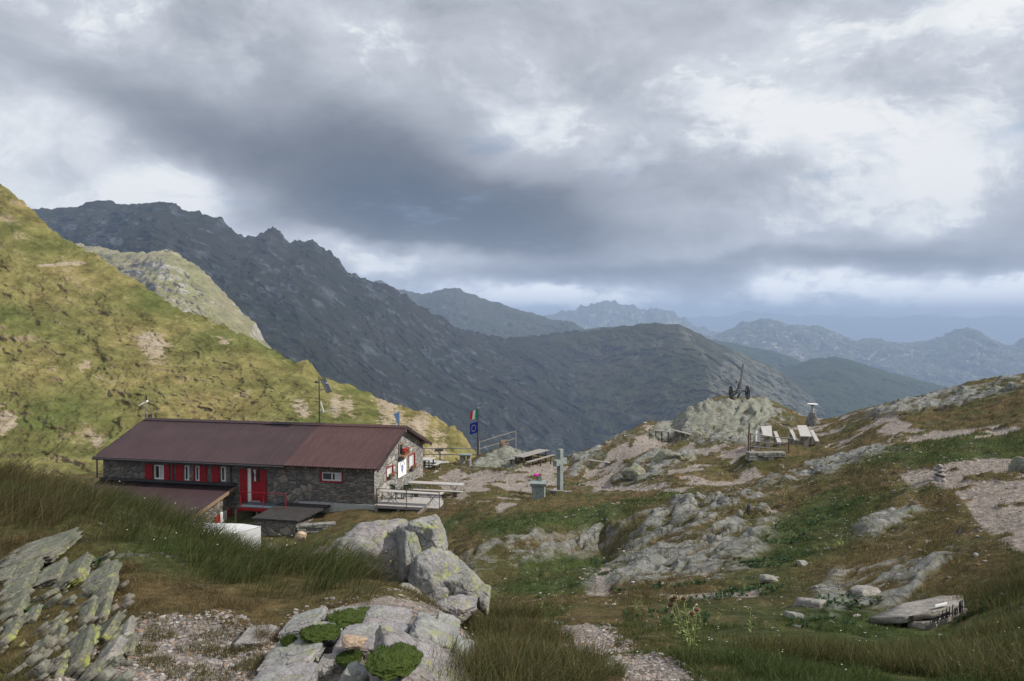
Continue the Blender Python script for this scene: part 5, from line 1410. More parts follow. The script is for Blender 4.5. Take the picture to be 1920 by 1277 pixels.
cc = w_.mix(w_.mapr(n2, .3, .7), w_.vm('SCALE', cc, .7), w_.vm('SCALE', cc, 1.3))
w_.l.new(cc, b__.inputs['Base Color']); b__.inputs['Roughness'].default_value = .95; bump(w_, b__, n2, .6, .03)
M['stone_block'] = m_
a, b_ = P(1406, 872, 46.6), P(1470, 866, 46.8)
drystone('dry_stone_wall', 'dark dry stone retaining wall under the wire railing', Vector((a.x, a.y, 0)), Vector((b_.x, b_.y, 0)), P(0, 849, 46.6).z - .05, P(0, 880, 46.6).z - .3, .55, seed=3)
a, b_ = P(1036, 930, 49.0), P(1068, 931, 48.6)
drystone('dry_stone_kerb', 'short dry stone kerb at the foot of the stone cross', Vector((a.x, a.y, 0)), Vector((b_.x, b_.y, 0)), gz(a.x, a.y) + .13, gz(a.x, a.y) - .3, .3, cat='kerb', seed=5, row=.14)
a, b_ = P(565, 1004, 44.2), P(628, 1003, 44.6)
drystone('dry_stone_bank', 'rough low stone bank right of the stone store', Vector((a.x, a.y, 0)), Vector((b_.x, b_.y, 0)), P(0, 984, 44.4).z, P(0, 1006, 44.4).z - .3, .45, cat='wall', seed=8, row=.14)

# stone cross and altar
p = P(1050, 922, 49.6); z = gz(p.x, p.y); top = P(0, 842, 49.6).z
cr_ = empty('stone_cross', (p.x, p.y, z), math.atan2(.83, .56), 'tall grey green stone cross seen at an angle', 'cross')
Hc_ = top - z; za = P(0, 866, 49.6).z - z
MB().box((-.19, -.13, -.3), (.19, .13, Hc_), bev=.02).build('shaft', M['green_stone'], cr_)
mb = MB(); mb.box((-.66, -.135, za - .2), (.66, .135, za + .18), bev=.02); mb.build('arms', M['green_stone'], cr_)
p = P(1010, 936, 48.0); z = gz(p.x, p.y)
al = empty('stone_altar', (p.x, p.y, z), -.15, 'squat green grey stone altar with an overhanging top slab', 'altar')
hA = P(0, 903, 48.0).z - z
MB().box((-.38, -.34, -.3), (.38, .34, hA - .24), bev=.015).build('base', M['green_stone'], al)
mb = MB(); v = [(-.44, -.40, hA - .235), (.44, -.40, hA - .235), (.44, .40, hA - .235), (-.44, .40, hA - .235)]; w2 = [(-.52, -.46, hA - .05), (.54, -.46, hA - .05), (.44, .42, hA + .03), (-.56, .42, hA + .03)]
vs = [mb.bm.verts.new(q) for q in v]; ws = [mb.bm.verts.new(q) for q in w2]
mb.bm.faces.new(vs[::-1]); mb.bm.faces.new(ws)
for i in range(4): mb.bm.faces.new((vs[i], vs[(i + 1) % 4], ws[(i + 1) % 4], ws[i]))
mb.build('top_slab', M['green_stone'], al)
at_ = Vector((p.x, p.y, z))
va = empty('flower_vase', at_ + Vector((-.02, .28, hA + .03)), 0, 'small grey vase with magenta and rusty flowers on the stone altar', 'vase')
MB().box((.02, -.08, 0), (.22, .08, .26), bev=.01).build('vase', M['green_stone'], va)
rnd = random.Random(2); mb = MB()
for k in range(12): mb.ball((-.12 + rnd.uniform(-.09, .09), rnd.uniform(-.07, .07), .32 + rnd.uniform(-.04, .04)), .075, 1)
mb.build('flowers', M['petal_magenta'], va)
mb = MB()
for k in range(7): mb.ball((.12 + rnd.uniform(-.06, .06), rnd.uniform(-.05, .05), .32 + rnd.uniform(-.03, .05)), .07, 1)
mb.build('flowers', M['terracotta'], va)
mb = MB()
for k in range(6): mb.bar((-.08 + .01 * k, 0, 0), (-.15 + .03 * k, 0, .3), .012)
mb.build('stems', M['leaf'], va)

# old field gun on the knoll
p = P(1386, 752, 69.0); zw = P(0, 752.8, 69.0).z
gz0 = max(gz(p.x + sx, p.y + sy) for sx in (-.75, .75) for sy in (-.3, 0, .2)); zw = max(zw, gz0 - .05)
gun = empty('field_gun', (p.x, p.y, zw), math.radians(1), 'old field gun with two spoked wheels and steeply raised barrel on the rocky knoll', 'gun')
R_ = .63
for s in (-1, 1):
    wh = empty('wheel', (0, 0, 0), 0); wh.parent = gun; wh.location = (s * .73, 0, R_)
    bm = bmesh.new()
    seg, ms_ = 36, 8; vs = []
    for i in range(seg):
        a = 2 * math.pi * i / seg; row = []
        for j in range(ms_):
            t_ = 2 * math.pi * j / ms_; rr = R_ - .06 + .06 * math.cos(t_)
            row.append(bm.verts.new((.04 * math.sin(t_), rr * math.cos(a), rr * math.sin(a))))
        vs.append(row)
    for i in range(seg):
        for j in range(ms_): bm.faces.new((vs[i][j], vs[(i + 1) % seg][j], vs[(i + 1) % seg][(j + 1) % ms_], vs[i][(j + 1) % ms_]))
    mb = MB(); mb.bm.free(); mb.bm = bm; mb.build('rim', M['dark_metal'], wh)
    mb = MB()
    for k in range(12):
        a = math.pi * 2 * k / 12; mb.bar((0, math.cos(a) * .07, math.sin(a) * .07), (0, math.cos(a) * (R_ - .08), math.sin(a) * (R_ - .08)), .05)
    mb.build('spokes', M['dark_metal'], wh)
    MB().tube((-.13, 0, 0), (.13, 0, 0), .11, seg=12).build('hub', M['dark_metal'], wh)
mb = MB(); mb.bar((-.62, 0, R_ + .02), (-.3, 0, R_ + .16), .1); mb.bar((.62, 0, R_ + .02), (.3, 0, R_ + .16), .1); mb.bar((-.3, 0, R_ + .16), (.3, 0, R_ + .16), .12); mb.build('axle', M['dark_metal'], gun)
MB().box((-.2, -.15, R_ - .05), (.2, .22, R_ + .28), bev=.03).build('carriage', M['gun_metal'], gun)
mb = MB(); mb.bar((-.15, .2, R_), (-.3, 1.5, .04), .12, .1); mb.bar((.15, .2, R_), (.3, 1.5, .04), .12, .1); mb.build('trail', M['dark_metal'], gun)
bt = P(1394, 682, 69.0) - Vector((p.x, p.y, zw)); ri = Matrix.Rotation(math.radians(-1), 3, 'Z'); bt = ri @ bt; b0 = Vector((0, .05, R_ + .1)); dB = (bt - b0)
MB().tube(b0 - dB * .08, b0 + dB * .35, .17, .14, seg=14).build('breech', M['gun_metal'], gun)
MB().tube(b0 + dB * .35, bt, .11, .075, seg=14).build('barrel', M['gun_metal'], gun)
mb = MB(); mb.tube(b0 + Vector((-.16, -.05, .2)), b0 + Vector((-.1, -.05, .2)) + dB * .2, .045); mb.tube(b0 + Vector((.18, 0, .0)), b0 + Vector((.2, 0, .35)), .05); mb.ball(b0 + Vector((-.26, 0, .85)), .08, 2); mb.bar(b0 + Vector((-.26, 0, .85)), b0 + Vector((0, 0, .8)), .05); mb.build('recoil_gear', M['dark_metal'], gun)

# stone cairn with round orientation table
p = P(1523, 793, 63.0); z = gz(p.x, p.y); zt = P(0, 757.5, 63.0).z - z; zc = P(0, 774, 63).z - z
oc = empty('orientation_table', (p.x, p.y, z), 0, 'round pale view-finder disc on a conical stone pedestal', 'orientation table')
rnd = random.Random(4); mb = MB(); z_ = -.2
while z_ < zc:
    t_ = max(0, z_ / zc); r = .52 * (1 - t_) + .2 * t_; n = max(5, int(r * 22))
    h = rnd.uniform(.06, .10)
    for k in range(n):
        a = 2 * math.pi * (k + rnd.random() * .5) / n
        Mx = Matrix.Translation((math.cos(a) * r * .8, math.sin(a) * r * .8, z_ + h / 2)) @ Matrix.Rotation(a, 4, 'Z') @ Matrix.Diagonal((r * .55, 2 * math.pi * r / n * 1.05, h * .93, 1))
        q = bmesh.ops.create_cube(mb.bm, size=1, matrix=Mx)
        bmesh.ops.bevel(mb.bm, geom=list({e for v in q['verts'] for e in v.link_edges}), offset=.012, segments=1, affect='EDGES')
    z_ += h
mb.build('stone_pedestal', M['stone_block'], oc)
MB().tube((0, 0, zc - .05), (0, 0, zt - .12), .13, .10, seg=14).build('neck', M['concrete'], oc)
MB().tube((0, 0, zt - .12), (0, 0, zt - .04), .12, .3, seg=20).build('bracket', M['rust'], oc)
MB().tube((0, 0, zt - .038), (0, 0, zt + .02), .40, .40, seg=32).build('disc', M['plastic_white'], oc)

# ------------------------------------------------------------------ rocks
def rock_material(name, base, pink, lichen=0.5, dark=0.6, moss=0.0):
    m, w, b = material(name)
    co = obj_co(w)
    n1 = w.noise(co, 1.7, 5, .6, .3); n2 = w.noise(co, 8, 8, .72); n3 = w.noise(co, 45, 5, .7)
    c = w.mix(w.mapr(n1, .38, .62), base, pink)
    c = w.mix(w.mapr(n2, .32, .62), w.vm('SCALE', c, dark), w.vm('SCALE', c, 1.18))
    c = w.mix(w.mapr(n3, .35, .65), w.vm('SCALE', c, .8), w.vm('SCALE', c, 1.15))
    la = w.mapr(w.noise(w.vm('ADD', co, (3, 1, 7)), 7.5, 8, .75, .4), .515, .565)
    lb = w.mapr(w.noise(w.vm('ADD', co, (1, 8, 2)), 2.0, 3, .6), .475, .57)
    yel = w.m('MULTIPLY', w.m('MULTIPLY', la, lb), lichen)
    c = w.mix(yel, c, w.mix(n3, (.27, .30, .07), (.38, .41, .14)))
    pale = w.mapr(w.noise(w.vm('ADD', co, (9, 4, 2)), 6, 8, .75), .55, .62, 0, .35)
    c = w.mix(pale, c, (.44, .46, .40))
    st = w.vm('MULTIPLY', co, (1.0, 1.0, 3.2))
    crack = w.vor(w.vm('ADD', st, w.vm('SCALE', w.noise(co, 2.0, 4, .6, out=1), .9)), 1.25, 'DISTANCE_TO_EDGE')
    cm = w.m('MULTIPLY', w.mapr(crack, 0, .02, .6, 0), w.mapr(w.noise(co, 2.7, 3, .6), .48, .56))
    c = w.mix(cm, c, (.05, .047, .042))
    w.l.new(c, b.inputs['Base Color']); b.inputs['Roughness'].default_value = .93; b.inputs['Specular IOR Level'].default_value = .15
    bump(w, b, w.m('ADD', w.m('MULTIPLY', n2, 1.3), w.m('ADD', w.m('MULTIPLY', n3, .25), w.m('MULTIPLY', w.m('MULTIPLY', cm, -1.0), .3))), .9, .04)
    return m
M['rock'] = rock_material('lichened_rock', (.24, .25, .25), (.31, .29, .28), 1.0)
M['rock_pink'] = rock_material('pinkish_rock', (.265, .26, .275), (.32, .28, .27), .7)
M['rock_slab'] = rock_material('layered_lichened_rock', (.155, .165, .13), (.215, .20, .17), 1.0)
M['rock_orange'] = rock_material('orange_stone', (.42, .30, .20), (.50, .40, .31), 0.0, .8)
M['rock_plain'] = rock_material('plain_grey_rock', (.26, .25, .24), (.34, .31, .28), .15)

_ico = {}; ROCKS = []
def ico(sub):
    if sub not in _ico:
        bm = bmesh.new(); bmesh.ops.create_icosphere(bm, subdivisions=sub, radius=1)
        V = np.array([v.co[:] for v in bm.verts]); Fc = np.array([[v.index for v in f.verts] for f in bm.faces]); bm.free()
        _ico[sub] = (V, Fc)
    return _ico[sub]
def rock_shape(seed, sub=5, planes=14, sharp=14.0, rough=.05, layers=0.0, boxy=0.0):
    rs = np.random.RandomState(seed); V, Fc = ico(sub)
    N = rs.normal(size=(planes, 3)); N /= np.linalg.norm(N, axis=1)[:, None]
    N = np.concatenate([N, [[1, 0, 0], [-1, 0, 0], [0, 1, 0], [0, -1, 0], [0, 0, 1], [0, 0, -1]]])
    D = np.concatenate([rs.uniform(.62, .98, planes) + boxy * .22, rs.uniform(.8, 1.0, 6) * (1 - boxy * .28)])
    c = np.maximum(V @ N.T, 1e-4) / D
    r = 1.0 / (np.power(np.power(c, sharp).sum(1), 1 / sharp))
    P_ = V * r[:, None]
    o = seed * 3.7
    n = fbm(P_[:, 0] * 1.6 + o, P_[:, 1] * 1.6, P_[:, 2] * 1.6, 5, .55) * rough * 2.2 + (ridged(P_[:, 0] * 3 + o, P_[:, 1] * 3, P_[:, 2] * 3, 4) - .4) * rough * .7
    cr = np.abs(perlin(P_[:, 0] * 1.5 + o, P_[:, 1] * 1.5, P_[:, 2] * 1.5 + fbm(P_[:, 0] * 3, P_[:, 1] * 3 + o, P_[:, 2] * 3, 2) * .3))
    n = n - rough * .9 * np.exp(-(cr / .035) ** 2)
    if layers: n = n + (np.abs(perlin(P_[:, 2] * 5 + o, P_[:, 0] * .6, P_[:, 1] * .6)) ** .6 - .4) * layers
    return P_ * (1 + n[:, None]), Fc
def rock(name, loc, dims, rot=(0, 0, 0), seed=1, mat='rock', label=None, cat='rock', group=None, sub=5, planes=14, sharp=14.0, rough=.05, layers=0.0, boxy=0.0):
    """dims: half sizes"""
    V, Fc = rock_shape(seed, sub, planes, sharp, rough, layers, boxy)
    o = np_mesh(name, V * np.array(dims)[None], Fc, M[mat])
    ROCKS.append(o)
    o.location = loc; o.rotation_euler = [math.radians(a) for a in rot]
    if label: tag(o, label, cat, group)
    return o
def rock_px(px, py, Y, w_px, h_px, depth, rot=(0, 0, 0), **k):
    """centre seen at (px, py); w/h in photo pixels at that distance, depth in metres"""
    s = Y / F
    return rock(k.pop('name', 'boulder'), P(px, py, Y), (w_px / 2 * s, depth / 2, h_px / 2 * s), rot, **k)

# the boulder group in the middle
G = 'boulders of the lichened group below the deck'
B = [
 (700, 1050, 7.15, 150, 125, .62, (0, -8, 5), 21, 'rock_pink', 'broad rounded pinkish boulder at the left of the lichened group'),
 (650, 1035, 7.3, 60, 70, .4, (0, 10, 0), 71, 'rock_pink', 'small rounded stone at the far left end of the lichened group, in the tall grass'),
 (775, 1060, 6.95, 62, 150, .5, (0, 4, 10), 22, 'rock', 'narrow upright grey boulder in the middle of the lichened group'),
 (805, 1018, 7.1, 76, 100, .52, (0, 6, -10), 23, 'rock', 'tallest boulder of the group, rounded top with yellow lichen'),
 (750, 1030, 7.3, 44, 90, .4, (0, 0, 8), 24, 'rock', 'slim grey stone between the broad boulder and the tallest one'),
 (812, 1100, 6.55, 96, 128, .5, (4, 14, 20), 25, 'rock', 'large faceted boulder with a dark split face and yellow lichen below the tallest one'),
 (868, 1104, 6.6, 74, 100, .5, (0, 24, -12), 26, 'rock', 'sloping lichened boulder right of the split-faced one'),
 (906, 1118, 6.65, 34, 46, .3, (0, 20, 0), 27, 'rock', 'small yellow-lichened stone at the right end of the group'),
 (850, 1146, 6.2, 80, 46, .36, (0, 8, 0), 28, 'rock_pink', 'low pale stone at the foot of the split-faced boulder'),
 (755, 1130, 6.3, 70, 80, .5, (0, 14, 10), 29, 'rock_pink', 'reddish grey boulder at the base of the group on the left'),
]
for px, py, Y, w_, h_, dp, rot, sd, mt, lb in B:
    rock_px(px, py, Y, w_ * 1.12, h_ * 1.04, dp, rot, seed=sd, mat=mt, label=lb, cat='boulder', group=G, sub=6, planes=11, sharp=22, rough=.07)
# ledge at the bottom centre
G = 'rocks of the bottom ledge'
B = [
 (790, 1275, 4.6, 190, 120, .7, (0, 26, 12), 31, 'rock_pink', 'largest smooth pinkish slab sloping to the bottom edge'),
 (700, 1196, 5.0, 130, 46, .5, (0, 4, 0), 32, 'rock_pink', 'flat-topped pinkish rock above the bright moss cushion'),
 (805, 1200, 5.2, 100, 66, .5, (0, 26, 0), 33, 'rock', 'rounded lichened rock at the upper right of the ledge'),
 (725, 1162, 5.5, 90, 36, .4, (0, 8, 0), 34, 'rock_pink', 'low pinkish rock at the top edge of the ledge'),
 (645, 1154, 5.4, 62, 32, .35, (0, -6, 0), 35, 'rock_pink', 'small rounded rock just left of the upper moss'),
 (570, 1170, 5.25, 74, 46, .4, (0, -14, 0), 36, 'rock', 'upper left lichened rock of the ledge beside the tall grass'),
 (550, 1228, 4.7, 112, 62, .5, (0, -12, 0), 37, 'rock', 'lichened rock with yellow spots left of centre on the ledge'),
 (525, 1290, 4.2, 130, 66, .5, (0, -6, 0), 38, 'rock_pink', 'pale block cut by the bottom edge at the left of the ledge'),
 (612, 1186, 5.15, 66, 26, .34, (0, 4, 0), 39, 'rock', 'flat grey stone between the two upper ledge rocks'),
 (612, 1248, 4.6, 34, 38, .26, (0, 0, 0), 40, 'rock_plain', 'small grey stone in the gap of the ledge'),
 (655, 1282, 4.3, 50, 56, .4, (0, 30, 0), 41, 'rock', 'narrow lichened rib at the bottom below the orange stone'),
 (862, 1238, 5.3, 44, 70, .45, (0, 24, 0), 42, 'rock', 'steep yellow-lichened rock at the right edge of the ledge'),
 (835, 1176, 5.7, 46, 40, .36, (0, 20, 0), 43, 'rock', 'round grey stone behind the right shoulder of the ledge'),
 (482, 1192, 5.2, 56, 30, .32, (0, 0, 0), 44, 'rock_pink', 'dark purplish rock left of the ledge in the gravel'),
 (650, 1226, 4.75, 64, 30, .36, (0, 0, 0), 45, 'rock_plain', 'grey stone beneath the orange flat stone'),
]
for px, py, Y, w_, h_, dp, rot, sd, mt, lb in B:
    Y = float(hit(px, py + h_ * .12)[1])
    rock_px(px, py + 6, Y, w_ * 1.3, h_ * .95, dp * 1.15, rot, seed=sd, mat=mt, label=lb, cat='rock', group=G, sub=6, planes=8, sharp=22, rough=.08, boxy=.75, name='rock')
rock_px(664, 1203, float(hit(664, 1222)[1]) - .10, 56, 20, .14, (14, 3, 20), seed=46, mat='rock_orange', label='flat orange stone lying on the ledge above the moss', cat='stone', sub=4, name='flat_stone', sharp=20)
# tilted slabs on the left
G = 'tilted lichened slabs on the left'
S = [(70,1034,140,30,12),(48,1072,70,24,22),(98,1077,64,22,32),(134,1076,104,28,40),(186,1088,98,30,38),(192,1114,70,26,36),(162,1150,48,18,42),
 (187,1150,56,18,45),(22,1144,66,26,35),(198,1184,78,24,45),(230,1190,50,28,50),(140,1230,92,28,42),(75,1216,48,22,40),(100,1172,50,14,44),(108,1198,38,20,48),
 (28,1108,70,26,30),(30,1130,60,18,40),(240,1208,34,22,20),(205,1228,64,40,40),(108,1254,36,24,50),(88,1266,52,22,45),(10,1078,44,28,10),(42,1094,54,16,20),(20,1180,44,18,35),(60,1152,36,16,38),(150,1196,36,16,44),(172,1262,44,22,30)]
where = ['longest slab at the top of the outcrop, beside the grass','slab under the left end of the top slab','mid-sized slab right below the top slab','long slab with a pale raised tip next to a green shrub','yellowest slab, its tip nearest the tall grass','slab directly beneath the yellowest one','short grey slab in the dry grass at mid height','narrow grey slab right beside the short grey one','slab at the left edge beside small green leaves','steep slab bordering the gravel at its upper end','reddish block next to the steep gravel-side slab','long low slab running down to the gravel near the bottom','small slab with one bright yellow spot','thin sliver of slab in the dry grass','small pointed slab left of the long low one',
 'slab at the left edge below the top group','thin slab just below it at the left edge','little stone lying at the gravel edge','pinkish block at the foot of the steep slabs','small slab near the bottom left corner','lowest slab touching the bottom left corner','slab cut by the left picture edge near the top','thin slab between the top-left ones','low slab half sunk in dark grass at the left edge','small grey slab in the middle of the dry grass','small slab above the long low one','small block on the gravel just right of the lowest slabs']
for i, (px, py, L, h_, a) in enumerate(S):
    g_ = hit(px, py + 6)
    Y = float(np.clip(g_[1] - .05, 3.9, 6.6))
    rock_px(px, py + 3, Y, L * 1.06, h_ * 1.0, .40 * L / 80 + .10, (8 + (i * 7) % 9, -a * .84 + (i * 5) % 11 - 5, 4 + (i * 3) % 13), seed=100 + i, mat='rock_slab' if i not in (10, 18) else 'rock_plain', label=where[i], cat='slab', group=G, sub=5 if L > 60 else 4, planes=9, sharp=22, rough=.10, layers=.22, boxy=1.0, name='rock_slab')
# broken pieces between the slabs, too many to count
r_ = np.random.RandomState(44); V_, F_, off_ = [], [], 0
for k in range(150):
    px = r_.uniform(-40, 235); py = r_.uniform(1040, 1290)
    if py < 1290 - 1.15 * (px - 30) * 0 and px > 200 and py < 1110: continue
    gx, gy = hit(px, py); L = r_.uniform(.03, .13); V, Fc = rock_shape(500 + k % 14, 3, 8, 20, .1, .15, 1.0)
    d = V * np.array([L, L * .5, L * r_.uniform(.16, .34)]); a = math.radians(-r_.uniform(28, 50)); c, s_ = math.cos(a), math.sin(a)
    d = np.stack([d[:, 0] * c + d[:, 2] * s_, d[:, 1], -d[:, 0] * s_ + d[:, 2] * c], 1) + (gx, gy, gz(gx, gy) + L * .12)
    V_.append(d); F_.append(Fc + off_); off_ += len(V)
o = np_mesh('rock_splinters', np.concatenate(V_), np.concatenate(F_), M['rock_slab']); o['kind'] = 'stuff'; o['label'] = 'small tilted splinters of rock between the lichened slabs'
# named stones
rock_px(365, 1177, 5.05, 44, 26, .28, (0, 8, 10), seed=51, mat='rock_pink', label='lone pinkish stone at the top of the gravel patch', cat='stone', name='stone')
rock_px(1441, 1085, 11.4, 34, 16, .3, (0, 4, 0), seed=52, mat='rock_plain', label='smooth grey stone among the dark green plants', cat='stone', name='stone')
rock_px(1509, 1060, 12.6, 30, 20, .3, (0, 10, 0), seed=53, mat='rock_plain', label='grey stone on the slope right of the smooth one', cat='stone', name='stone')
rock_px(1520, 1140, 8.9, 70, 50, .5, (0, -8, 0), seed=54, mat='rock_plain', label='cracked grey rock left of the inscribed slab', cat='rock', name='rock')
rock_px(1495, 1165, 8.2, 36, 40, .4, (0, 0, 0), seed=55, mat='rock_plain', label='low grey rock at the foot of the cracked one', cat='rock', name='rock')
rock_px(1625, 1115, 9.3, 60, 40, .5, (0, 6, 0), seed=56, mat='rock_plain', label='jagged rock just above the inscribed slab\'s left end', cat='rock', name='rock')
rock_px(1690, 1080, 10.4, 34, 22, .4, (0, 0, 0), seed=57, mat='rock_plain', label='grey stone in the stony turf above the inscribed slab', cat='rock', name='rock')
rock_px(1760, 1076, 10.0, 60, 20, .5, (0, -6, 0), seed=58, mat='rock_plain', label='long low stone right of the stony turf above the inscribed slab', cat='rock', name='rock')
rock_px(1845, 1058, 9.8, 40, 30, .4, (0, 0, 0), seed=59, mat='rock_plain', label='grey stone below the bend of the gravel path', cat='rock', name='rock')
rock_px(1918, 878, 21.0, 34, 46, .8, (0, 10, 0), seed=60, mat='rock_slab', label='dark upright rock at the right picture edge beside the path', cat='boulder', name='boulder')
rock_px(1250, 867, 52.6, 74, 44, 2.6, (0, -6, 0), seed=61, mat='rock_slab', label='broad grey outcrop boulder between the two gravel tracks', cat='boulder', name='boulder', sub=6, rough=.08)
rock_px(1190, 890, 49.6, 50, 34, 1.8, (0, -20, 0), seed=62, mat='rock_slab', label='lower left piece of the grey outcrop between the tracks', cat='boulder', name='boulder', rough=.08)
rock_px(1290, 862, 52.9, 26, 22, 1.2, (0, 14, 0), seed=63, mat='rock_slab', label='small right piece of the grey outcrop between the tracks', cat='boulder', name='boulder', rough=.08)
rock_px(562, 1006, 42.6, 26, 22, .7, (0, 10, 0), seed=64, mat='rock_orange', label='rusty grey stone leaning at the corner of the stone store', cat='stone', name='stone')
# knoll crags
KN = [(1262,790,66,40,5,65),(1300,782,60,46,6,66),(1340,790,66,52,6,67),(1376,800,60,44,5,68),(1412,800,64,56,6,69),(1448,782,48,54,6,70),(1320,765,70,30,6,71),(1400,768,90,34,6,72),(1290,812,60,28,4,73),(1236,806,50,26,4,74),(1360,822,70,24,3,75),(1440,808,44,24,3,76)]
nm = ['left shoulder crag of the knoll','crag left of the knoll centre with sandy ledge','central crag of the knoll','crag right of centre, split by a dark cleft','tall pale crag on the knoll\'s right front','rightmost crag of the knoll','upper left crag just under the summit','summit crag carrying the old gun','low left foot crag of the knoll behind a bench','lowest far-left crag of the knoll by the small tables','foot crag of the knoll in the centre','foot crag at the knoll\'s right, behind the rail']
for i, (px, py, w_, h_, dp, sd) in enumerate(KN):
    Y = hit(px, py + h_ * .2, lo=50)[1]
    o = rock_px(px, py + 4, min(Y + 1.2, 70), w_ * 1.1, h_ * 1.1, dp, (0, (-14, -10, -4, 4, 8, 14, -12, 0, -8, -20, 0, 8)[i], 0), seed=sd + 30, mat='rock_knoll', label=nm[i], cat='crag', group='crags of the knoll', sub=6, planes=16, sharp=10, rough=.09, layers=.05, name='crag') if False else None
# inscribed slab
p = P(1722, 1150, 8.0); s8 = 8.0 / F
sl = empty('inscribed_slab', p + Vector((0, -.02, .0)), 0, 'long flat stone slab with dark handwriting painted on its front edge', 'slab')
V, Fc = rock_shape(77, 6, 10, 18, .03, .03)
mb_pts = [P(1630, 1157, 7.9), P(1700, 1154, 7.75), P(1805, 1133, 7.9), P(1803, 1116, 8.5), P(1760, 1116, 8.7), P(1690, 1130, 8.6)]
def slab_mesh(name, outline, th, mat, parent, o, sub=4, seed=0):
    """a rough stone plate from its outline"""
    bm = bmesh.new(); top = [bm.verts.new(q - o) for q in outline]; bot = [bm.verts.new(q - o - Vector((0, 0, th))) for q in outline]
    n = len(outline); bm.faces.new(top); bm.faces.new(bot[::-1])
    for i in range(n): bm.faces.new((top[(i + 1) % n], top[i], bot[i], bot[(i + 1) % n]))
    bmesh.ops.triangulate(bm, faces=bm.faces)
    for k in range(sub): bmesh.ops.subdivide_edges(bm, edges=[e for e in bm.edges if e.calc_length() > .04], cuts=1)
    bmesh.ops.triangulate(bm, faces=bm.faces)
    bmesh.ops.recalc_face_normals(bm, faces=bm.faces)
    bm.normal_update()
    co = np.array([v.co[:] for v in bm.verts]); nn = np.array([v.normal[:] for v in bm.verts])
    n_ = fbm(co[:, 0] * 3 + seed, co[:, 1] * 3, co[:, 2] * 8, 4) * .022 + fbm(co[:, 0] * 14, co[:, 1] * 14, co[:, 2] * 20, 3) * .007
    co = co + nn * n_[:, None]
    for v, c_ in zip(bm.verts, co): v.co = c_
    me = bpy.data.meshes.new(name); bm.to_mesh(me); bm.free(); me.polygons.foreach_set('use_smooth', np.full(len(me.polygons), True)); me.materials.append(M[mat])
    return link(bpy.data.objects.new(name, me), parent)
slab_mesh('upper_plate', mb_pts, .07, 'rock_plain', sl, p)
lo_pts = [P(1700, 1172, 7.8), P(1742, 1176, 7.72), P(1812, 1150, 7.85), P(1808, 1138, 8.4), P(1740, 1146, 8.5)]
lo_pts = [q + Vector((0, 0, .045)) for q in lo_pts]
slab_mesh('lower_plate', lo_pts, .14, 'rock_plain', sl, p, seed=5)
# handwriting on the lower plate's front edge
def strokes(text, h, sc):
    G_ = {'r': [[(0,0),(0,.6)],[(0,.4),(.25,.6),(.4,.55)]], 'i': [[(.1,0),(.1,.6)],[(.1,.8),(.12,.85)]], 'f': [[(.1,0),(.1,.9),(.3,1)],[(0,.55),(.3,.55)]],
          'u': [[(0,.6),(0,.1),(.2,0),(.4,.1),(.4,.6)],[(.4,.1),(.45,0)]], 'g': [[(.4,.6),(.1,.6),(0,.3),(.1,.05),(.4,.1)],[(.4,.6),(.4,-.3),(.05,-.35)]],
          'o': [[(.2,.6),(0,.4),(.05,.1),(.25,0),(.42,.2),(.38,.5),(.2,.6)]], 'd': [[(.4,1),(.4,0)],[(.4,.5),(.1,.6),(0,.3),(.1,0),(.4,.1)]],
          'l': [[(.1,0),(.1,1)]], 'e': [[(.05,.3),(.4,.35),(.35,.58),(.1,.55),(0,.25),(.15,0),(.4,.08)]], 'b': [[(0,1),(0,0)],[(0,.1),(.3,0),(.42,.3),(.3,.6),(0,.5)]],
          'a': [[(.4,.6),(.1,.6),(0,.3),(.1,0),(.4,.1)],[(.4,.6),(.42,0)]], 'n': [[(0,0),(0,.6)],[(0,.45),(.25,.6),(.4,.45),(.4,0)]], '(': [[(.25,1.05),(.05,.7),(.05,.2),(.25,-.1)]],
          'H': [[(0,0),(0,1)],[(.42,0),(.42,1)],[(0,.5),(.42,.55)]], 'N': [[(0,0),(0,1),(.4,0),(.4,1)]], ' ': []}
    out = []; x = 0
    for ch in text:
        for st in G_.get(ch, []): out.append([((x + a) * sc, b_ * h) for a, b_ in st])
        x += .58 if ch != ' ' else .35
    return out, x * sc
UP_ = 1
A_, B_ = P(1741, 1166, 7.66), P(1802, 1146, 7.78)
d_ = B_ - A_; st_, tot_ = strokes('ruogi dedel (on NH', .11, .1); k_ = d_.length / tot_; d_.normalize()
mb = MB()
for i, s_ in enumerate(st_):
    for (x0, z0_), (x1, z1_) in zip(s_[:-1], s_[1:]):
        g0 = .55 + .6 * x0 / tot_; g1 = .55 + .6 * x1 / tot_
        mb.bar(A_ + d_ * x0 * k_ + Vector((0, -.012, z0_ * g0)) - p, A_ + d_ * x1 * k_ + Vector((0, -.012, z1_ * g1)) - p, .006, .008)
mb.build('lettering', M['ink'], sl)
o = MB(); o.prism([P(1752, 1138, 7.86) - p, P(1774, 1133, 7.92) - p, P(1773.5, 1130.5, 8.0) - p, P(1751, 1136, 7.95) - p], (0, 0, .018)); o.build('white_mark', M['white'], sl)
# small cairn by the path
cx0, cy0 = hit(1762, 900); czb = gz(cx0, cy0)
cn_ = empty('cairn', (cx0, cy0, czb), 0, 'little cairn of four stacked stones on a tuft between the two paths', 'cairn')
sc_ = cy0 / F
for k, (dx, hz_, w_, h_) in enumerate(((0, 4, 26, 12), (2, 13, 22, 10), (-1, 21, 18, 9), (0, 28, 13, 8))):
    V, Fc = rock_shape(200 + k, 4, 10, 14, .05)
    o = np_mesh('stone', V * np.array((w_ / 2, w_ / 2, h_ / 2))[None] * sc_, Fc, M['rock_pink'], cn_); o.location = (dx * sc_, 0, hz_ * sc_)

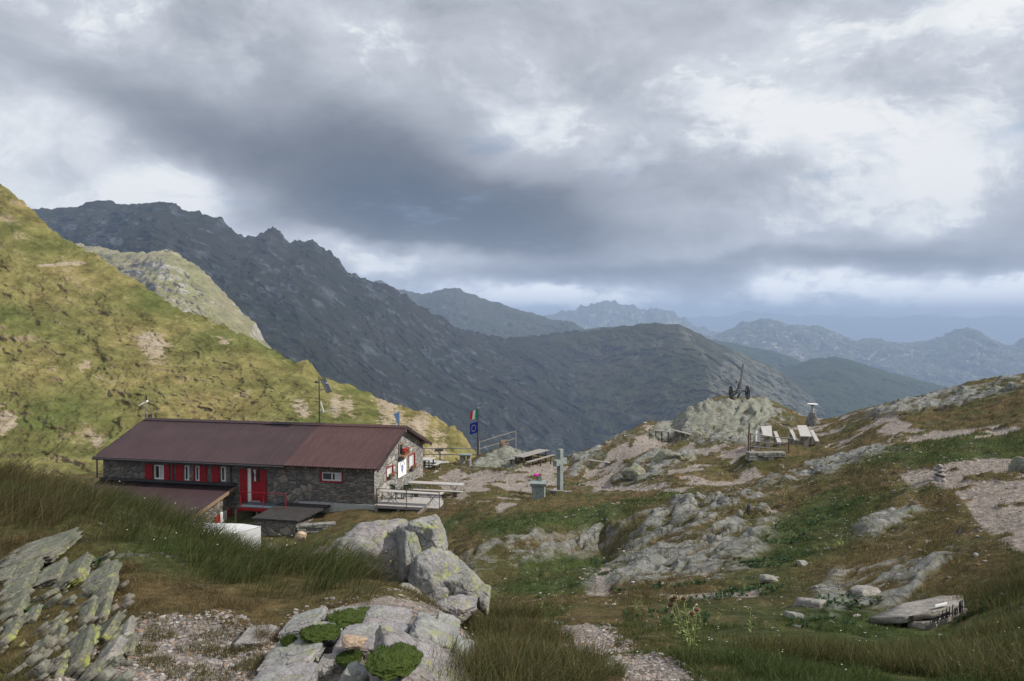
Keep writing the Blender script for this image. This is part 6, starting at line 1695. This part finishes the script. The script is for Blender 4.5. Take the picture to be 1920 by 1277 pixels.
# loose stones lying in the gravel: nobody could count them
def scatter_stones(name, n, seed, polys, size, mats, label):
    rs = np.random.RandomState(seed)
    protos = [rock_shape(300 + i, 2, 8, 12, .06) for i in range(10)]
    allV, allF, cols = [], [], []; off = 0; got = 0
    areas = []
    pts = []
    for poly, wgt in polys:
        lo, hi = poly.min(0), poly.max(0); k = int(n * wgt * 3)
        # denser close to the viewer, where each stone shows
        q = rs.uniform(lo, hi, (k, 2)); sd = sd_poly(q[:, 0], q[:, 1], poly)
        q = q[sd > -.1 - .02 * np.hypot(q[:, 0], q[:, 1])][:int(n * wgt)]; pts.append(q)
    q = np.concatenate(pts); z = ground_z(q[:, 0], q[:, 1]); R = np.hypot(q[:, 0], q[:, 1])
    pal = np.array([(.24, .215, .195), (.29, .265, .25), (.20, .17, .15), (.36, .34, .32), (.19, .18, .185), (.27, .185, .13), (.24, .20, .20), (.28, .25, .23)])
    for i in range(len(q)):
        V, Fc = protos[rs.randint(10)]
        s = size[0] * (size[1] / size[0]) ** (rs.rand() ** 2.2) * (1 + R[i] / 14)
        d = s * np.array([rs.uniform(.7, 1.4), rs.uniform(.6, 1.1), rs.uniform(.18, .45)])
        a = rs.uniform(0, 6.28); c, s_ = math.cos(a), math.sin(a)
        W_ = V * d; W_ = np.stack([W_[:, 0] * c - W_[:, 1] * s_, W_[:, 0] * s_ + W_[:, 1] * c, W_[:, 2] + W_[:, 0] * rs.uniform(-.3, .3)], 1) + (q[i, 0], q[i, 1], z[i] + d[2] * .35)
        allV.append(W_); allF.append(Fc + off); off += len(V)
        cols.append(np.tile(pal[rs.randint(len(pal))] * rs.uniform(.6, 1.1), (len(V), 1)))
    o = np_mesh(name, np.concatenate(allV), np.concatenate(allF), mats, smooth=False, attrs={'tint': np.concatenate(cols)})
    o['kind'] = 'stuff'; o['label'] = label
m_, w_, b__ = material('loose_stones')
tn = w_.attr('tint', 0); nn_ = w_.noise(pos(w_), 40, 4, .65)
w_.l.new(w_.mix(w_.mapr(nn_, .3, .7), w_.vm('SCALE', tn, .75), w_.vm('SCALE', tn, 1.25)), b__.inputs['Base Color']); b__.inputs['Roughness'].default_value = .95
M['loose'] = m_
nearp = [(DIRT[12], .50), (DIRT[13], .22), (DIRT[8], .14), (DIRT[9], .14)]
scatter_stones('gravel', 11000, 5, nearp, (.0035, .017), M['loose'], 'loose pinkish and grey stone chips in the foreground')
farp = [(DIRT[6], .25), (DIRT[2], .2), (DIRT[3], .2), (DIRT[0], .15), (DIRT[10], .1), (DIRT[4], .1)]
scatter_stones('gravel', 3500, 6, farp, (.006, .022), M['loose'], 'loose stone chips along the paths and around the terrace')
field = [(ground_poly([(880, 1050), (1200, 930), (1900, 830), (1900, 1120), (1500, 1180), (1000, 1150)]), 1.0)]
scatter_stones('field_stones', 1800, 7, field, (.006, .026), M['loose'], 'pale stones scattered in the turf of the right slope')

# ------------------------------------------------------------------ grass and plants
def leaf_material():
    m, w, b = material('grass_blades')
    c = w.attr('tint', 0)
    w.l.new(c, b.inputs['Base Color']); b.inputs['Roughness'].default_value = .7; b.inputs['Specular IOR Level'].default_value = .15
    tl = w.n.new('ShaderNodeBsdfTranslucent'); w.l.new(w.vm('SCALE', c, 1.1), tl.inputs[0])
    mx = w.n.new('ShaderNodeMixShader'); mx.inputs[0].default_value = .3
    out = [n for n in w.n if n.type == 'OUTPUT_MATERIAL'][0]
    w.l.new(b.outputs[0], mx.inputs[1]); w.l.new(tl.outputs[0], mx.inputs[2]); w.l.new(mx.outputs[0], out.inputs[0])
    return m
M['blade'] = leaf_material()
GREEN = np.array([(.036, .072, .016), (.055, .092, .024), (.024, .050, .011), (.085, .108, .034)])
DRY = np.array([(.15, .112, .052), (.115, .082, .038), (.21, .16, .085), (.085, .056, .030)])
def blades(name, x, y, h, wd, dry, label, rs, lean=(.55, .1), droop=.35, spread=.5, sink=.02, zoff=None):
    n = len(x)
    z = ground_z(x, y) - sink
    if zoff is not None: z = z + zoff
    a = rs.uniform(0, 2 * math.pi, n)                       # facing of the flat side
    ca, sa = np.cos(a) * wd / 2, np.sin(a) * wd / 2
    dx = lean[0] * rs.uniform(.4, 1.3, n) + rs.normal(0, spread, n); dy = lean[1] + rs.normal(0, spread, n)
    B = np.stack([x, y, z], 1)
    def at(t):
        k = t ** 1.8
        return B + np.stack([dx * h * k, dy * h * k, h * (t - droop * t ** 3 * np.clip(np.hypot(dx, dy), 0, 1.4))], 1)
    side = np.stack([ca, sa, np.zeros(n)], 1)
    rows = [(0, 1.0), (.38, .9), (.72, .6)]
    V = []
    for t, k in rows:
        c = at(t); V += [c - side * k, c + side * k]
    V.append(at(1.0))
    V = np.stack(V, 1)                                      # n,7,3
    base = (np.arange(n) * 7)[:, None, None]
    T = np.array([[0, 1, 3], [0, 3, 2], [2, 3, 5], [2, 5, 4], [4, 5, 6]])[None]
    Fc = (base + T).reshape(-1, 3)
    g = GREEN[rs.randint(4, size=n)]; d = DRY[rs.randint(4, size=n)]
    col = g * (1 - dry[:, None]) + d * dry[:, None]
    col = col * rs.uniform(.7, 1.35, n)[:, None]
    tip = (d * 1.0)[:, None, :]
    C = np.repeat(col[:, None, :], 7, 1); kt = np.array([0, 0, .0, .0, .15, .15, .5])[None, :, None] * (rs.rand(n)[:, None, None] * .9)
    C = C * (1 - kt) + tip * kt
    o = np_mesh(name, V.reshape(-1, 3), Fc, M['blade'], attrs={'tint': C.reshape(-1, 3)})
    o['kind'] = 'stuff'; o['label'] = label
    return o
rs = np.random.RandomState(7)
def in_polys(x, y, polys): 
    k = np.zeros(len(x), bool)
    for p in polys: k |= sd_poly(x, y, p) > 0
    return k
# tall windswept grass over the hump on the left
TALL = ground_poly([(-420, 1010), (0, 1012), (150, 1000), (240, 1035), (300, 1085), (420, 1115), (560, 1130), (700, 1128), (760, 1100), (700, 1094), (600, 1077), (480, 1049), (350, 999), (200, 944), (0, 904), (-420, 895)])
TB = np.concatenate([TALL[:9], [((760 - 960) / F * 8.2, 8.2), ((640 - 960) / F * 9.5, 9.5), ((480 - 960) / F * 10.8, 10.8), ((300 - 960) / F * 12, 12), ((0 - 960) / F * 13, 13), ((-420 - 960) / F * 13, 13)]])
TOR = TB
lo, hi = TOR.min(0), TOR.max(0)
q = rs.uniform(lo, hi, (620000, 2)); sd = sd_poly(q[:, 0], q[:, 1], TOR)
cl = fbm(q[:, 0] / .28, q[:, 1] / .28, octv=3); cl2 = fbm(q[:, 0] / 1.1 + 7, q[:, 1] / 1.1, octv=3)
k = (sd > 0) & (rs.rand(len(q)) < np.clip(.45 + cl * 1.5, .05, 1) * sstep(0, .5, sd + .2))
q = q[k][:190000]; sd = sd[k][:190000]; cl2 = cl2[k][:190000]
hh = (.24 + .20 * np.clip(cl2 + .5, 0, 1.2)) * rs.uniform(.6, 1.15, len(q)) * (.6 + .4 * sstep(0, .35, sd)) * np.interp(960 + F * q[:, 0] / q[:, 1], [0, 330, 430, 520, 700], [.9, .95, .65, .85, 1.3])
pxx = 960 + F * q[:, 0] / q[:, 1]
left = sstep(330, 60, pxx)
dry = np.clip(.16 + .35 * sstep(.3, .0, sd) + .5 * np.clip(cl2, -.3, .6) + .42 * left + rs.normal(0, .12, len(q)), 0, 1)
blades('tall_grass', q[:, 0], q[:, 1], hh, .0035 + .0012 * rs.rand(len(q)), dry, 'tall wind-bent green grass on the hump in front of the hut', rs, lean=(.75, .1), spread=.28)
# pale seed stalks above it
k = rs.rand(len(q)) < .012
blades('grass_stalks', q[k, 0], q[k, 1], hh[k] * 1.3 + .08, np.full(k.sum(), .004), np.full(k.sum(), 1.0), 'pale dry seed stalks rising above the tall grass', rs, lean=(.5, 0), spread=.25, droop=.5)

def sample_fan(n, u0, u1, Y0, Y1):
    u = rs.uniform(u0, u1, n); Y = np.exp(rs.uniform(math.log(Y0), math.log(Y1), n))
    return u * Y, Y
def turf(name, n, u, Yr, hfun, dryf, label, cut=.45, polys=None, not_polys=None, lean=(.25, 0), spread=.45, clump=.35):
    x, y = sample_fan(n, u[0], u[1], Yr[0], Yr[1])
    d, r, l = masks(x, y)
    c = fbm(x / clump / np.clip(y / 8, 1, 4), y / clump / np.clip(y / 8, 1, 4), octv=3)
    keep = (rs.rand(n) < np.clip(.5 + c * 1.6, .03, 1)) & (d < .5) & ((r < .45) | (rs.rand(n) < .16 * (r < 1.1)))
    if polys is not None: keep &= in_polys(x, y, polys)
    if not_polys is not None: keep &= ~in_polys(x, y, not_polys)
    x, y, l, c = x[keep], y[keep], l[keep], c[keep]
    b_ = fbm(x / 2.4 + 20, y / 2.4, octv=4)
    dry = np.clip(dryf(x, y, l) + b_ * .9 + rs.normal(0, .12, len(x)), 0, 1)
    h = hfun(x, y) * rs.uniform(.55, 1.25, len(x)) * np.clip(.75 + c, .4, 1.4)
    return blades(name, x, y, h, np.maximum(.003, .00055 * y), dry, label, rs, lean=lean, spread=spread)
SLABF = ground_poly([(1640, 1165), (1700, 1150), (1830, 1120), (1838, 1165), (1745, 1192)])
HUT_FOOT = np.array([h_world(WX0 - .5, -5.2)[:2], h_world(.3, -5.2)[:2], h_world(.3, 9.5)[:2], h_world(WX0 - .5, 9.5)[:2]])
DECK_F = np.array([h_world(-.2, -.5)[:2], h_world(4.1, -.4)[:2], h_world(4.1, 3.6)[:2], h_world(-.2, 3.6)[:2]])
turf('foreground_grass', 230000, (-.12, .72), (3.4, 10.5), lambda x, y: .075 + .05 * np.clip(fbm(x / 1.2, y / 1.2) * 2, -.6, 1), lambda x, y, l: .30 - .22 * l, 'green and brown grass in the near hollow', not_polys=[TB, SLABF])
turf('turf', 260000, (-.30, .74), (10.0, 36), lambda x, y: .055 + .0030 * y, lambda x, y, l: .62 - .55 * l, 'short dry turf of the middle slopes', not_polys=[TB, HUT_FOOT], lean=(.15, 0), clump=.5)
turf('far_turf', 110000, (-.62, .72), (34, 72), lambda x, y: .10 + .0010 * y, lambda x, y, l: .62 - .35 * l, 'short turf round the hut and terrace', not_polys=[HUT_FOOT, DECK_F], lean=(.1, 0), clump=.8)
# dry grass among the tilted slabs
turf('slab_grass', 230000, (-.72, -.04), (3.5, 6.9), lambda x, y: .07 + 0 * x, lambda x, y, l: .78, 'brown dry grass between the tilted slabs', not_polys=[TB, DIRT[12]], lean=(.3, 0), spread=.6, clump=.25)
# long dark tufts right of the ledge
def tuft_field(name, label, centres, n, R_, h, dryv, seed, lean=(.2, 0), width=.0035):
    r_ = np.random.RandomState(seed); X, Y_, D = [], [], []
    for (px, py, rad) in centres:
        cx, cy2 = hit(px, py); a = r_.uniform(0, 6.28, n); rr = rad * np.sqrt(r_.rand(n))
        X.append(cx + np.cos(a) * rr); Y_.append(cy2 + np.sin(a) * rr)
    X, Y_ = np.concatenate(X), np.concatenate(Y_)
    dry = np.clip(dryv + r_.normal(0, .22, len(X)), 0, 1)
    return blades(name, X, Y_, h * r_.uniform(.5, 1.15, len(X)), np.full(len(X), width), dry, label, r_, lean=lean, spread=.38)
tuft_field('long_tufts', 'long dark brown and green grass tufts right of the ledge', [(930, 1190, .35), (985, 1200, .4), (1000, 1250, .4), (935, 1260, .3), (1010, 1290, .3), (900, 1290, .3), (960, 1160, .3)], 2200, None, .20, .5, 3)
tuft_field('ledge_tufts', 'small dry tufts in the cracks of the ledge', [(580, 1195, .10), (690, 1165, .12), (470, 1205, .12), (640, 1180, .12), (850, 1250, .10), (440, 1260, .2), (370, 1210, .12), (290, 1235, .10), (330, 1160, .25), (250, 1170, .2), (400, 1185, .14), (345, 1250, .14), (260, 1215, .10), (470, 1240, .10), (420, 1215, .10), (300, 1190, .10), (380, 1280, .14)], 420, None, .07, .6, 4)
tuft_field('corner_tufts', 'tall grass tufts in the lower right corner', [(1850, 1130, .5), (1900, 1180, .4), (1800, 1230, .4), (1700, 1250, .4), (1880, 1260, .4), (1600, 1240, .4), (1480, 1230, .35)], 2600, None, .17, .42, 6)

# broad-leaved dark green herbs on the slope
def herbs():
    r_ = np.random.RandomState(12); V, Fc, C = [], [], []; off = 0
    spots = [(1400, 1110, .5, 60), (1440, 1060, .6, 70), (1480, 1020, .6, 60), (1500, 990, .7, 50), (1180, 1108, .25, 22), (1290, 1108, .25, 26), (1230, 1105, .2, 12), (1560, 960, .8, 40), (1590, 1140, .35, 40), (1540, 1170, .3, 30), (1330, 1125, .3, 18), (1830, 1150, .3, 30),
             (108, 1070, .12, 20), (160, 1062, .14, 34), (135, 1095, .1, 14), (60, 1150, .06, 8), (1075, 908, .8, 40), (1020, 1120, .2, 14), (1255, 1160, .5, 40)]
    for px, py, rad, n in spots:
        cx, cy2 = hit(px, py)
        for _ in range(n):
            a = r_.uniform(0, 6.28); rr = rad * math.sqrt(r_.rand()); x, y = cx + math.cos(a) * rr, cy2 + math.sin(a) * rr
            z = gz(x, y); L0_ = .036 * (1 + y / 14) * r_.uniform(.7, 1.3)
            for k in range(7):
                b_ = r_.uniform(0, 6.28); el_ = r_.uniform(.2, 1.1); L = L0_ * r_.uniform(.7, 1.3)
                d = np.array([math.cos(b_) * math.cos(el_), math.sin(b_) * math.cos(el_), math.sin(el_)]); s_ = np.array([-math.sin(b_), math.cos(b_), 0]) * L * .2
                o_ = np.array([x, y, z + L * .1]); P1 = o_ + d * L * .5; P2 = o_ + d * L + np.array([0, 0, -L * .2])
                V += [o_, P1 - s_, P1 + s_, P2]; Fc += [[off, off + 1, off + 2], [off + 1, off + 3, off + 2]]; off += 4
                c = np.array((.026, .055, .018)) * r_.uniform(.6, 1.6); C += [c] * 4
    o = np_mesh('herbs', np.array(V), np.array(Fc), M['blade'], attrs={'tint': np.array(C)}); o['kind'] = 'stuff'; o['label'] = 'dark green broad-leaved herbs on the slope'
herbs()
def small_flowers():
    r_ = np.random.RandomState(3); V, Fc, C = [], [], []; off = 0
    oct_ = np.array([(1, 0, 0), (0, 1, 0), (-1, 0, 0), (0, -1, 0), (0, 0, .6), (0, 0, -.4)]); of = np.array([[0, 1, 4], [1, 2, 4], [2, 3, 4], [3, 0, 4], [1, 0, 5], [2, 1, 5], [3, 2, 5], [0, 3, 5]])
    for (u0, u1, Y0, Y1, n, hh_) in ((-.1, .7, 4, 14, 150, .08), (.1, .6, 12, 30, 110, .07), (-.55, -.15, 5.5, 8.5, 26, .3)):
        x, y = r_.uniform(u0, u1, n), np.exp(r_.uniform(math.log(Y0), math.log(Y1), n)); x = x * y
        z = ground_z(x, y) + hh_ * r_.uniform(.6, 1.1, n)
        for i in range(n):
            s = .0045 * (1 + y[i] / 10); V.append(oct_ * s + (x[i], y[i], z[i])); Fc.append(of + off); off += 6
            C.append(np.tile(np.array([(.7, .7, .66), (.62, .55, .12), (.6, .6, .5)][r_.choice(3, p=[.72, .1, .18])]), (6, 1)))
    o = np_mesh('wild_flowers', np.concatenate(V), np.concatenate(Fc), M['blade'], attrs={'tint': np.concatenate(C)}); o['kind'] = 'stuff'; o['label'] = 'tiny white and yellow flower heads in the grass'
small_flowers()

# moss cushions on the ledge
m_, w_, b__ = material('moss'); n_ = w_.noise(obj_co(w_), 30, 6, .7); n2 = w_.noise(obj_co(w_), 5, 4, .6)
w_.l.new(w_.mix(w_.mapr(n_, .3, .7), w_.mix(n2, (.030, .060, .008), (.06, .075, .012)), (.055, .08, .016)), b__.inputs['Base Color']); b__.inputs['Roughness'].default_value = 1.0; bump(w_, b__, n_, 1.0, .02)
M['moss'] = m_
from mathutils.bvhtree import BVHTree
def bvh_of(o):
    mw = Matrix.LocRotScale(o.location, o.rotation_euler, None)
    return BVHTree.FromPolygons([mw @ v.co for v in o.data.vertices], [p.vertices[:] for p in o.data.polygons])
LEDGE = [bvh_of(o) for o in ROCKS if o.get('group') == 'rocks of the bottom ledge']
def touch(px, py):
    d = P(px, py, 1.0).normalized(); best = None
    for t in LEDGE:
        r = t.ray_cast(Vector((0, 0, 0)), d)
        if r[0] is not None and (best is None or r[3] < best): best = r[3]
    gx, gy = hit(px, py); g = Vector((gx, gy, gz(gx, gy)))
    return d * best if best is not None and best < g.length + .3 else g
for i, (px, py, w1, h1, lb) in enumerate([(738, 1242, 80, 48, 'largest bright green moss cushion near the bottom of the ledge'), (668, 1160, 84, 30, 'moss cushion along the upper edge of the ledge'),
      (600, 1190, 62, 26, 'moss cushion left of the orange flat stone'), (655, 1238, 40, 24, 'small moss cushion just below the orange flat stone'), (540, 1204, 22, 14, 'tiny dark moss cushion in a notch of the left ledge rock')]):
    c = touch(px, py); s = c.y / F; V = ico(5)[0].copy(); Fc = ico(5)[1]
    V = V * (1 + .42 * fbm(V[:, 0] * 1.7 + i * 5, V[:, 1] * 1.7, V[:, 2] * 1.7, 3) + .12 * fbm(V[:, 0] * 6, V[:, 1] * 6 + i, V[:, 2] * 6, 2))[:, None]
    V = V * np.array([w1 * .6 * s, h1 * 1.5 * s, h1 * .22 * s]); V[:, 2] += fbm(V[:, 0] * 30, V[:, 1] * 30, octv=3) * .012
    o = np_mesh('moss_cushion', V, Fc, M['moss']); o.location = c + Vector((0, .01, .004)); tag(o, lb, 'moss', 'moss cushions on the ledge')
    # short leafy stems on it
    r_ = np.random.RandomState(50 + i); k = np.nonzero(V[:, 2] > 0)[0]; k = k[r_.randint(len(k), size=900)]
    n = len(k); B_ = V[k]; hgt = r_.uniform(.006, .016, n); a = r_.uniform(0, 6.28, n); d = np.stack([np.cos(a) * .4, np.sin(a) * .4, np.ones(n)], 1) * hgt[:, None]; sd_ = np.stack([-np.sin(a), np.cos(a), np.zeros(n)], 1) * .0018
    VV = np.stack([B_ - sd_, B_ + sd_, B_ + d], 1).reshape(-1, 3); col = np.repeat(np.array((.055, .085, .018))[None] * r_.uniform(.5, 1.7, (n, 1)), 3, 0)
    l_ = np_mesh('leaf_tips', VV, np.arange(n * 3).reshape(-1, 3), M['blade'], o, attrs={'tint': col}); l_['kind'] = 'stuff'

# pale thistles
M['thistle'] = simple('pale_thistle_leaf', (.20, .24, .09), .7, .35, 25)
M['thistle_head'] = simple('thistle_bract', (.36, .38, .17), .7, .3, 30)
M['thistle_core'] = simple('withered_thistle_head', (.10, .035, .035), .9, .4, 40)
def thistle(px, py, Y, H, stems, label, seed):
    r_ = random.Random(seed); p = P(px, py, Y); z = gz(p.x, p.y)
    t = empty('thistle', (p.x, p.y, z), 0, label, 'thistle', 'pale yellow thistles in the hollow')
    for s_ in range(stems):
        dx, dy = r_.uniform(-.16, .16) * H / .4, r_.uniform(-.1, .1); h = H * r_.uniform(.75, 1.0)
        st = MB(); a = Vector((dx * .15, dy * .15, -.02)); tip = Vector((dx, dy, h)); st.tube(a, tip, .006 * H / .4, .004 * H / .4, seg=5); st.build('stem', M['thistle'], t)
        lv = MB()
        for k in range(11):
            q = a.lerp(tip, .12 + .075 * k); an = r_.uniform(0, 6.28); L = H * (.30 - .018 * k) * r_.uniform(.8, 1.2)
            d = Vector((math.cos(an), math.sin(an), .55)).normalized(); sd_ = Vector((-math.sin(an), math.cos(an), 0)) * L * .11
            p1 = q + d * L * .55; p2 = q + d * L + Vector((0, 0, -L * .2))
            for j in (0.25, 0.55, 0.8):
                c = q + (p2 - q) * j
                lv.poly([c - sd_ * 1.9 * (1.1 - j) + Vector((0, 0, .2 * L * .3)), c - d * L * .1, c + d * L * .12]); lv.poly([c + sd_ * 1.9 * (1.1 - j) + Vector((0, 0, .2 * L * .3)), c - d * L * .1, c + d * L * .12])
            lv.poly([q, p1 - sd_ * .5, p2, p1 + sd_ * .5])
        lv.build('leaves', M['thistle'], t)
        hd = MB(); r0 = .020 * H / .4
        for k in range(12):
            an = 2 * math.pi * k / 12; d = Vector((math.cos(an) * .8, math.sin(an) * .8, .45)); sd_ = Vector((-math.sin(an), math.cos(an), 0)) * r0 * .3
            hd.poly([tip - sd_, tip + sd_, tip + d * r0 * 2.3])
            hd.poly([tip + Vector((0, 0, -r0)) - sd_, tip + Vector((0, 0, -r0)) + sd_, tip + Vector((d.x, d.y, .1)) * r0 * 3.0])
        h_ = hd.build('flower_head', M['thistle_head'], t)
        MB().ball(tip + Vector((0, 0, r0 * .3)), r0, 2, (1, 1, .8)).build('core', M['thistle_core'], h_)
thistle(1297, 1268, 5.15, .34, 6, 'large pale thistle clump with dark red-brown heads at the lower edge of the hollow', 1)
for i, (px, py, Y, lb) in enumerate([(1190, 1150, 8.8, 'small thistle near the end of the pale rill'), (1202, 1160, 8.6, 'thistle just in front of the one by the pale rill'), (1268, 1170, 8.0, 'leftmost thistle of the middle row'), (1294, 1168, 8.1, 'second thistle of the middle row'),
      (1320, 1172, 7.9, 'third thistle of the middle row'), (1337, 1172, 7.9, 'rightmost thistle of the middle row'), (1398, 1100, 10.9, 'thistle standing in the dark herbs below the rock face'), (1409, 1196, 6.9, 'single thistle in the green grass right of the middle row'),
      (1583, 1148, 8.6, 'thistle beside the cracked grey rock'), (933, 1112, 8.9, 'thistle right of the lichened boulders'), (1010, 1150, 8.6, 'thistle at the far left of the hollow'), (1168, 1040, 22.0, 'tiny thistle beside the rock step'), (1574, 1012, 13.4, 'thistle high on the herb slope')]):
    thistle(px, py, Y, .20 if Y < 12 else .34, 1 if i % 3 else 2, lb, i + 10)
